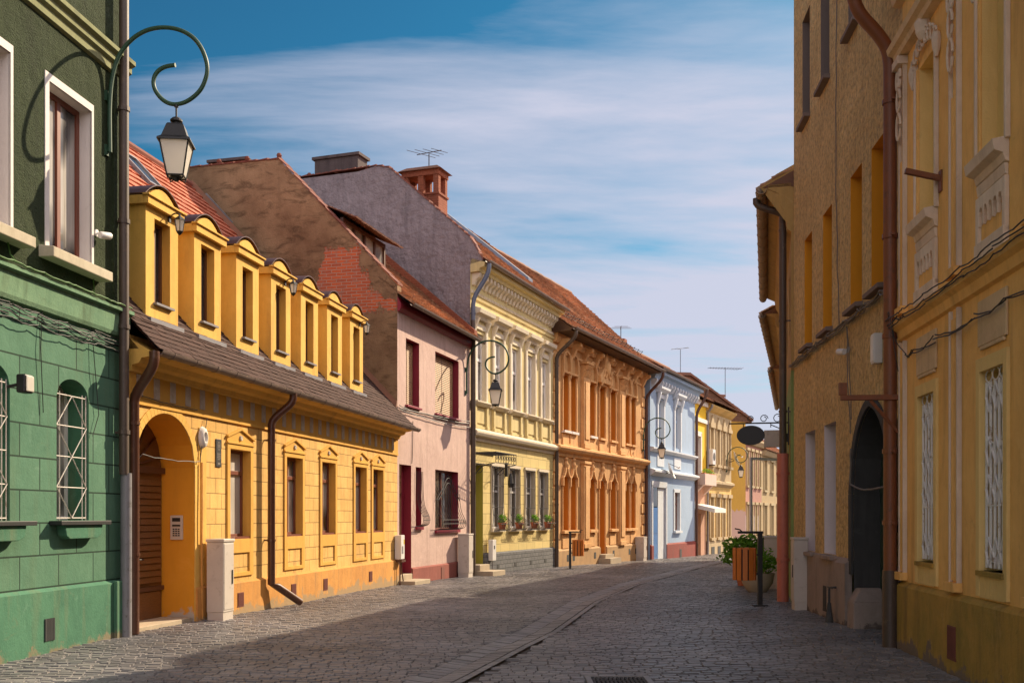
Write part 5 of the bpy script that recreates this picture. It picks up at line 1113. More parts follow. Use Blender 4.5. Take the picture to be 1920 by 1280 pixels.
for p, q in ((A_, K_), (K_, B_), (B_, (9.5, 8))): rb.quad((-.2, p[0], p[1] - .04), (L + .2, p[0], p[1] - .04), (L + .2, q[0], q[1] - .04), (-.2, q[0], q[1] - .04))
rb.poly([(-.2, A_[0], A_[1] - .05), (-.2, K_[0], K_[1] - .05), (-.2, B_[0], B_[1] - .05), (-.2, 9.5, 8)]); rb.poly([(L + .2, A_[0], A_[1] - .05), (L + .2, K_[0], K_[1] - .05), (L + .2, B_[0], B_[1] - .05), (L + .2, 9.5, 8)])
roof = obj('roof', rb, MAT['darktile'], rt); tl = MB(); tiles(tl, -.2, L + .2, A_, K_, .22, .22, .07, jit=1.8); tiles(tl, -.2, L + .2, K_, B_, .22, .24, .07, jit=1.8); obj('roof_tiles', tl, MAT['oldtile'], roof)
obj('ridge', MB().tube([(x * .35 - .2, B_[0], B_[1] + rnd(-.015, .015)) for x in range(int((L + .4) / .35) + 1)], .12, 8), MAT['darktile'], roof)
b = MB(); b.quad((L, 0, -1), (L, 9.5, -1), (L, 9.5, zE + .5), (L, 0, zE + .5)); b.quad((0, 9.5, -1), (0, 0, -1), (0, 0, zE + .5), (0, 9.5, zE + .5)); b.quad((0, 9.5, -1), (L, 9.5, -1), (L, 9.5, 9), (0, 9.5, 9)); obj('wall', b, MAT['tanbase'], rt)
sg = MB(); ev = (Vector(B_) - Vector(K_)).normalized(); nn = Vector((-ev.y, ev.x)); bp_ = Vector(K_) + ev * .1
for h in (.12, .24): p = bp_ + nn * h; sg.tube([(0, p.x, p.y), (L, p.x, p.y)], .012, 5)
for k in range(20): x = L * k / 19; p = bp_ + nn * .3; sg.tube([(x, bp_.x, bp_.y), (x, p.x, p.y)], .014, 5); p2 = bp_ + ev * .3; sg.tube([(x, p.x, p.y), (x, p2.x, p2.y)], .01, 5)
obj('snow_guard', sg, MAT['greyiron'], roof)
rh = MB(); v0 = Vector(K_) + ev * 1.0
def RP(x, v, h): p = Vector(K_) + ev * v + nn * h; return (x, p.x, p.y)
rh.hull([RP(1.6, 1.0, .02), RP(2.5, 1.0, .02), RP(2.5, 1.8, .02), RP(1.6, 1.8, .02)], [RP(1.6, 1.0, .14), RP(2.5, 1.0, .14), RP(2.5, 1.8, .14), RP(1.6, 1.8, .14)]); obj('roof_hatch', rh, MAT['bluesheet'], roof)
obj('gutter', MB().gutter(-.2, L + .3, -1.02, zE + .22, .11), MAT['gutter'], rt, True)
swan(rt, 'rain_pipe', MAT['brownpaint'], L + .1, -1.0, zE + .1, -.12, 7.9, -.6, .08, x2=L + .02)
swan(rt, 'rain_pipe', MAT['darkpipe'], .0, -1.0, zE + .1, -.14, 8.2, -.4, .08, x2=.06)
cabinet('utility_cabinet', 'beige utility cabinet at the far corner of the orange house', F, F.u(1202, .3), .30, .62, .45, 1.25, MAT['cabinet'])
aerial('small tv aerial at the far ridge end of the orange house roof', F.world(L - .3, -1.2, 10.6), F.rz + R(20), 1.2, 3, .9)

# ================================================================== BLUE HOUSE
F = FB; L = F.L; rt = F.root('blue_house', 'pale blue house with white trim, blue door and red plinth')
MAT['blue'] = plaster('pale_blue_render', (0.32, 0.43, 0.57), (0.27, 0.37, 0.5), (0.3, 0.3, 0.32), stain=.6, streak=.4)
MAT['bluetrim'] = plaster('pale_blue_trim', (0.60, 0.64, 0.68), (0.52, 0.57, 0.62), (0.4, 0.4, 0.42), stain=.5, streak=.4)
MAT['redbase'] = plaster('brick_red_plinth', (0.25, 0.055, 0.045), (0.2, 0.05, 0.04), (0.15, .07, .06), stain=.8, streak=.5)
MAT['bluedoor'] = paint('bright_blue_door', (0.03, 0.15, 0.42), .4, .15)
zE = 9.2; zF = 4.1; zS = 5.3
ups = [(F.u(1233), F.u(1243)), (F.u(1264.5), F.u(1274.5))]
w_ = MB(); rv = MB(); d0, d1 = F.u(1223), F.u(1247.5); w0, w1 = F.u(1264), F.u(1274)
wall(w_, 0, L, -1.0, zE + .3, [(a, b, zS + .35, 8.1, rv, .25, 'rect', 0) for a, b in ups] + [(d0, d1, -1.0, 3.3, rv, .5, 'rect', 0), (w0, w1, .9, 3.1, rv, .25, 'rect', 0)])
obj('wall', w_, MAT['blue'], rt); obj('window_reveal', rv, MAT['bluetrim'], rt)
sb = MB(); sb.quad((0, 9, -1), (0, 0, -1), (0, 0, zE + .3), (0, 9, zE + .3)); sb.quad((L, 0, -1), (L, 9, -1), (L, 9, zE), (L, 0, zE)); sb.quad((L, 9, -1), (0, 9, -1), (0, 9, 9), (L, 9, 9)); obj('wall', sb, MAT['blue'], rt)
for a, b in ups:
    w = window(rt, a, b, zS + .35, 8.1, .15, MAT['blue'], MAT['glass'], 1, (.65,), .12)
    s = MB(); e = .22; s.box(a - e, a, -.08, 0, zS + .2, 8.2); s.box(b, b + e, -.08, 0, zS + .2, 8.2); s.box(a - e, b + e, -.08, 0, 8.2, 8.45); s.prismx(a - e - .15, b + e + .15, [(0, 8.45), (-.2, 8.5), (-.35, 8.66), (-.35, 8.78), (0, 8.9)])
    for x in (a - e, b): s.prismx(x, x + e, [(0, 7.8), (-.1, 7.85), (-.25, 8.4), (-.25, 8.5), (0, 8.5)])
    obj('window_surround', s, MAT['bluetrim'], w, bevel=.01); obj('apron_panel', MB().box(a - .15, b + .15, -.04, 0, zF + .35, zS - .2), MAT['bluetrim'], rt)
w = window(rt, w0, w1, .9, 3.1, .15, MAT['redwood'], MAT['glass'], 1, (.7,), .07); s = MB(); s.box(w0 - .2, w0, -.04, 0, .85, 3.25); s.box(w1, w1 + .2, -.04, 0, .85, 3.25); s.box(w0 - .2, w1 + .2, -.04, 0, 3.1, 3.3); s.box(w0 - .2, w1 + .2, -.15, 0, .75, .88); obj('window_surround', s, MAT['bluetrim'], w)
s = MB(); s.box(d0 - .22, d0, -.06, 0, -.9, 3.4); s.box(d1, d1 + .22, -.06, 0, -.9, 3.4); s.box(d0 - .22, d1 + .22, -.06, 0, 3.3, 3.62); obj('door_frame', s, MAT['bluetrim'], rt)
md = d0 + (d1 - d0) * .48
d = obj('door', MB().box(d0, md, .05, .12, -1, 2.2), MAT['bluedoor'], rt); obj('door_panel', MB().box(d0 + .1, md - .1, .03, .05, -.4, .6).box(d0 + .1, md - .1, .03, .05, .8, 2.0), MAT['bluedoor'], d)
obj('doorway_wall', MB().box(md, d1, .04, .3, -1, 3.3), MAT['bluetrim'], rt); obj('transom', MB().box(d0, md, .06, .12, 2.25, 3.3), MAT['glassdark'], rt)
obj('ledge', MB().prismx(-.05, L, [(0, zF - .2), (-.1, zF - .15), (-.3, zF + .0), (-.3, zF + .1), (0, zF + .2)]).prismx(-.05, L, [(0, zS - .1), (-.1, zS - .08), (-.22, zS + .04), (-.22, zS + .12), (0, zS + .16)]), MAT['bluetrim'], rt)
pb = MB().prismx(d1 + .02, L, [(0, -1), (-.1, -1), (-.1, .12), (0, .2)]).prismx(-.02, d0 - .02, [(0, -1), (-.1, -1), (-.1, .12), (0, .2)]); obj('plinth', pb, MAT['redbase'], rt)
a = F.u(1273); obj('vent_grille', MB().box(a - .2, a + .2, -.12, -.1, -.7, -.2), MAT['ventdark'], rt)
co = MB(); co.prismx(-.05, L, [(0, zE - .15), (-.25, zE - .1), (-.35, zE + .1), (-.55, zE + .15), (-.55, zE + .35), (0, zE + .5)]); obj('cornice', co, MAT['blue'], rt)
mm = MB(); n = 16
for k in range(n): x = .3 + (L - .6) * k / (n - 1); mm.prismx(x - .14, x + .14, [(0, zE - .55), (-.15, zE - .5), (-.32, zE - .25), (-.32, zE - .12), (0, zE - .12)])
obj('modillions', mm, MAT['bluetrim'], rt)
def simple_roof(rt, x0, x1, A_, B_, back, mat, tw=.26, th=.24):
    rb = MB(); rb.quad((x0, A_[0], A_[1] - .05), (x1, A_[0], A_[1] - .05), (x1, B_[0], B_[1] - .05), (x0, B_[0], B_[1] - .05)); rb.quad((x0, B_[0], B_[1] - .05), (x1, B_[0], B_[1] - .05), (x1, back[0], back[1]), (x0, back[0], back[1]))
    for x in (x0, x1): rb.poly([(x, A_[0], A_[1] - .05), (x, B_[0], B_[1] - .05), (x, back[0], back[1])])
    roof = obj('roof', rb, MAT['darktile'], rt); obj('roof_tiles', tiles(MB(), x0, x1, A_, B_, tw, th, .06), mat, roof)
    obj('ridge', MB().tube([(x0, B_[0], B_[1]), (x1, B_[0], B_[1])], .13, 8), MAT['darktile'], roof); return roof
roof = simple_roof(rt, -.1, L + .1, (-.65, zE + .45), (1.7, zE + 1.75), (9, zE + 1.0), MAT['oldtile'])
obj('gutter', MB().gutter(-.1, L + .4, -.7, zE + .42, .1), MAT['gutter'], rt, True)
swan(rt, 'rain_pipe', MAT['brownpaint'], L + .2, -.7, zE + .35, -.12, zE - 1.3, -.8, .09, x2=L - .05)
for u_ in (1.2,): k = MB().box(u_, u_ + .5, 1.8, 2.6, zE + .8, zE + 2.3); obj('chimney', k, MAT['brick'], roof)
def dish(label, F, u, w, z, r, yaw):
    t = thing('satellite_dish', label, 'satellite dish', F.world(u, w, z), F.rz)
    M_ = Matrix.Translation((0, -.45, 0)) @ Matrix.Rotation(R(yaw), 4, 'Z') @ Matrix.Rotation(R(68), 4, 'X')
    obj('dish', MB().lathe([(.02, 0), (r * .5, .035), (r * .8, .09), (r, .15), (r * .99, .165), (r * .78, .105), (r * .5, .05), (.02, .015)], (0, 0, 0), 20).xform(M_), MAT['plastic'], t, True)
    obj('arm', MB().tube([(0, 0, -.2), (0, -.40, -.05)], .025, 6).tube([(.0, 0, .15), (0, -.4, 0)], .02, 6).tube([tuple(M_ @ Vector((0, r * .9, .12))), tuple(M_ @ Vector((0, 0, .55)))], .015, 5), MAT['greyiron'], t)
    obj('receiver', MB().lathe([(.03, -.06), (.05, 0), (.03, .08)], (0, 0, .55), 8).xform(M_), MAT['plastic'], t)
u, z = F.loc(1240, 884); dish('white satellite dish on the blue house front below its window', F, u, 0, z, .5, 12)

# ================================================================== NARROW YELLOW HOUSE WITH BALCONY
F = FN; L = F.L; rt = F.root('narrow_house', 'narrow bright yellow house with a small balcony above an awning')
MAT['brightyellow'] = plaster('bright_yellow_render', (0.72, 0.46, 0.03), (0.64, 0.40, 0.03), stain=.5, streak=.3)
MAT['salmon'] = plaster('salmon_render', (0.50, 0.29, 0.19), (0.42, 0.24, 0.16), stain=.6, streak=.4)
MAT['rwarm'] = plaster('warm_white_balcony', (0.60, 0.47, 0.40), (0.5, 0.38, 0.32), stain=.7, streak=.5)
zE = 9.0; zB = 4.3; w_ = MB(); rv = MB(); a, b = .5, 1.9
wall(w_, 0, L, zB - .3, zE + .2, [(a, b, zB, 6.8, rv, .25, 'rect', 0)]); obj('wall', w_, MAT['brightyellow'], rt); obj('window_reveal', rv, MAT['whitereveal'], rt)
w_ = MB(); wall(w_, 0, L, -1.1, zB - .3, [(.4, 2.0, -1.1, 1.9, None, .4, 'rect', 0)]); obj('wall', w_, MAT['salmon'], rt); obj('door', MB().box(.4, 2.0, .3, .4, -1.1, 1.9), MAT['cabinet'], rt)
window(rt, a, b, zB, 6.8, .18, MAT['darkwood'], MAT['glassdark'], 1, (), .09); obj('frame_trim', MB().box(a - .25, a, -.05, 0, zB, 7.0).box(b, b + .25, -.05, 0, zB, 7.0).box(a - .25, b + .25, -.05, 0, 6.8, 7.1), MAT['whitereveal'], rt)
obj('ledge', MB().box(0, L, -.15, 0, zE - .2, zE + .1).box(0, L, -.12, 0, 7.7, 7.95), MAT['whitereveal'], rt)
bc = MB(); bc.box(.2, L - .1, -.70, 0, zB - .62, zB - .47); bc.box(.2, L - .1, -.70, -.61, zB - .47, zB + .08); bc.box(.2, .3, -.61, 0, zB - .47, zB + .08); bc.box(L - .2, L - .1, -.61, 0, zB - .47, zB + .08); bc.prismx(.3, .7, [(0, zB - 1.2), (-.55, zB - .62), (0, zB - .62)]); bc.prismx(L - .7, L - .3, [(0, zB - 1.2), (-.55, zB - .62), (0, zB - .62)]); obj('balcony', bc, MAT['rwarm'], rt)
obj('awning', MB().hull([(.2, -1.3, 1.95), (L, -1.3, 1.95), (L, -1.3, 2.2), (.2, -1.3, 2.2)], [(.2, 0, 2.25), (L, 0, 2.25), (L, 0, 2.5), (.2, 0, 2.5)]), MAT['whitereveal'], rt)
sb = MB(); sb.quad((0, 9, -1), (0, 0, -1), (0, 0, zE), (0, 9, zE)); sb.quad((L, 0, -1), (L, 9, -1), (L, 9, zE), (L, 0, zE)); sb.quad((L, 9, -1), (0, 9, -1), (0, 9, zE), (L, 9, zE)); obj('wall', sb, MAT['salmon'], rt)
simple_roof(rt, -.1, L + .1, (-.5, zE + .15), (1.8, zE + 1.5), (9, zE), MAT['oldtile'])
swan(rt, 'rain_pipe', MAT['greypipe'], L, -.4, zE, -.1, zE - .6, -.9, .08)
p = F.world(L / 2, .52, zB + .08); t = thing('flower_box', 'row of yellow flowers on the balcony of the narrow yellow house', 'flower box', p, F.rz); obj('foliage', leaves(260, (0, 0, .15), L / 2 - .3, .16, .18, .07, random.Random(9)), MAT['leaf'], t); obj('blossom', leaves(120, (0, 0, .22), L / 2 - .3, .18, .18, .055, random.Random(10)), MAT['flower'], t); obj('trough', MB().box(-L / 2 + .3, L / 2 - .3, -.12, .12, -.12, .06), MAT['terracotta'], t)
t = thing('air_conditioner', 'white air conditioner box beside the flowered balcony', 'air conditioner', F.world(L + .2, .0, zB + .9), F.rz); obj('case', MB().box(-.1, .75, -.42, -.06, -.1, .9), MAT['plastic'], t, bevel=.02)
fan = MB().lathe([(.28, 0), (.26, .02), (.05, .03)], (0, 0, 0), 18).xform(Matrix.Translation((.3, -.42, .42)) @ Matrix.Rotation(R(90), 4, 'X')); obj('fan_grille', fan, MAT['greyiron'], t); obj('bracket', MB().box(-.05, .0, -.4, 0, -.16, -.1).box(.6, .65, -.4, 0, -.16, -.1), MAT['greyiron'], t)

# ================================================================== FAR YELLOW HOUSE
F = FF; L = F.L; rt = F.root('townhouse', 'pale yellow two-storey house beyond the narrow yellow house')
MAT['paleyellow'] = plaster('pale_yellow_render', (0.62, 0.42, 0.15), (0.55, 0.36, 0.12), (0.45, 0.34, 0.18), joints=(1.2, .45, .02), jdark=.75, stain=.6, streak=.4)
MAT['palegrey'] = plaster('pale_grey_yellow', (0.44, 0.34, 0.20), (0.37, 0.28, 0.16), stain=.6, streak=.5)
zE = 8.9; zF = 3.9; ux = [(1331, 1336.5), (1343, 1348), (1354, 1358.5), (1364.5, 1368.5)]
us = [(F.u(a), F.u(b)) for a, b in ux]; rv = MB(); w_ = MB()
wall(w_, 0, L, -1.1, zF, [(a, b, .3, 3.0, rv, .3, 'rect', 0) for a, b in us]); obj('wall', w_, MAT['paleyellow'], rt)
w_ = MB(); wall(w_, 0, L, zF, zE + .2, [(a, b, 5.2, 7.6, rv, .3, 'rect', 0) for a, b in us]); obj('wall', w_, MAT['palegrey'], rt); obj('window_reveal', rv, MAT['palegrey'], rt)
for a, b in us:
    for z0, z1 in ((.3, 3.0), (5.2, 7.6)):
        w = window(rt, a, b, z0, z1, .2, MAT['whitepaint'], MAT['glass'], 1, (.7,), .08); s = MB(); s.box(a - .18, a, -.07, 0, z0, z1); s.box(b, b + .18, -.07, 0, z0, z1); s.box(a - .25, b + .25, -.15, 0, z1, z1 + .25); s.box(a - .25, b + .25, -.2, 0, z0 - .18, z0)
        if z0 > 4: s.prism([(a - .1, z1 + .25), (b + .1, z1 + .25), ((a + b) / 2, z1 + .85)], -.12, 0)
        obj('window_surround', s, MAT['palegrey'], w)
obj('ledge', MB().prismx(0, L, [(0, zF - .2), (-.25, zF), (-.25, zF + .15), (0, zF + .25)]), MAT['palegrey'], rt); obj('cornice', MB().prismx(0, L, [(0, zE - .3), (-.15, zE - .2), (-.4, zE + .05), (-.4, zE + .15), (0, zE + .3)]), MAT['paleyellow'], rt)
obj('plinth', MB().prismx(0, L, [(0, -1.3), (-.1, -1.3), (-.1, .05), (0, .12)]), MAT['palegrey'], rt)
for a, b in us: obj('vent_grille', MB().box(a, b, -.13, -.1, -.8, -.3), MAT['ventdark'], rt)
sb = MB(); sb.quad((0, 9, -1), (0, 0, -1), (0, 0, zE), (0, 9, zE)); sb.quad((L, 0, -1), (L, 9, -1), (L, 9, zE), (L, 0, zE)); sb.quad((L, 9, -1), (0, 9, -1), (0, 9, zE), (L, 9, zE)); obj('wall', sb, MAT['palegrey'], rt)
simple_roof(rt, -.1, L + .1, (-.6, zE + .3), (1.8, zE + 1.3), (9, zE), MAT['darktile'])
u, z = F.loc(1366, 862); dish('white satellite dish on the far yellow house near the distant street lamp', F, min(u, L - .3), 0, z, .6, 14)

# ================================================================== OCHRE GABLE HOUSE, FAR PINK HOUSE, FAR BEIGE HOUSE
d0 = 77.2
FE = Facade(at(1371, d0), at(1398, d0 + .8)); rt = FE.root('gable_house', 'tall ochre gable wall facing the street under a big brown roof'); L = FE.L
MAT['ochre'] = plaster('ochre_gable', (0.58, 0.35, 0.065), (0.50, 0.29, 0.06), (0.42, .26, .1), stain=.7, streak=.4, splash=(2.2, (.56, .38, .30)))
MAT['browngable'] = plaster('dark_brown_gable', (0.17, 0.085, 0.05), (0.12, 0.065, 0.04), joints=(.4, .25, .02), jdark=.6, stain=.8, streak=.4)
xl = FE.u(1250); zr = FE.z(1410, 788); 
w_ = MB(); w_.poly([(xl, 0, -1.2), (L, 0, -1.2), (L, 0, 8.6), (xl, 0, 8.6)]); w_.poly([(L, 0, -1.2), (L + 2, 14, -1.2), (L + 2, 14, 8.6), (L, 0, 8.6)]); w_.quad((xl, 0, -1.2), (xl, 14, -1.2), (xl, 14, 8.6), (xl, 0, 8.6)); w_.quad((xl, 14, -1.2), (L + 2, 14, -1.2), (L + 2, 14, 8.6), (xl, 14, 8.6)); obj('wall', w_, MAT['ochre'], rt)
pk = FE.u(1292); zp = FE.z(1292, 704); pl_ = FE.u(1262); zl = FE.z(1262, 706); ze = FE.z(1412, 790)
g = MB(); g.hull([(xl - 3, -.05, 8.6), (L + .6, -.05, 8.6), (L + .6, -.05, ze), (pk, -.05, zp), (pl_, -.05, zl), (xl - 3, -.05, 9.5)], [(xl - 3, 14, 8.6), (L + .6, 14, 8.6), (L + .6, 14, ze), (pk, 14, zp), (pl_, 14, zl), (xl - 3, 14, 9.5)]); roof = obj('roof', g, MAT['browngable'], rt)
v = MB()
p0 = Vector((L + .6, ze)); p1 = Vector((pk, zp)); nT = 40
for k in range(nT): a = p0.lerp(p1, k / nT); b = p0.lerp(p1, (k + 1.05) / nT); h = rnd(0, .06); v.hull([(a.x, -.2, a.y), (a.x, -.2, a.y + .16 + h), (a.x, .3, a.y + .16 + h), (a.x, .3, a.y)], [(b.x, -.2, b.y), (b.x, -.2, b.y + .16), (b.x, .3, b.y + .16), (b.x, .3, b.y)])
v.hull([(pk, -.2, zp), (pk, .3, zp), (pk, .3, zp + .2), (pk, -.2, zp + .2)], [(pl_ - 2, -.2, zl), (pl_ - 2, .3, zl), (pl_ - 2, .3, zl + .2), (pl_ - 2, -.2, zl + .2)])
obj('coping', v, MAT['darktile'], roof)
k = MB(); ux_ = FE.u(1355); zz = FE.z(1355, 742); k.box(ux_ - 1.2, ux_ + .4, .5, 1.6, zz - 2.5, zz); k.box(ux_ - 1.4, ux_ + .6, .3, 1.8, zz, zz + .15); k.box(ux_ - .9, ux_ - .7, 1, 1.2, zz, zz + .9); obj('chimney', k, MAT['darktile'], roof)
k = MB(); ux_ = FE.u(1266); zz = FE.z(1266, 705); k.box(ux_ - .5, ux_ + .6, .5, 1.6, zz - 1.5, zz); obj('chimney', k, MAT['brick'], roof)
x, y, _ = FE.world(FE.u(1294), -1, 0); aerial('tall thin tv aerial with one crossbar on the far brown roof', (x, y, FE.z(1294, 705) - .1), R(35), 2.1, 2, 1.7, .25)
x, y, _ = FE.world(FE.u(1369), -.5, 0); aerial('wide tv aerial with many elements above the far brown roof slope', (x, y, FE.z(1369, 755) - .1), R(12), 2.7, 12, 2.6, .0)
def row_house(name, label, A, B, wallm, trim, zE, floors, n, roofm, cat='house', zg=-1.3):
    F = Facade(A, B); L = F.L; rt = F.root(name, label, cat); rv = MB(); w_ = MB(); st = L / n; ops = []
    for k in range(n):
        c = st * (k + .5)
        for z0, z1 in floors: ops.append((c - st * .22, c + st * .22, z0, z1, rv, .3, 'rect', 0))
    wall(w_, 0, L, zg, zE, ops); shell(w_, 0, L, 8, zg, zE); obj('wall', w_, wallm, rt); obj('window_reveal', rv, trim, rt)
    for a, b, z0, z1, *_ in ops:
        w = window(rt, a, b, z0, z1, .2, MAT['whitepaint'], MAT['glass'], 1, (.6,), .1); s = MB(); s.box(a - .15, a, -.06, 0, z0, z1); s.box(b, b + .15, -.06, 0, z0, z1); s.box(a - .2, b + .2, -.12, 0, z1, z1 + .2); s.box(a - .2, b + .2, -.15, 0, z0 - .15, z0); obj('window_surround', s, trim, w)
    obj('cornice', MB().prismx(0, L, [(0, zE - .4), (-.2, zE - .35), (-.4, zE - .05), (-.4, zE + .1), (0, zE + .1)]), trim, rt)
    if roofm: simple_roof(rt, 0, L, (-.5, zE + .05), (4, zE + 3), (8, zE), roofm)
    return F, rt
MAT['farpink'] = plaster('far_pink_render', (0.42, 0.21, 0.16), (0.36, 0.18, 0.14), stain=.6, streak=.4, splash=(1.8, (.62, .5, .45)))
MAT['farbeige'] = plaster('far_beige_render', (0.42, 0.30, 0.16), (0.36, 0.25, 0.13), stain=.6, streak=.4)
pB = at(1428, 84); row_house('terraced_house', 'distant dull pink house with tall windows past the ochre gable', at(1397.5, 78.2), pB, MAT['farpink'], MAT['palegrey'], 7.4, [(.2, 2.6), (4.0, 6.6)], 4, None)
row_house('terraced_house', 'distant beige house with red roof half hidden behind the hanging sign', pB, at(1475, 96), MAT['farbeige'], MAT['palegrey'], 6.9, [(.0, 2.6), (3.8, 6.2)], 4, MAT['oldtile'])
# ================================================================== OCHRE HOUSE ON THE RIGHT (nearest)
F = FR; L = F.L; rt = F.root('stucco_house', 'ochre orange house at the right edge with white stucco trim and barred windows')
MAT['rochre'] = plaster('right_ochre_limewash', (0.93, 0.56, 0.19), (0.80, 0.44, 0.13), (0.44, 0.23, 0.08), stain=1, streak=.6, bump=.25, bs=25)
MAT['rblind'] = plaster('blind_window_plaster', (0.84, 0.60, 0.24), (0.74, 0.50, 0.18), (0.36, .25, .1), stain=.6, streak=.3)
MAT['rtrim'] = plaster('pale_stucco_trim', (0.74, 0.55, 0.33), (0.6, 0.42, 0.24), (0.34, 0.23, 0.14), stain=.9, streak=.6, bump=.4, bs=25)
MAT['rwhite'] = plaster('whitish_stucco_line', (0.78, 0.64, 0.50), (0.66, 0.50, 0.36), (0.36, 0.26, 0.18), stain=.9, streak=.5, bump=.3)
MAT['rbase'] = plaster('mossy_ochre_plinth', (0.50, 0.29, 0.065), (0.29, 0.22, 0.05), (0.17, 0.12, 0.045), stain=1.0, streak=.8, bump=.5, bs=22, big=1.3, splash=(.10, (.20, .15, .11)))
zP = .84; zLd = 4.10; zC = 7.55; zE = 8.9
def ux(px): return F.u(px)
w1 = (ux(1724), ux(1756)); s1 = (ux(1718), ux(1762)); w2 = (ux(1843), ux(1886))
bay = (w2[0] + w2[1] - w1[0] - w1[1]) / 2; ww = (w1[1] - w1[0] + w2[1] - w2[0]) / 2; c1 = (w1[0] + w1[1]) / 2
cs = [c1 + k * bay for k in range(7)]; cs = [c for c in cs if c < L - 1]
lz0, lz1 = 1.16, 3.15; uz0, uz1 = 5.25, 7.15
fw = MB(); rv = MB(); rb_ = MB()
wall(fw, 0, L, zP, zE, [(c - ww / 2, c + ww / 2, lz0, lz1, rv, .26, 'rect', 0) for c in cs] + [(c - ww * .52, c + ww * .52, uz0, uz1, rb_, .16, 'rect', 0) for c in cs])
shell(fw, 0, L, 10, -.3, zE); fw.quad((0, 0, zE), (L, 0, zE), (L, 10, zE), (0, 10, zE)); obj('wall', fw, MAT['rochre'], rt)
obj('window_reveal', rv, MAT['rblind'], rt)
for c in cs: rb_.quad((c - ww * .52, .15, uz0), (c + ww * .52, .15, uz0), (c + ww * .52, .15, uz1), (c - ww * .52, .15, uz1))
obj('blind_window', rb_, MAT['rblind'], rt)
obj('plinth', MB().prismx(0, L, [(0, -.3), (-.07, -.3), (-.07, zP - .03), (-.05, zP), (0, zP + .03)]).quad((0, -.07, -.3), (0, 0, -.3), (0, 0, zP), (0, -.07, zP - .03)), MAT['rbase'], rt)
tr = MB(); wh = MB(); pan = MB(); hd = MB()
for i, c in enumerate(cs):
    a, b = c - ww / 2, c + ww / 2
    w = window(rt, a, b, lz0, lz1, .18, MAT['whitepaint'], MAT['glassgrey'], 1, (.7,), .06)
    # surround and apron of the ground window
    e = .10
    s = MB(); s.box(a - e, a, -.035, 0, zP + .06, lz1 + .14); s.box(b, b + e, -.035, 0, zP + .06, lz1 + .14); s.box(a, b, -.035, 0, lz1, lz1 + .14); s.box(a, b, -.03, 0, zP + .05, lz0 - .05)
    for k in range(1, 4): x = a + (b - a) * k / 4; s.box(x - .004, x + .004, -.034, -.03, zP + .08, lz0 - .08)
    obj('window_surround', s, MAT['rblind'], w, bevel=.005); obj('sill', MB().box(a - .03, b + .03, -.06, .2, lz0 - .05, lz0), MAT['rbase'], w)
    g = MB(); gy = .03; gz0, gz1 = lz0 + .03, lz1 - .10; nb = 6
    for k in range(nb): x = a + .04 + (b - a - .08) * k / (nb - 1); g.tube([(x - .014, gy, gz0), (x - .014, gy, gz1)], .010, 6); g.tube([(x + .014, gy, gz0), (x + .014, gy, gz1)], .010, 6)
    for z in (gz0 + .06, gz0 + .62, gz1 - .62, gz1 - .06): g.tube([(a + .02, gy, z), (b - .02, gy, z)], .007, 6)
    for zz in (gz0 + .16, gz0 + .78, gz1 - .70, gz1 - .16):
        for k in range(3):
            x = a + .04 + (b - a - .08) * (2 * k + 1) / 6; q = (b - a - .08) / 6 * .82
            g.tube([(x - q, gy - .012, zz), (x, gy - .012, zz + .14), (x + q, gy - .012, zz), (x, gy - .012, zz - .14), (x - q, gy - .012, zz)], .013, 6)
    for k in range(3): x = a + .04 + (b - a - .08) * (2 * k + 1) / 6; q = (b - a - .08) / 6; g.tube([(x + q * math.cos(t * .524), gy - .01, gz1 + .05 + .06 * math.sin(t * .524)) for t in range(13)], .007, 5)
    obj('window_grille', g, MAT['whiteiron'], rt, True)
    # plaster label above the ground window
    pan.box(a - .06, b + .06, -.03, 0, lz1 + .26, lz1 + .72); pan.box(a, b, -.03, 0, lz1 + .22, lz1 + .26)
    # upper storey: sill hood, apron with small arches
    hd.prismx(a - .08, b + .08, [(0, uz0 - .22), (-.04, uz0 - .20), (-.06, uz0 - .13), (-.14, uz0 - .10), (-.16, uz0 + .0), (0, uz0 + .03)])
    hd.prismx(a - .06, b + .06, [(0, uz0 - .34), (-.03, uz0 - .32), (-.045, uz0 - .222), (0, uz0 - .222)])
    z0, z1 = zLd + .28, uz0 - .34
    wh.box(a - .08, a, -.045, 0, z0, z1); wh.box(b, b + .08, -.045, 0, z0, z1); wh.box(a - .08, b + .08, -.06, 0, z0 - .12, z0 + .06); tr.box(a, b, -.012, 0, z0 + .06, z1 - .28)
    na = 5; st = (b - a) / na
    for k in range(na):
        pts = [(a + st * k + st * q / 8, z1 - .22 + .10 * curve_at('arch', q / 8)) for q in range(9)]
        for p, q in zip(pts, pts[1:]): wh.prism([p, q, (q[0], z1), (p[0], z1)], -.045, 0)
        wh.box(a + st * k - .01, a + st * k + .015, -.045, 0, z1 - .30, z1 - .2)
    # frame strip of the upper window, crest of scrolls over it
    a2, b2 = c - ww * .52, c + ww * .52
    for x0, x1 in ((a2 - .10, a2 - .05), (b2 + .05, b2 + .10)): wh.box(x0, x1, -.05, 0, uz0, uz1 + .08)
    tr.box(a2 - .05, a2, -.03, 0, uz0, uz1); tr.box(b2, b2 + .05, -.03, 0, uz0, uz1)
    for q in range(9):
        t_ = q / 8; x = a2 - .12 + (b2 - a2 + .24) * t_; zz = uz1 + .08 + .16 * curve_at('seg', t_); rr = .06 + .03 * (1 - abs(2 * t_ - 1))
        wh.tube([(x + rr * math.cos(m * .7), -.05, zz + rr * 1.2 * math.sin(m * .7)) for m in range(9)], .017, 6)
    for x in (a2 - .14, b2 + .14): wh.lathe([(.02, -.2), (.05, -.1), (.06, 0), (.04, .08)], (x, -.04, uz1 + .0), 8)
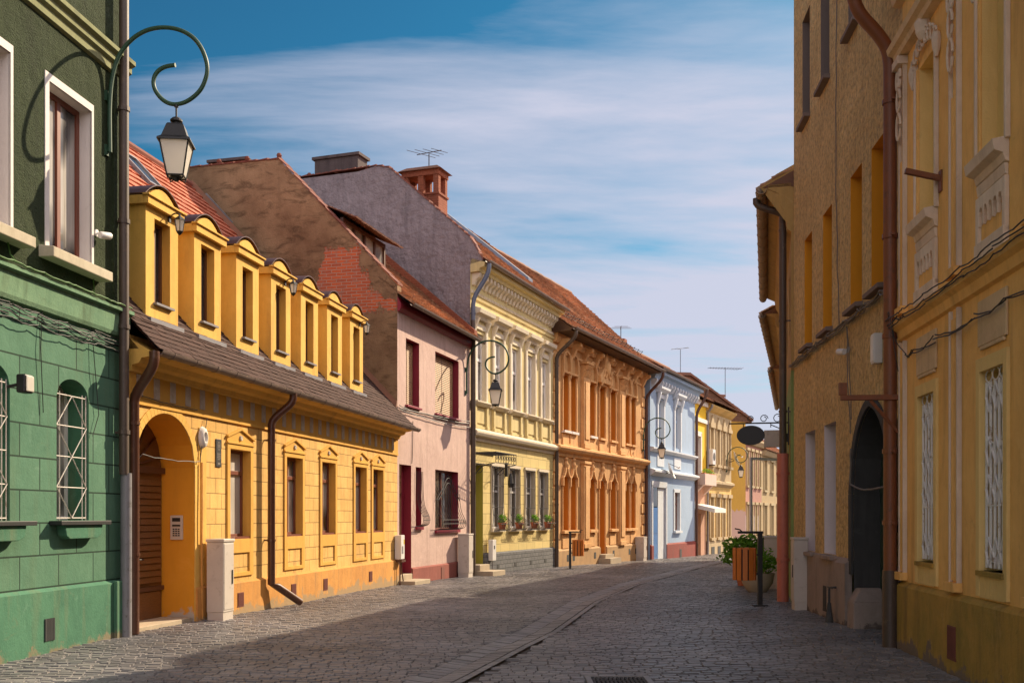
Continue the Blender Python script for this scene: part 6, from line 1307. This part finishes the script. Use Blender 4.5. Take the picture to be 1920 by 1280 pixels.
    wh.lathe([(.05, 0), (.1, .08), (.12, .2), (.05, .3)], (c, -.04, uz1 + .2), 8)
# pilasters between the bays
ps = [ux(1684.5 + 6)] + [c + bay / 2 for c in cs]
for i, x in enumerate(ps):
    x = max(x, .12) if i == 0 else x; hw = .12 if i == 0 else .15
    for z0, z1 in ((zP + .05, zLd - .16), (zLd + .18, zC - .05)):
        wh.box(x - hw, x - hw + .035, -.055, 0, z0, z1); wh.box(x + hw - .035, x + hw, -.055, 0, z0, z1)
        for k in range(3): xx = x - hw + .05 + (2 * hw - .10) * (k + .5) / 3; tr.box(xx - .022, xx + .022, -.045, 0, z0 + .12, z1 - (.1 if z0 < 2 else 1.25))
        tr.box(x - hw + .045, x + hw - .045, -.02, 0, z0, z1); tr.box(x - hw - .02, x + hw + .02, -.10, 0, z0, z0 + .10)
    for k, (zz, rr) in enumerate(((zC - .25, .075), (zC - .52, .10), (zC - .86, .115))):
        for s in ((-1, 1) if k == 0 else (0,)): wh.tube([(x + s * .06 + rr * (.6 if k == 0 else .8) * math.cos(m * .6), -.08, zz + rr * 1.5 * math.sin(m * .6)) for m in range(11)], .018, 6)
    wh.box(x - hw - .03, x + hw + .03, -.13, 0, zC - .10, zC - .0)
obj('stucco_trim', tr, MAT['rochre'], rt, bevel=.006); obj('white_stucco', wh, MAT['rwhite'], rt, bevel=.008); obj('plaster_panel', pan, MAT['rtrim'], rt, bevel=.01); obj('sill_hood', hd, MAT['rwhite'], rt, bevel=.006)
obj('ledge', MB().prismx(-.02, L, [(0, zLd - .14), (-.05, zLd - .12), (-.07, zLd - .02), (-.13, zLd + .02), (-.15, zLd + .10), (0, zLd + .16)]), MAT['rochre'], rt)
co = MB(); co.prismx(-.06, L, [(0, zC), (-.10, zC + .02), (-.12, zC + .08), (-.18, zC + .11), (-.20, zC + .18), (0, zC + .20)])
co.prismx(-.10, L, [(0, zC + .75), (-.1, zC + .78), (-.14, zC + .92), (-.34, zC + 1.0), (-.38, zC + 1.14), (-.55, zC + 1.18), (-.58, zC + 1.36), (0, zC + 1.4)]); obj('cornice', co, MAT['rtrim'], rt)
simple_roof(rt, 0, L, (-.62, zE + .1), (4.5, zE + 3.2), (10, zE - .05), MAT['oldtile'], .3, .3)
obj('gutter', MB().gutter(-.12, L, -.66, zE + .02, .085), MAT['rustpipe'], rt, True)
a = F.u(1797); v = MB(); v.box(a - .14, a + .14, -.078, -.07, .18, .52); v.box(a - .16, a + .16, -.074, -.07, .15, .18)
for k in range(6): v.box(a - .12 + k * .043, a - .10 + k * .043, -.084, -.078, .19, .51)
obj('vent_grille', v, MAT['ventred'], rt)
# heavy rust red rain pipe at the far corner
xw = -.10; p = smooth([(.12, -.64, zE - .02), (.06, -.64, zE - .28), (.0, -.60, zE - .62), (-.06, -.24, zE - .98), (xw, -.13, zE - 1.2), (xw, -.13, zE - 1.7)], 2) + [(xw, -.13, 1.0)]
dp = obj('rain_pipe', MB().tube(p, .085, 14), MAT['rustpipe'], rt, True); c = MB()
for z in (7.1, 5.35, 4.05, 2.55, 1.62): c.lathe([(.10, -.03), (.10, .03)], (xw, -.13, z), 14); c.box(xw, xw + .16, -.14, -.11, z - .015, z + .015)
obj('pipe_clamp', c, MAT['rustpipe'], dp); obj('pipe_foot', MB().tube([(xw, -.13, 1.0), (xw, -.13, -.1)], .10, 14), MAT['darkpipe'], dp, True)
obj('downpipe', MB().tube([(xw - .24, -.04, 3.0), (xw - .24, -.04, .2)], .05, 10).lathe([(.075, -.06), (.075, .06)], (xw - .24, -.04, 1.55), 10), MAT['darkpipe'], rt, True)
# iron signal arm
t = thing('iron_bracket', 'rusty iron bracket arm sticking out above the dark gateway', 'bracket', F.world(-.02, .0, 3.24), F.rz)
m = MB(); m.box(-.03, .03, -.78, .0, -.03, .04); m.box(-.035, .035, -.80, -.70, .04, .20); obj('arm', m, MAT['rustpipe'], t, bevel=.006); obj('strut', MB().tube([(0, -.40, -.03), (.0, -.02, -.48)], .022, 8), MAT['rustpipe'], t)
u, z = F.loc(1765, 340); t = thing('iron_stub', 'short rusty iron stub jutting from the ochre house between upper windows', 'iron stub', F.world(u, .0, z), F.rz); obj('bar', MB().box(-.03, .03, -.42, 0, .0, .06).xform(Matrix.Rotation(R(-14), 4, 'X')), MAT['rustpipe'], t, bevel=.004); obj('plate', MB().box(-.05, .05, -.02, 0, -.12, .12), MAT['rustpipe'], t)
zz = zLd + .05; pts = [-.1, .45, c1 - .4, c1 + .5, cs[1] - .4, cs[1] + .5, cs[2] - .4, cs[2] + .5, cs[3]]
sp_ = []
for k in range(3):
    for a, b in zip(pts, pts[1:]): sp_.append(((a, -.17 - .015 * k, zz + rnd(-.02, .02) + .04 * k), (b, -.17 - .015 * k, zz + rnd(-.02, .02) + .04 * k), 7, rnd(.0, .03)))
for k in range(2):
    for a, b in zip(pts[1:], pts[2:]): sp_.append(((a, -.06 - .02 * k, zz - .42 + rnd(-.04, .04)), (b, -.06 - .02 * k, zz - .42 + rnd(-.04, .04)), 7, rnd(.02, .06)))
cables('dark cables running along the ledge of the ochre house on the right', F, sp_, .008, loops=[smooth([(-.05, -.15, zz + .05), (.05, -.2, zz + .2), (.16, -.2, zz + .15), (.2, -.15, zz - .3), (.18, -.1, zz - .6)], 2), smooth([(.1, -.15, zz + .1), (.2, -.16, zz - .2), (.45, -.07, zz - .42)], 2)])

# ================================================================== BROWN HOUSE
F = FBR; L = F.L; rt = F.root('brown_house', 'tall brown pebbledashed house with deep orange window openings and a dark gateway')
MAT['pebble'] = plaster('brown_pebbledash', (0.78, 0.56, 0.25), (0.60, 0.41, 0.175), (0.34, 0.225, 0.115), stain=1, streak=.6, bump=1.0, bs=11, bd=.08, speck=.6)
MAT['orangejamb'] = plaster('orange_jamb', (0.74, 0.30, 0.02), (0.70, 0.27, 0.018), stain=.4, streak=.2)
MAT['greyjamb'] = plaster('grey_jamb', (0.20, 0.15, 0.13), (0.17, 0.13, 0.11), stain=.5)
MAT['mauvejamb'] = plaster('pale_mauve_jamb', (0.74, 0.64, 0.62), (0.68, 0.58, 0.55), (.3, .25, .23), stain=.6)
MAT['brbase'] = plaster('grey_cement_plinth', (0.33, 0.26, 0.22), (0.27, 0.21, 0.18), (0.12, 0.10, 0.09), stain=.9, streak=.6, bump=.4, splash=(.0, (.13, .10, .085)))
MAT['gategrey'] = plaster('dark_grey_portal', (0.075, 0.072, 0.07), (0.055, 0.053, 0.052), (.035, .035, .033), stain=.8, streak=.5)
MAT['gategreen'] = paint('black_green_gate', (0.030, 0.060, 0.042), .5, .4, wear=(.035, .035, .03))
zE = 13.6; zP = 1.02
def span(a, b): p = (F.u(a), F.u(b)); return min(p), max(p)
mid = [span(1508, 1523), span(1543, 1560), span(1594, 1617), span(1636, 1657)]
wv = sum(b - a for a, b in mid) / 4; mid = [((a + b) / 2 - wv / 2, (a + b) / 2 + wv / 2) for a, b in mid]
mz0, mz1 = 4.95, 7.03
upp = [span(1504, 1519), span(1539, 1555), span(1592, 1610), span(1640, 1664)]; upp = [((a + b) / 2 - wv / 2, (a + b) / 2 + wv / 2) for a, b in upp]
uz0, uz1 = 9.32, 11.35
gnd = [span(1511, 1528), span(1545, 1568)]; gnd = [((a + b) / 2 - .47, (a + b) / 2 + .47) for a, b in gnd]
gA, gB = F.u(1601), F.u(1672)
r1, r2, r3, r4 = MB(), MB(), MB(), MB(); fw = MB()
D = .42
wall(fw, 0, L + .1, zP, zE, [(a, b, mz0, mz1, r1, D, 'rect', 0) for a, b in mid] + [(a, b, uz0, uz1, r2, D, 'rect', 0) for a, b in upp] + [(a, b, 1.06, 3.30, r3, D, 'rect', 0) for a, b in gnd] + [(gA, gB, zP, 3.30, r4, .40, 'point', 1.25)])
shell(fw, 0, L + .1, 10, -.4, zE); obj('wall', fw, MAT['pebble'], rt)
obj('window_jamb', r1, MAT['orangejamb'], rt); obj('window_jamb', r2, MAT['greyjamb'], rt); obj('window_jamb', r3, MAT['mauvejamb'], rt); wall(r4, gA, gB, -.4, zP, [(gA, gB, -.4, zP, r4, .40, 'rect', 0)]); obj('gateway_reveal', r4, MAT['gategrey'], rt)
for lst, z0, z1 in ((mid, mz0, mz1), (upp, uz0, uz1), (gnd, 1.06, 3.30)):
    for a, b in lst:
        w = window(rt, a, b, z0, z1, D - .08, MAT['darkwood'], MAT['glassdark'], 1, (.7,), .06)
        obj('sill', MB().prismx(a - .06, b + .06, [(-.12, z0 - .09), (-.12, z0 - .02), (D - .1, z0 + .01), (D - .1, z0 - .09)]), MAT['greyjamb'] if z0 > 2 else MAT['brbase'], w, bevel=.01)
ga = MB(); ga.box(gA, gB, .40, .47, -.4, 3.3); gt = obj('gate', ga, MAT['gategreen'], rt); g2 = MB()
for k in range(2):
    x0 = gA + .08 + k * (gB - gA - .1) / 2; x1 = x0 + (gB - gA) / 2 - .12
    for z0, z1 in ((.1, .8), (.95, 1.9)): g2.box(x0, x1, .38, .40, z0, z1)
for k in range(8): g2.box(gA, gB, .385, .40, 2.05 + k * .14, 2.14 + k * .14)
obj('gate_panel', g2, MAT['gategreen'], gt, bevel=.006)
pm = MB(); nn = 18; arc = [(gA + (gB - gA) * k / nn, 3.30 - 1.25 + 1.25 * curve_at('point', k / nn)) for k in range(nn + 1)]; m = (gA + gB) / 2
def blow2(p): return (m + (p[0] - m) * 1.16, 2.05 + (p[1] - 2.05) * 1.12)
for p, q in zip(arc, arc[1:]): pm.prism([p, q, blow2(q), blow2(p)], -.05, 0)
e_ = (gB - gA) * .08; pm.box(gA - e_, gA, -.05, 0, .8, 2.05); pm.box(gB, gB + e_, -.05, 0, .8, 2.05); obj('gateway_moulding', pm, MAT['gategrey'], rt, bevel=.01)
ks = MB()
for x in (gA + .18,): ks.hull([(x - .17, -.12, -.3), (x + .20, -.10, -.3), (x + .20, .38, -.3), (x - .17, .38, -.3)], [(x - .17, -.10, .40), (x + .16, -.08, .40), (x + .16, .38, .40), (x - .17, .38, .40)]); ks.hull([(x - .17, -.10, .40), (x + .16, -.08, .40), (x + .16, .38, .40), (x - .17, .38, .40)], [(x - .17, .02, .60), (x - .02, .08, .60), (x - .02, .38, .60), (x - .17, .38, .60)])
obj('guard_stone', ks, MAT['brbase'], rt, bevel=.02)
pb = MB(); pb.prismx(-.01, gA - .34, [(0, -.4), (-.05, -.4), (-.05, zP - .02), (0, zP + .02)]); pb.prismx(gA - .9, gA - .12, [(0, -.4), (-.11, -.4), (-.11, zP - .06), (0, zP + .02)]); pb.prismx(gB + .12, L + .1, [(0, -.4), (-.05, -.4), (-.05, zP - .02), (0, zP + .02)]); obj('plinth', pb, MAT['brbase'], rt)
for px in (1511, 1552): a = F.u(px); v = MB().box(a - .13, a + .13, -.058, -.05, .10, .50).box(a - .16, a + .16, -.055, -.05, .06, .10); obj('vent_grille', v, MAT['ventdark'], rt)
obj('gas_tap', MB().tube([(gA - .75, -.11, .55), (gA - .75, -.22, .55), (gA - .75, -.22, .30)], .02, 8).tube([(gA - .85, -.22, .55), (gA - .5, -.22, .55)], .012, 6).tube([(gA - .75, -.22, .30), (gA - .75, -.22, -.1)], [.03, .075], 10), MAT['gategrey'], rt, True)
obj('cornice', MB().prismx(-.1, L + .1, [(0, zE - .3), (-.2, zE - .2), (-.45, zE), (-.45, zE + .15), (0, zE + .2)]), MAT['pebble'], rt)
rb = MB(); rb.quad((-.1, -.5, zE + .1), (L + .2, -.5, zE + .1), (L + .2, 5, zE + 2.2), (-.1, 5, zE + 2.2)); rb.quad((-.1, 5, zE + 2.2), (L + .2, 5, zE + 2.2), (L + .2, 10.2, zE), (-.1, 10.2, zE)); obj('roof', rb, MAT['darktile'], rt)
u, z = F.loc(1592, 655); camera_bullet('security_camera', 'white bullet security camera on the brown house under its cable run', F, u, .0, z, -1)
u, z = F.loc(1652, 655); t = thing('junction_box', 'long white junction box on the brown wall beside the rust red pipe', 'junction box', F.world(u, 0, z), F.rz); obj('case', MB().box(-.09, .09, -.12, 0, -.2, .22), MAT['plastic'], t, bevel=.01); obj('lid', MB().box(-.07, .07, -.13, -.12, -.17, .19), MAT['plastic'], t)
pts = [.0] + [x for a, b in mid for x in (a - .1, b + .1)] + [L]; sp_ = []
for k in range(6):
    for a, b in zip(pts, pts[1:]): sp_.append(((a, -.06 - .02 * (k % 3), 4.78 + rnd(-.05, .04)), (b, -.06 - .02 * (k % 3), 4.78 + rnd(-.05, .04)), 7, rnd(.01, .05)))
uc = F.u(1571); ud = F.u(1578)
cables('bundle of grey cables under the orange window sills of the brown house', F, sp_, .011, 'greycable', loops=[sag((uc, -.02, 12.5), (uc, -.03, 7.2), 12, 0, .02) + sag((uc, -.03, 7.2), (ud, -.05, 4.8), 10, 0, .03), sag((F.u(1592), -.04, 4.7), (F.u(1597), -.03, 3.0), 8, 0, .02), sag((F.u(1594), -.04, 4.7), (F.u(1600), -.03, 3.2), 8, 0, .02)])
cables('pale cable hanging in a loop across the dark gateway', F, [((gA + .1, -.07, 2.75), (gA + .12, -.08, 2.2), 5, .0), ((gA + .12, -.08, 2.2), (gB + .1, -.08, 2.12), 12, .07)], .014, 'greycable')

# ================================================================== GREEN AND OCHRE HOUSE WITH TILED EAVES, AND THE TWO BEYOND
MAT['palegreen'] = plaster('pale_green_render', (0.26, 0.33, 0.11), (0.21, 0.28, 0.09), stain=.6, streak=.5)
MAT['oldochre'] = plaster('old_ochre_render', (0.47, 0.30, 0.105), (0.38, 0.235, 0.085), (0.25, .16, .08), stain=.8, streak=.6)
MAT['rake'] = tilemat('grey_eaves_tile', [(0.34, .25, .17), (0.44, .34, .24), (0.38, .28, .19)], lich=.4)
def eaves_house(name, label, F, zE, wallm, lowm, zl, over, rise=2.9, back=9, zg=-.8, n=4):
    L = F.L; rt = F.root(name, label); rv = MB(); w_ = MB(); st = L / n
    ops = [(st * (k + .5) - .5, st * (k + .5) + .5, zl + .9, zE - 1.5, rv, .25, 'rect', 0) for k in range(n)]
    wall(w_, 0, L, zl, zE, ops); shell(w_, 0, L, back, zl, zE); obj('wall', w_, wallm, rt)
    ops2 = [(st * (k + .5) - .5, st * (k + .5) + .5, .7, zl - 1.0, rv, .25, 'rect', 0) for k in range(n)]
    w_ = MB(); wall(w_, 0, L, zg, zl, ops2); shell(w_, 0, L, back, zg, zl); obj('wall', w_, lowm, rt); obj('window_reveal', rv, wallm, rt)
    for a, b, z0, z1, *_ in ops + ops2: window(rt, a, b, z0, z1, .17, MAT['darkwood'], MAT['glassdark'], 1, (.7,), .07)
    obj('cornice', MB().prismx(0, L, [(0, zE - .9), (-.08, zE - .85), (-.12, zE - .5), (-over * .45, zE - .35), (-over * .55, zE - .1), (-over, zE + .0), (-over, zE + .08), (0, zE + .1)]), wallm, rt)
    roof = simple_roof(rt, 0, L, (-over - .12, zE + .08), (rise * 1.7, zE + rise), (back, zE), MAT['oldtile'], .3, .26)
    et = MB()
    for k in range(int(L / .27)):
        x = .1 + k * .27; et.tube([(x, -over - .2, zE + .02 + rnd(-.02, .02)), (x, -over + .25, zE + .26)], .12, 8)
    obj('eaves_tiles', et, MAT['rake'], roof, True)
    gu = obj('gutter', MB().gutter(0, L + .05, -over - .14, zE + .0, .11), MAT['rake'], rt, True); gm_ = MB()
    for k in range(14): x = .2 + k * (L - .4) / 13; gm_.gutter(x, x + .05, -over - .14, zE, .122)
    obj('gutter_bracket', gm_, MAT['rake'], gu, True)
    return rt
r2_ = eaves_house('eaves_house', 'ochre house with tiled eaves, pale green ground floor, next to the tall brown house', FG2, 8.45, MAT['oldochre'], MAT['palegreen'], 4.7, .46)
L = FG2.L
gb = MB(); gb.poly([(L - .02, -.62, 8.5), (L - .02, .0, 7.6), (L - .02, 4.2, 7.6), (L - .02, 4.2, 11.0), (L - .02, -.3, 8.75)]); obj('gable_end', gb, MAT['oldochre'], r2_)
swan(r2_, 'rain_pipe', MAT['darkpipe'], L - .45, -.70, 8.4, -.16, 8.0, 3.0, .075, x2=L - .45)
obj('rain_pipe', MB().tube([(L - .45, -.16, 3.02), (L - .45, -.16, -.2)], .12, 14).lathe([(.14, -.03), (.14, .03)], (L - .45, -.16, 2.6), 14).lathe([(.14, -.03), (.14, .03)], (L - .45, -.16, .8), 14), MAT['redpipe'], r2_, True)
eaves_house('eaves_house', 'second tiled-eaves house down the right side, lower than the one before it', FG3, 8.0, MAT['oldochre'], MAT['oldochre'], 4.4, .55)
eaves_house('eaves_house', 'third and most distant tiled-eaves house on the right side', FG4, 7.8, MAT['oldochre'], MAT['rochre'], 4.2, .55)

# ================================================================== STREET FURNITURE ON THE RIGHT
cabinet('utility_cabinet', 'pale grey utility cabinet against the far corner of the brown house', FBR, FBR.u(1499, .16), .16, .34, .26, 1.38, MAT['cabinet'])
x, y = at(1459, 27.5); t = cabinet('utility_cabinet', 'grey utility cabinet behind the salmon red rain pipe', FG2, FG2.L - 5.5, .35, .6, .4, 1.35, MAT['cabinet'])
def litter_bin(label, px, d, s=1.0, rz=0.0):
    x, y = at(px, d); zb = gz(y); t = thing('litter_bin', label, 'litter bin', (x, y, zb), rz, 'wooden slatted litter bins')
    obj('post', MB().box(-.045, .045, -.045, .045, -.1, 1.46), MAT['black'], t, bevel=.006); obj('base_plate', MB().box(-.14, .14, -.10, .10, -.02, .012), MAT['black'], t)
    obj('arm', MB().box(-.44, .06, -.025, .025, 1.42, 1.47).tube([(-.34, 0, 1.44), (-.40, 0, 1.50), (-.5, 0, 1.52)], .015, 6), MAT['black'], t)
    cxx, r = -.31, .215; b = MB(); b.lathe([(r - .03, .50), (r - .03, 1.10), (r - .05, 1.10), (r - .05, .53)], (cxx, 0, 0), 20); obj('liner', b, MAT['black'], t, True)
    n = 11
    for k in range(n):
        a = 2 * math.pi * k / n; sl = MB().hull([(-.048, -.012, .50), (.048, -.012, .50), (.048, .012, .50), (-.048, .012, .50)], [(-.048, -.012, 1.14), (.048, -.012, 1.14), (.048, .012, 1.14), (-.048, .012, 1.14)])
        sl.xform(Matrix.Translation((cxx + r * math.cos(a), r * math.sin(a), 0)) @ Matrix.Rotation(a + math.pi / 2, 4, 'Z')); obj('slat', sl, MAT['binwood'], t, bevel=.005)
    obj('hoop', MB().tube([(cxx + (r - .015) * math.cos(2 * math.pi * k / 20), (r - .015) * math.sin(2 * math.pi * k / 20), .58) for k in range(21)], .012, 6).tube([(cxx + (r - .015) * math.cos(2 * math.pi * k / 20), (r - .015) * math.sin(2 * math.pi * k / 20), 1.06) for k in range(21)], .012, 6).box(-.12, -.04, -.02, .02, .98, 1.02).box(-.12, -.04, -.02, .02, .6, .64), MAT['black'], t)
    return t
lb = litter_bin('orange slatted litter bin on a black post on the right side of the street', 1425, 21.2)
x, y = at(1069, 42); b2 = dup(lb, (x, y, gz(y)), R(180), 'orange slatted litter bin in front of the ornate orange house'); 
# planter with shrubs
x, y = at(1420, 25.5); zb = gz(y); t = thing('planter', 'round wooden planter bowl with a bushy green shrub behind the litter bin', 'planter', (x, y, zb))
obj('bowl', MB().lathe([(.20, 0), (.24, .03), (.36, .22), (.40, .42), (.41, .46), (.37, .46), (.34, .4)], (0, 0, 0), 20), MAT['stone'], t, True); obj('foliage', leaves(1300, (.05, 0, .72), .42, .4, .36, .05, random.Random(21)), MAT['leaf'], t)
obj('stem', MB().tube([(0, 0, .3), (.03, .02, .6)], .03, 6).tube([(.05, 0, .3), (.15, .02, .65)], .02, 6), MAT['darkwood'], t)
x, y = at(1392, 28.5); zb = gz(y)
t = thing('shrub', 'bright green spreading shrub in a low tub left of the glass screen', 'shrub', (x, y, zb)); obj('foliage', leaves(1100, (.05, 0, 1.0), .62, .5, .36, .085, random.Random(22), .12), MAT['leaf'], t); obj('tub', MB().lathe([(.22, 0), (.30, .45), (.33, .47), (.30, .47), (.27, .42)], (.1, 0, 0), 16), MAT['terracotta'], t); obj('stem', MB().tube([(.1, 0, .4), (.05, .02, .9)], .03, 6).tube([(.1, 0, .4), (.3, 0, .95)], .025, 6).tube([(.1, 0, .4), (-.2, 0, .9)], .02, 6), MAT['darkwood'], t)
x, y = at(1440, 29); zb = gz(y)
t = thing('shrub', 'darker green shrub in a tub in front of the glass screen', 'shrub', (x, y, zb)); MAT['leafd'] = tilemat('deep_green_leaf', [(0.03, .07, .014), (0.06, .14, .025), (0.09, .18, .035)], lich=0, leaf=.3); obj('foliage', leaves(1700, (.0, 0, .95), .42, .42, .42, .055, random.Random(23)), MAT['leafd'], t); obj('tub', MB().lathe([(.22, 0), (.30, .5), (.33, .52), (.30, .52), (.27, .46)], (0, 0, 0), 16), MAT['terracotta'], t); obj('stem', MB().tube([(0, 0, .4), (.05, .02, .9)], .03, 6), MAT['darkwood'], t)
# glass screen with a thin frame
mg, ntg, bg_ = newmat('clear_glass'); bg_.inputs['Base Color'].default_value = (.93, .96, .95, 1); bg_.inputs['Roughness'].default_value = .02; bg_.inputs['Transmission Weight'].default_value = 1.0; bg_.inputs['IOR'].default_value = 1.02
x0, y0 = at(1408, 29.6); x1, y1 = at(1475, 30.2); zt = CH + (HY - 857) * 29.6 / FPX; t = thing('glass_screen', 'large clear glass screen in a thin pale frame beyond the planters', 'glass screen', (x0, y0, gz(29.6)), math.atan2(y1 - y0, x1 - x0)); w = math.hypot(x1 - x0, y1 - y0); h = zt - gz(29.6)
obj('frame', MB().box(-.03, .03, -.03, .03, 0, h).box(w - .03, w + .03, -.03, .03, 0, h).box(.03, w - .03, -.03, .03, h - .07, h).box(.03, w - .03, -.03, .03, .95, 1.01), MAT['plastic'], t)
obj('glass_pane', MB().box(.03, w - .03, -.004, .004, 1.01, h - .07), mg, t)
# hanging oval sign with wrought iron bracket
d = 24.0; F = FG2; u = F.L - 2.0; wx, wy, _ = F.world(u, 0, 0); zB = CH + (HY - 793) * d / FPX
t = thing('hanging_sign', 'dark oval sign hanging from a scrolled iron bracket on the right side', 'sign', (wx, wy, zB), F.rz)
k = 1.32; m = MB(); m.tube([(0, 0, 0), (0, -k, 0)], .018, 6); m.box(-.02, .02, -.03, 0, -.5, .35)
m.tube(smooth([(0, 0, -.4), (0, -.15, -.15), (0, -.4, -.04)], 2), .012, 6)
for c_, r_ in ((-.25, .11), (-.55, .09), (-.85, .07)): m.tube([(0, c_ + r_ * (1 - q * .04) * math.cos(q * .6), .10 + r_ * (1 - q * .04) * math.sin(q * .6)) for q in range(14)], .010, 5)
m.tube([(0, -.4, 0), (0, -.4, -.10)], .01, 5); m.tube([(0, -1.0, 0), (0, -1.0, -.10)], .01, 5); obj('bracket', m, MAT['black'], t, True)
ov = MB().lathe([(.30, -.02), (.31, 0), (.30, .02)], (0, 0, 0), 32).xform(Matrix.Translation((0, -.84, -.27)) @ Matrix.Rotation(R(90), 4, 'Y') @ Matrix.Diagonal((.72, 1.0, 1, 1))); obj('sign_board', ov, MAT['black'], t)
t2 = thing('sign_box', 'small pale box sign fixed to the wall beside the hanging oval sign', 'sign', F.world(F.L - 3.2, 0, zB - .25), F.rz); obj('case', MB().box(-.06, .06, -.55, -.08, -.22, .18), MAT['cabinet'], t2, bevel=.01); obj('bracket', MB().box(-.03, .03, -.08, 0, -.1, .1), MAT['greyiron'], t2)
for o in bpy.data.objects:
    if o.type == 'MESH' and o.parent is None and not o.get('kind') and not o.get('label'): print('UNTAGGED', o.name)
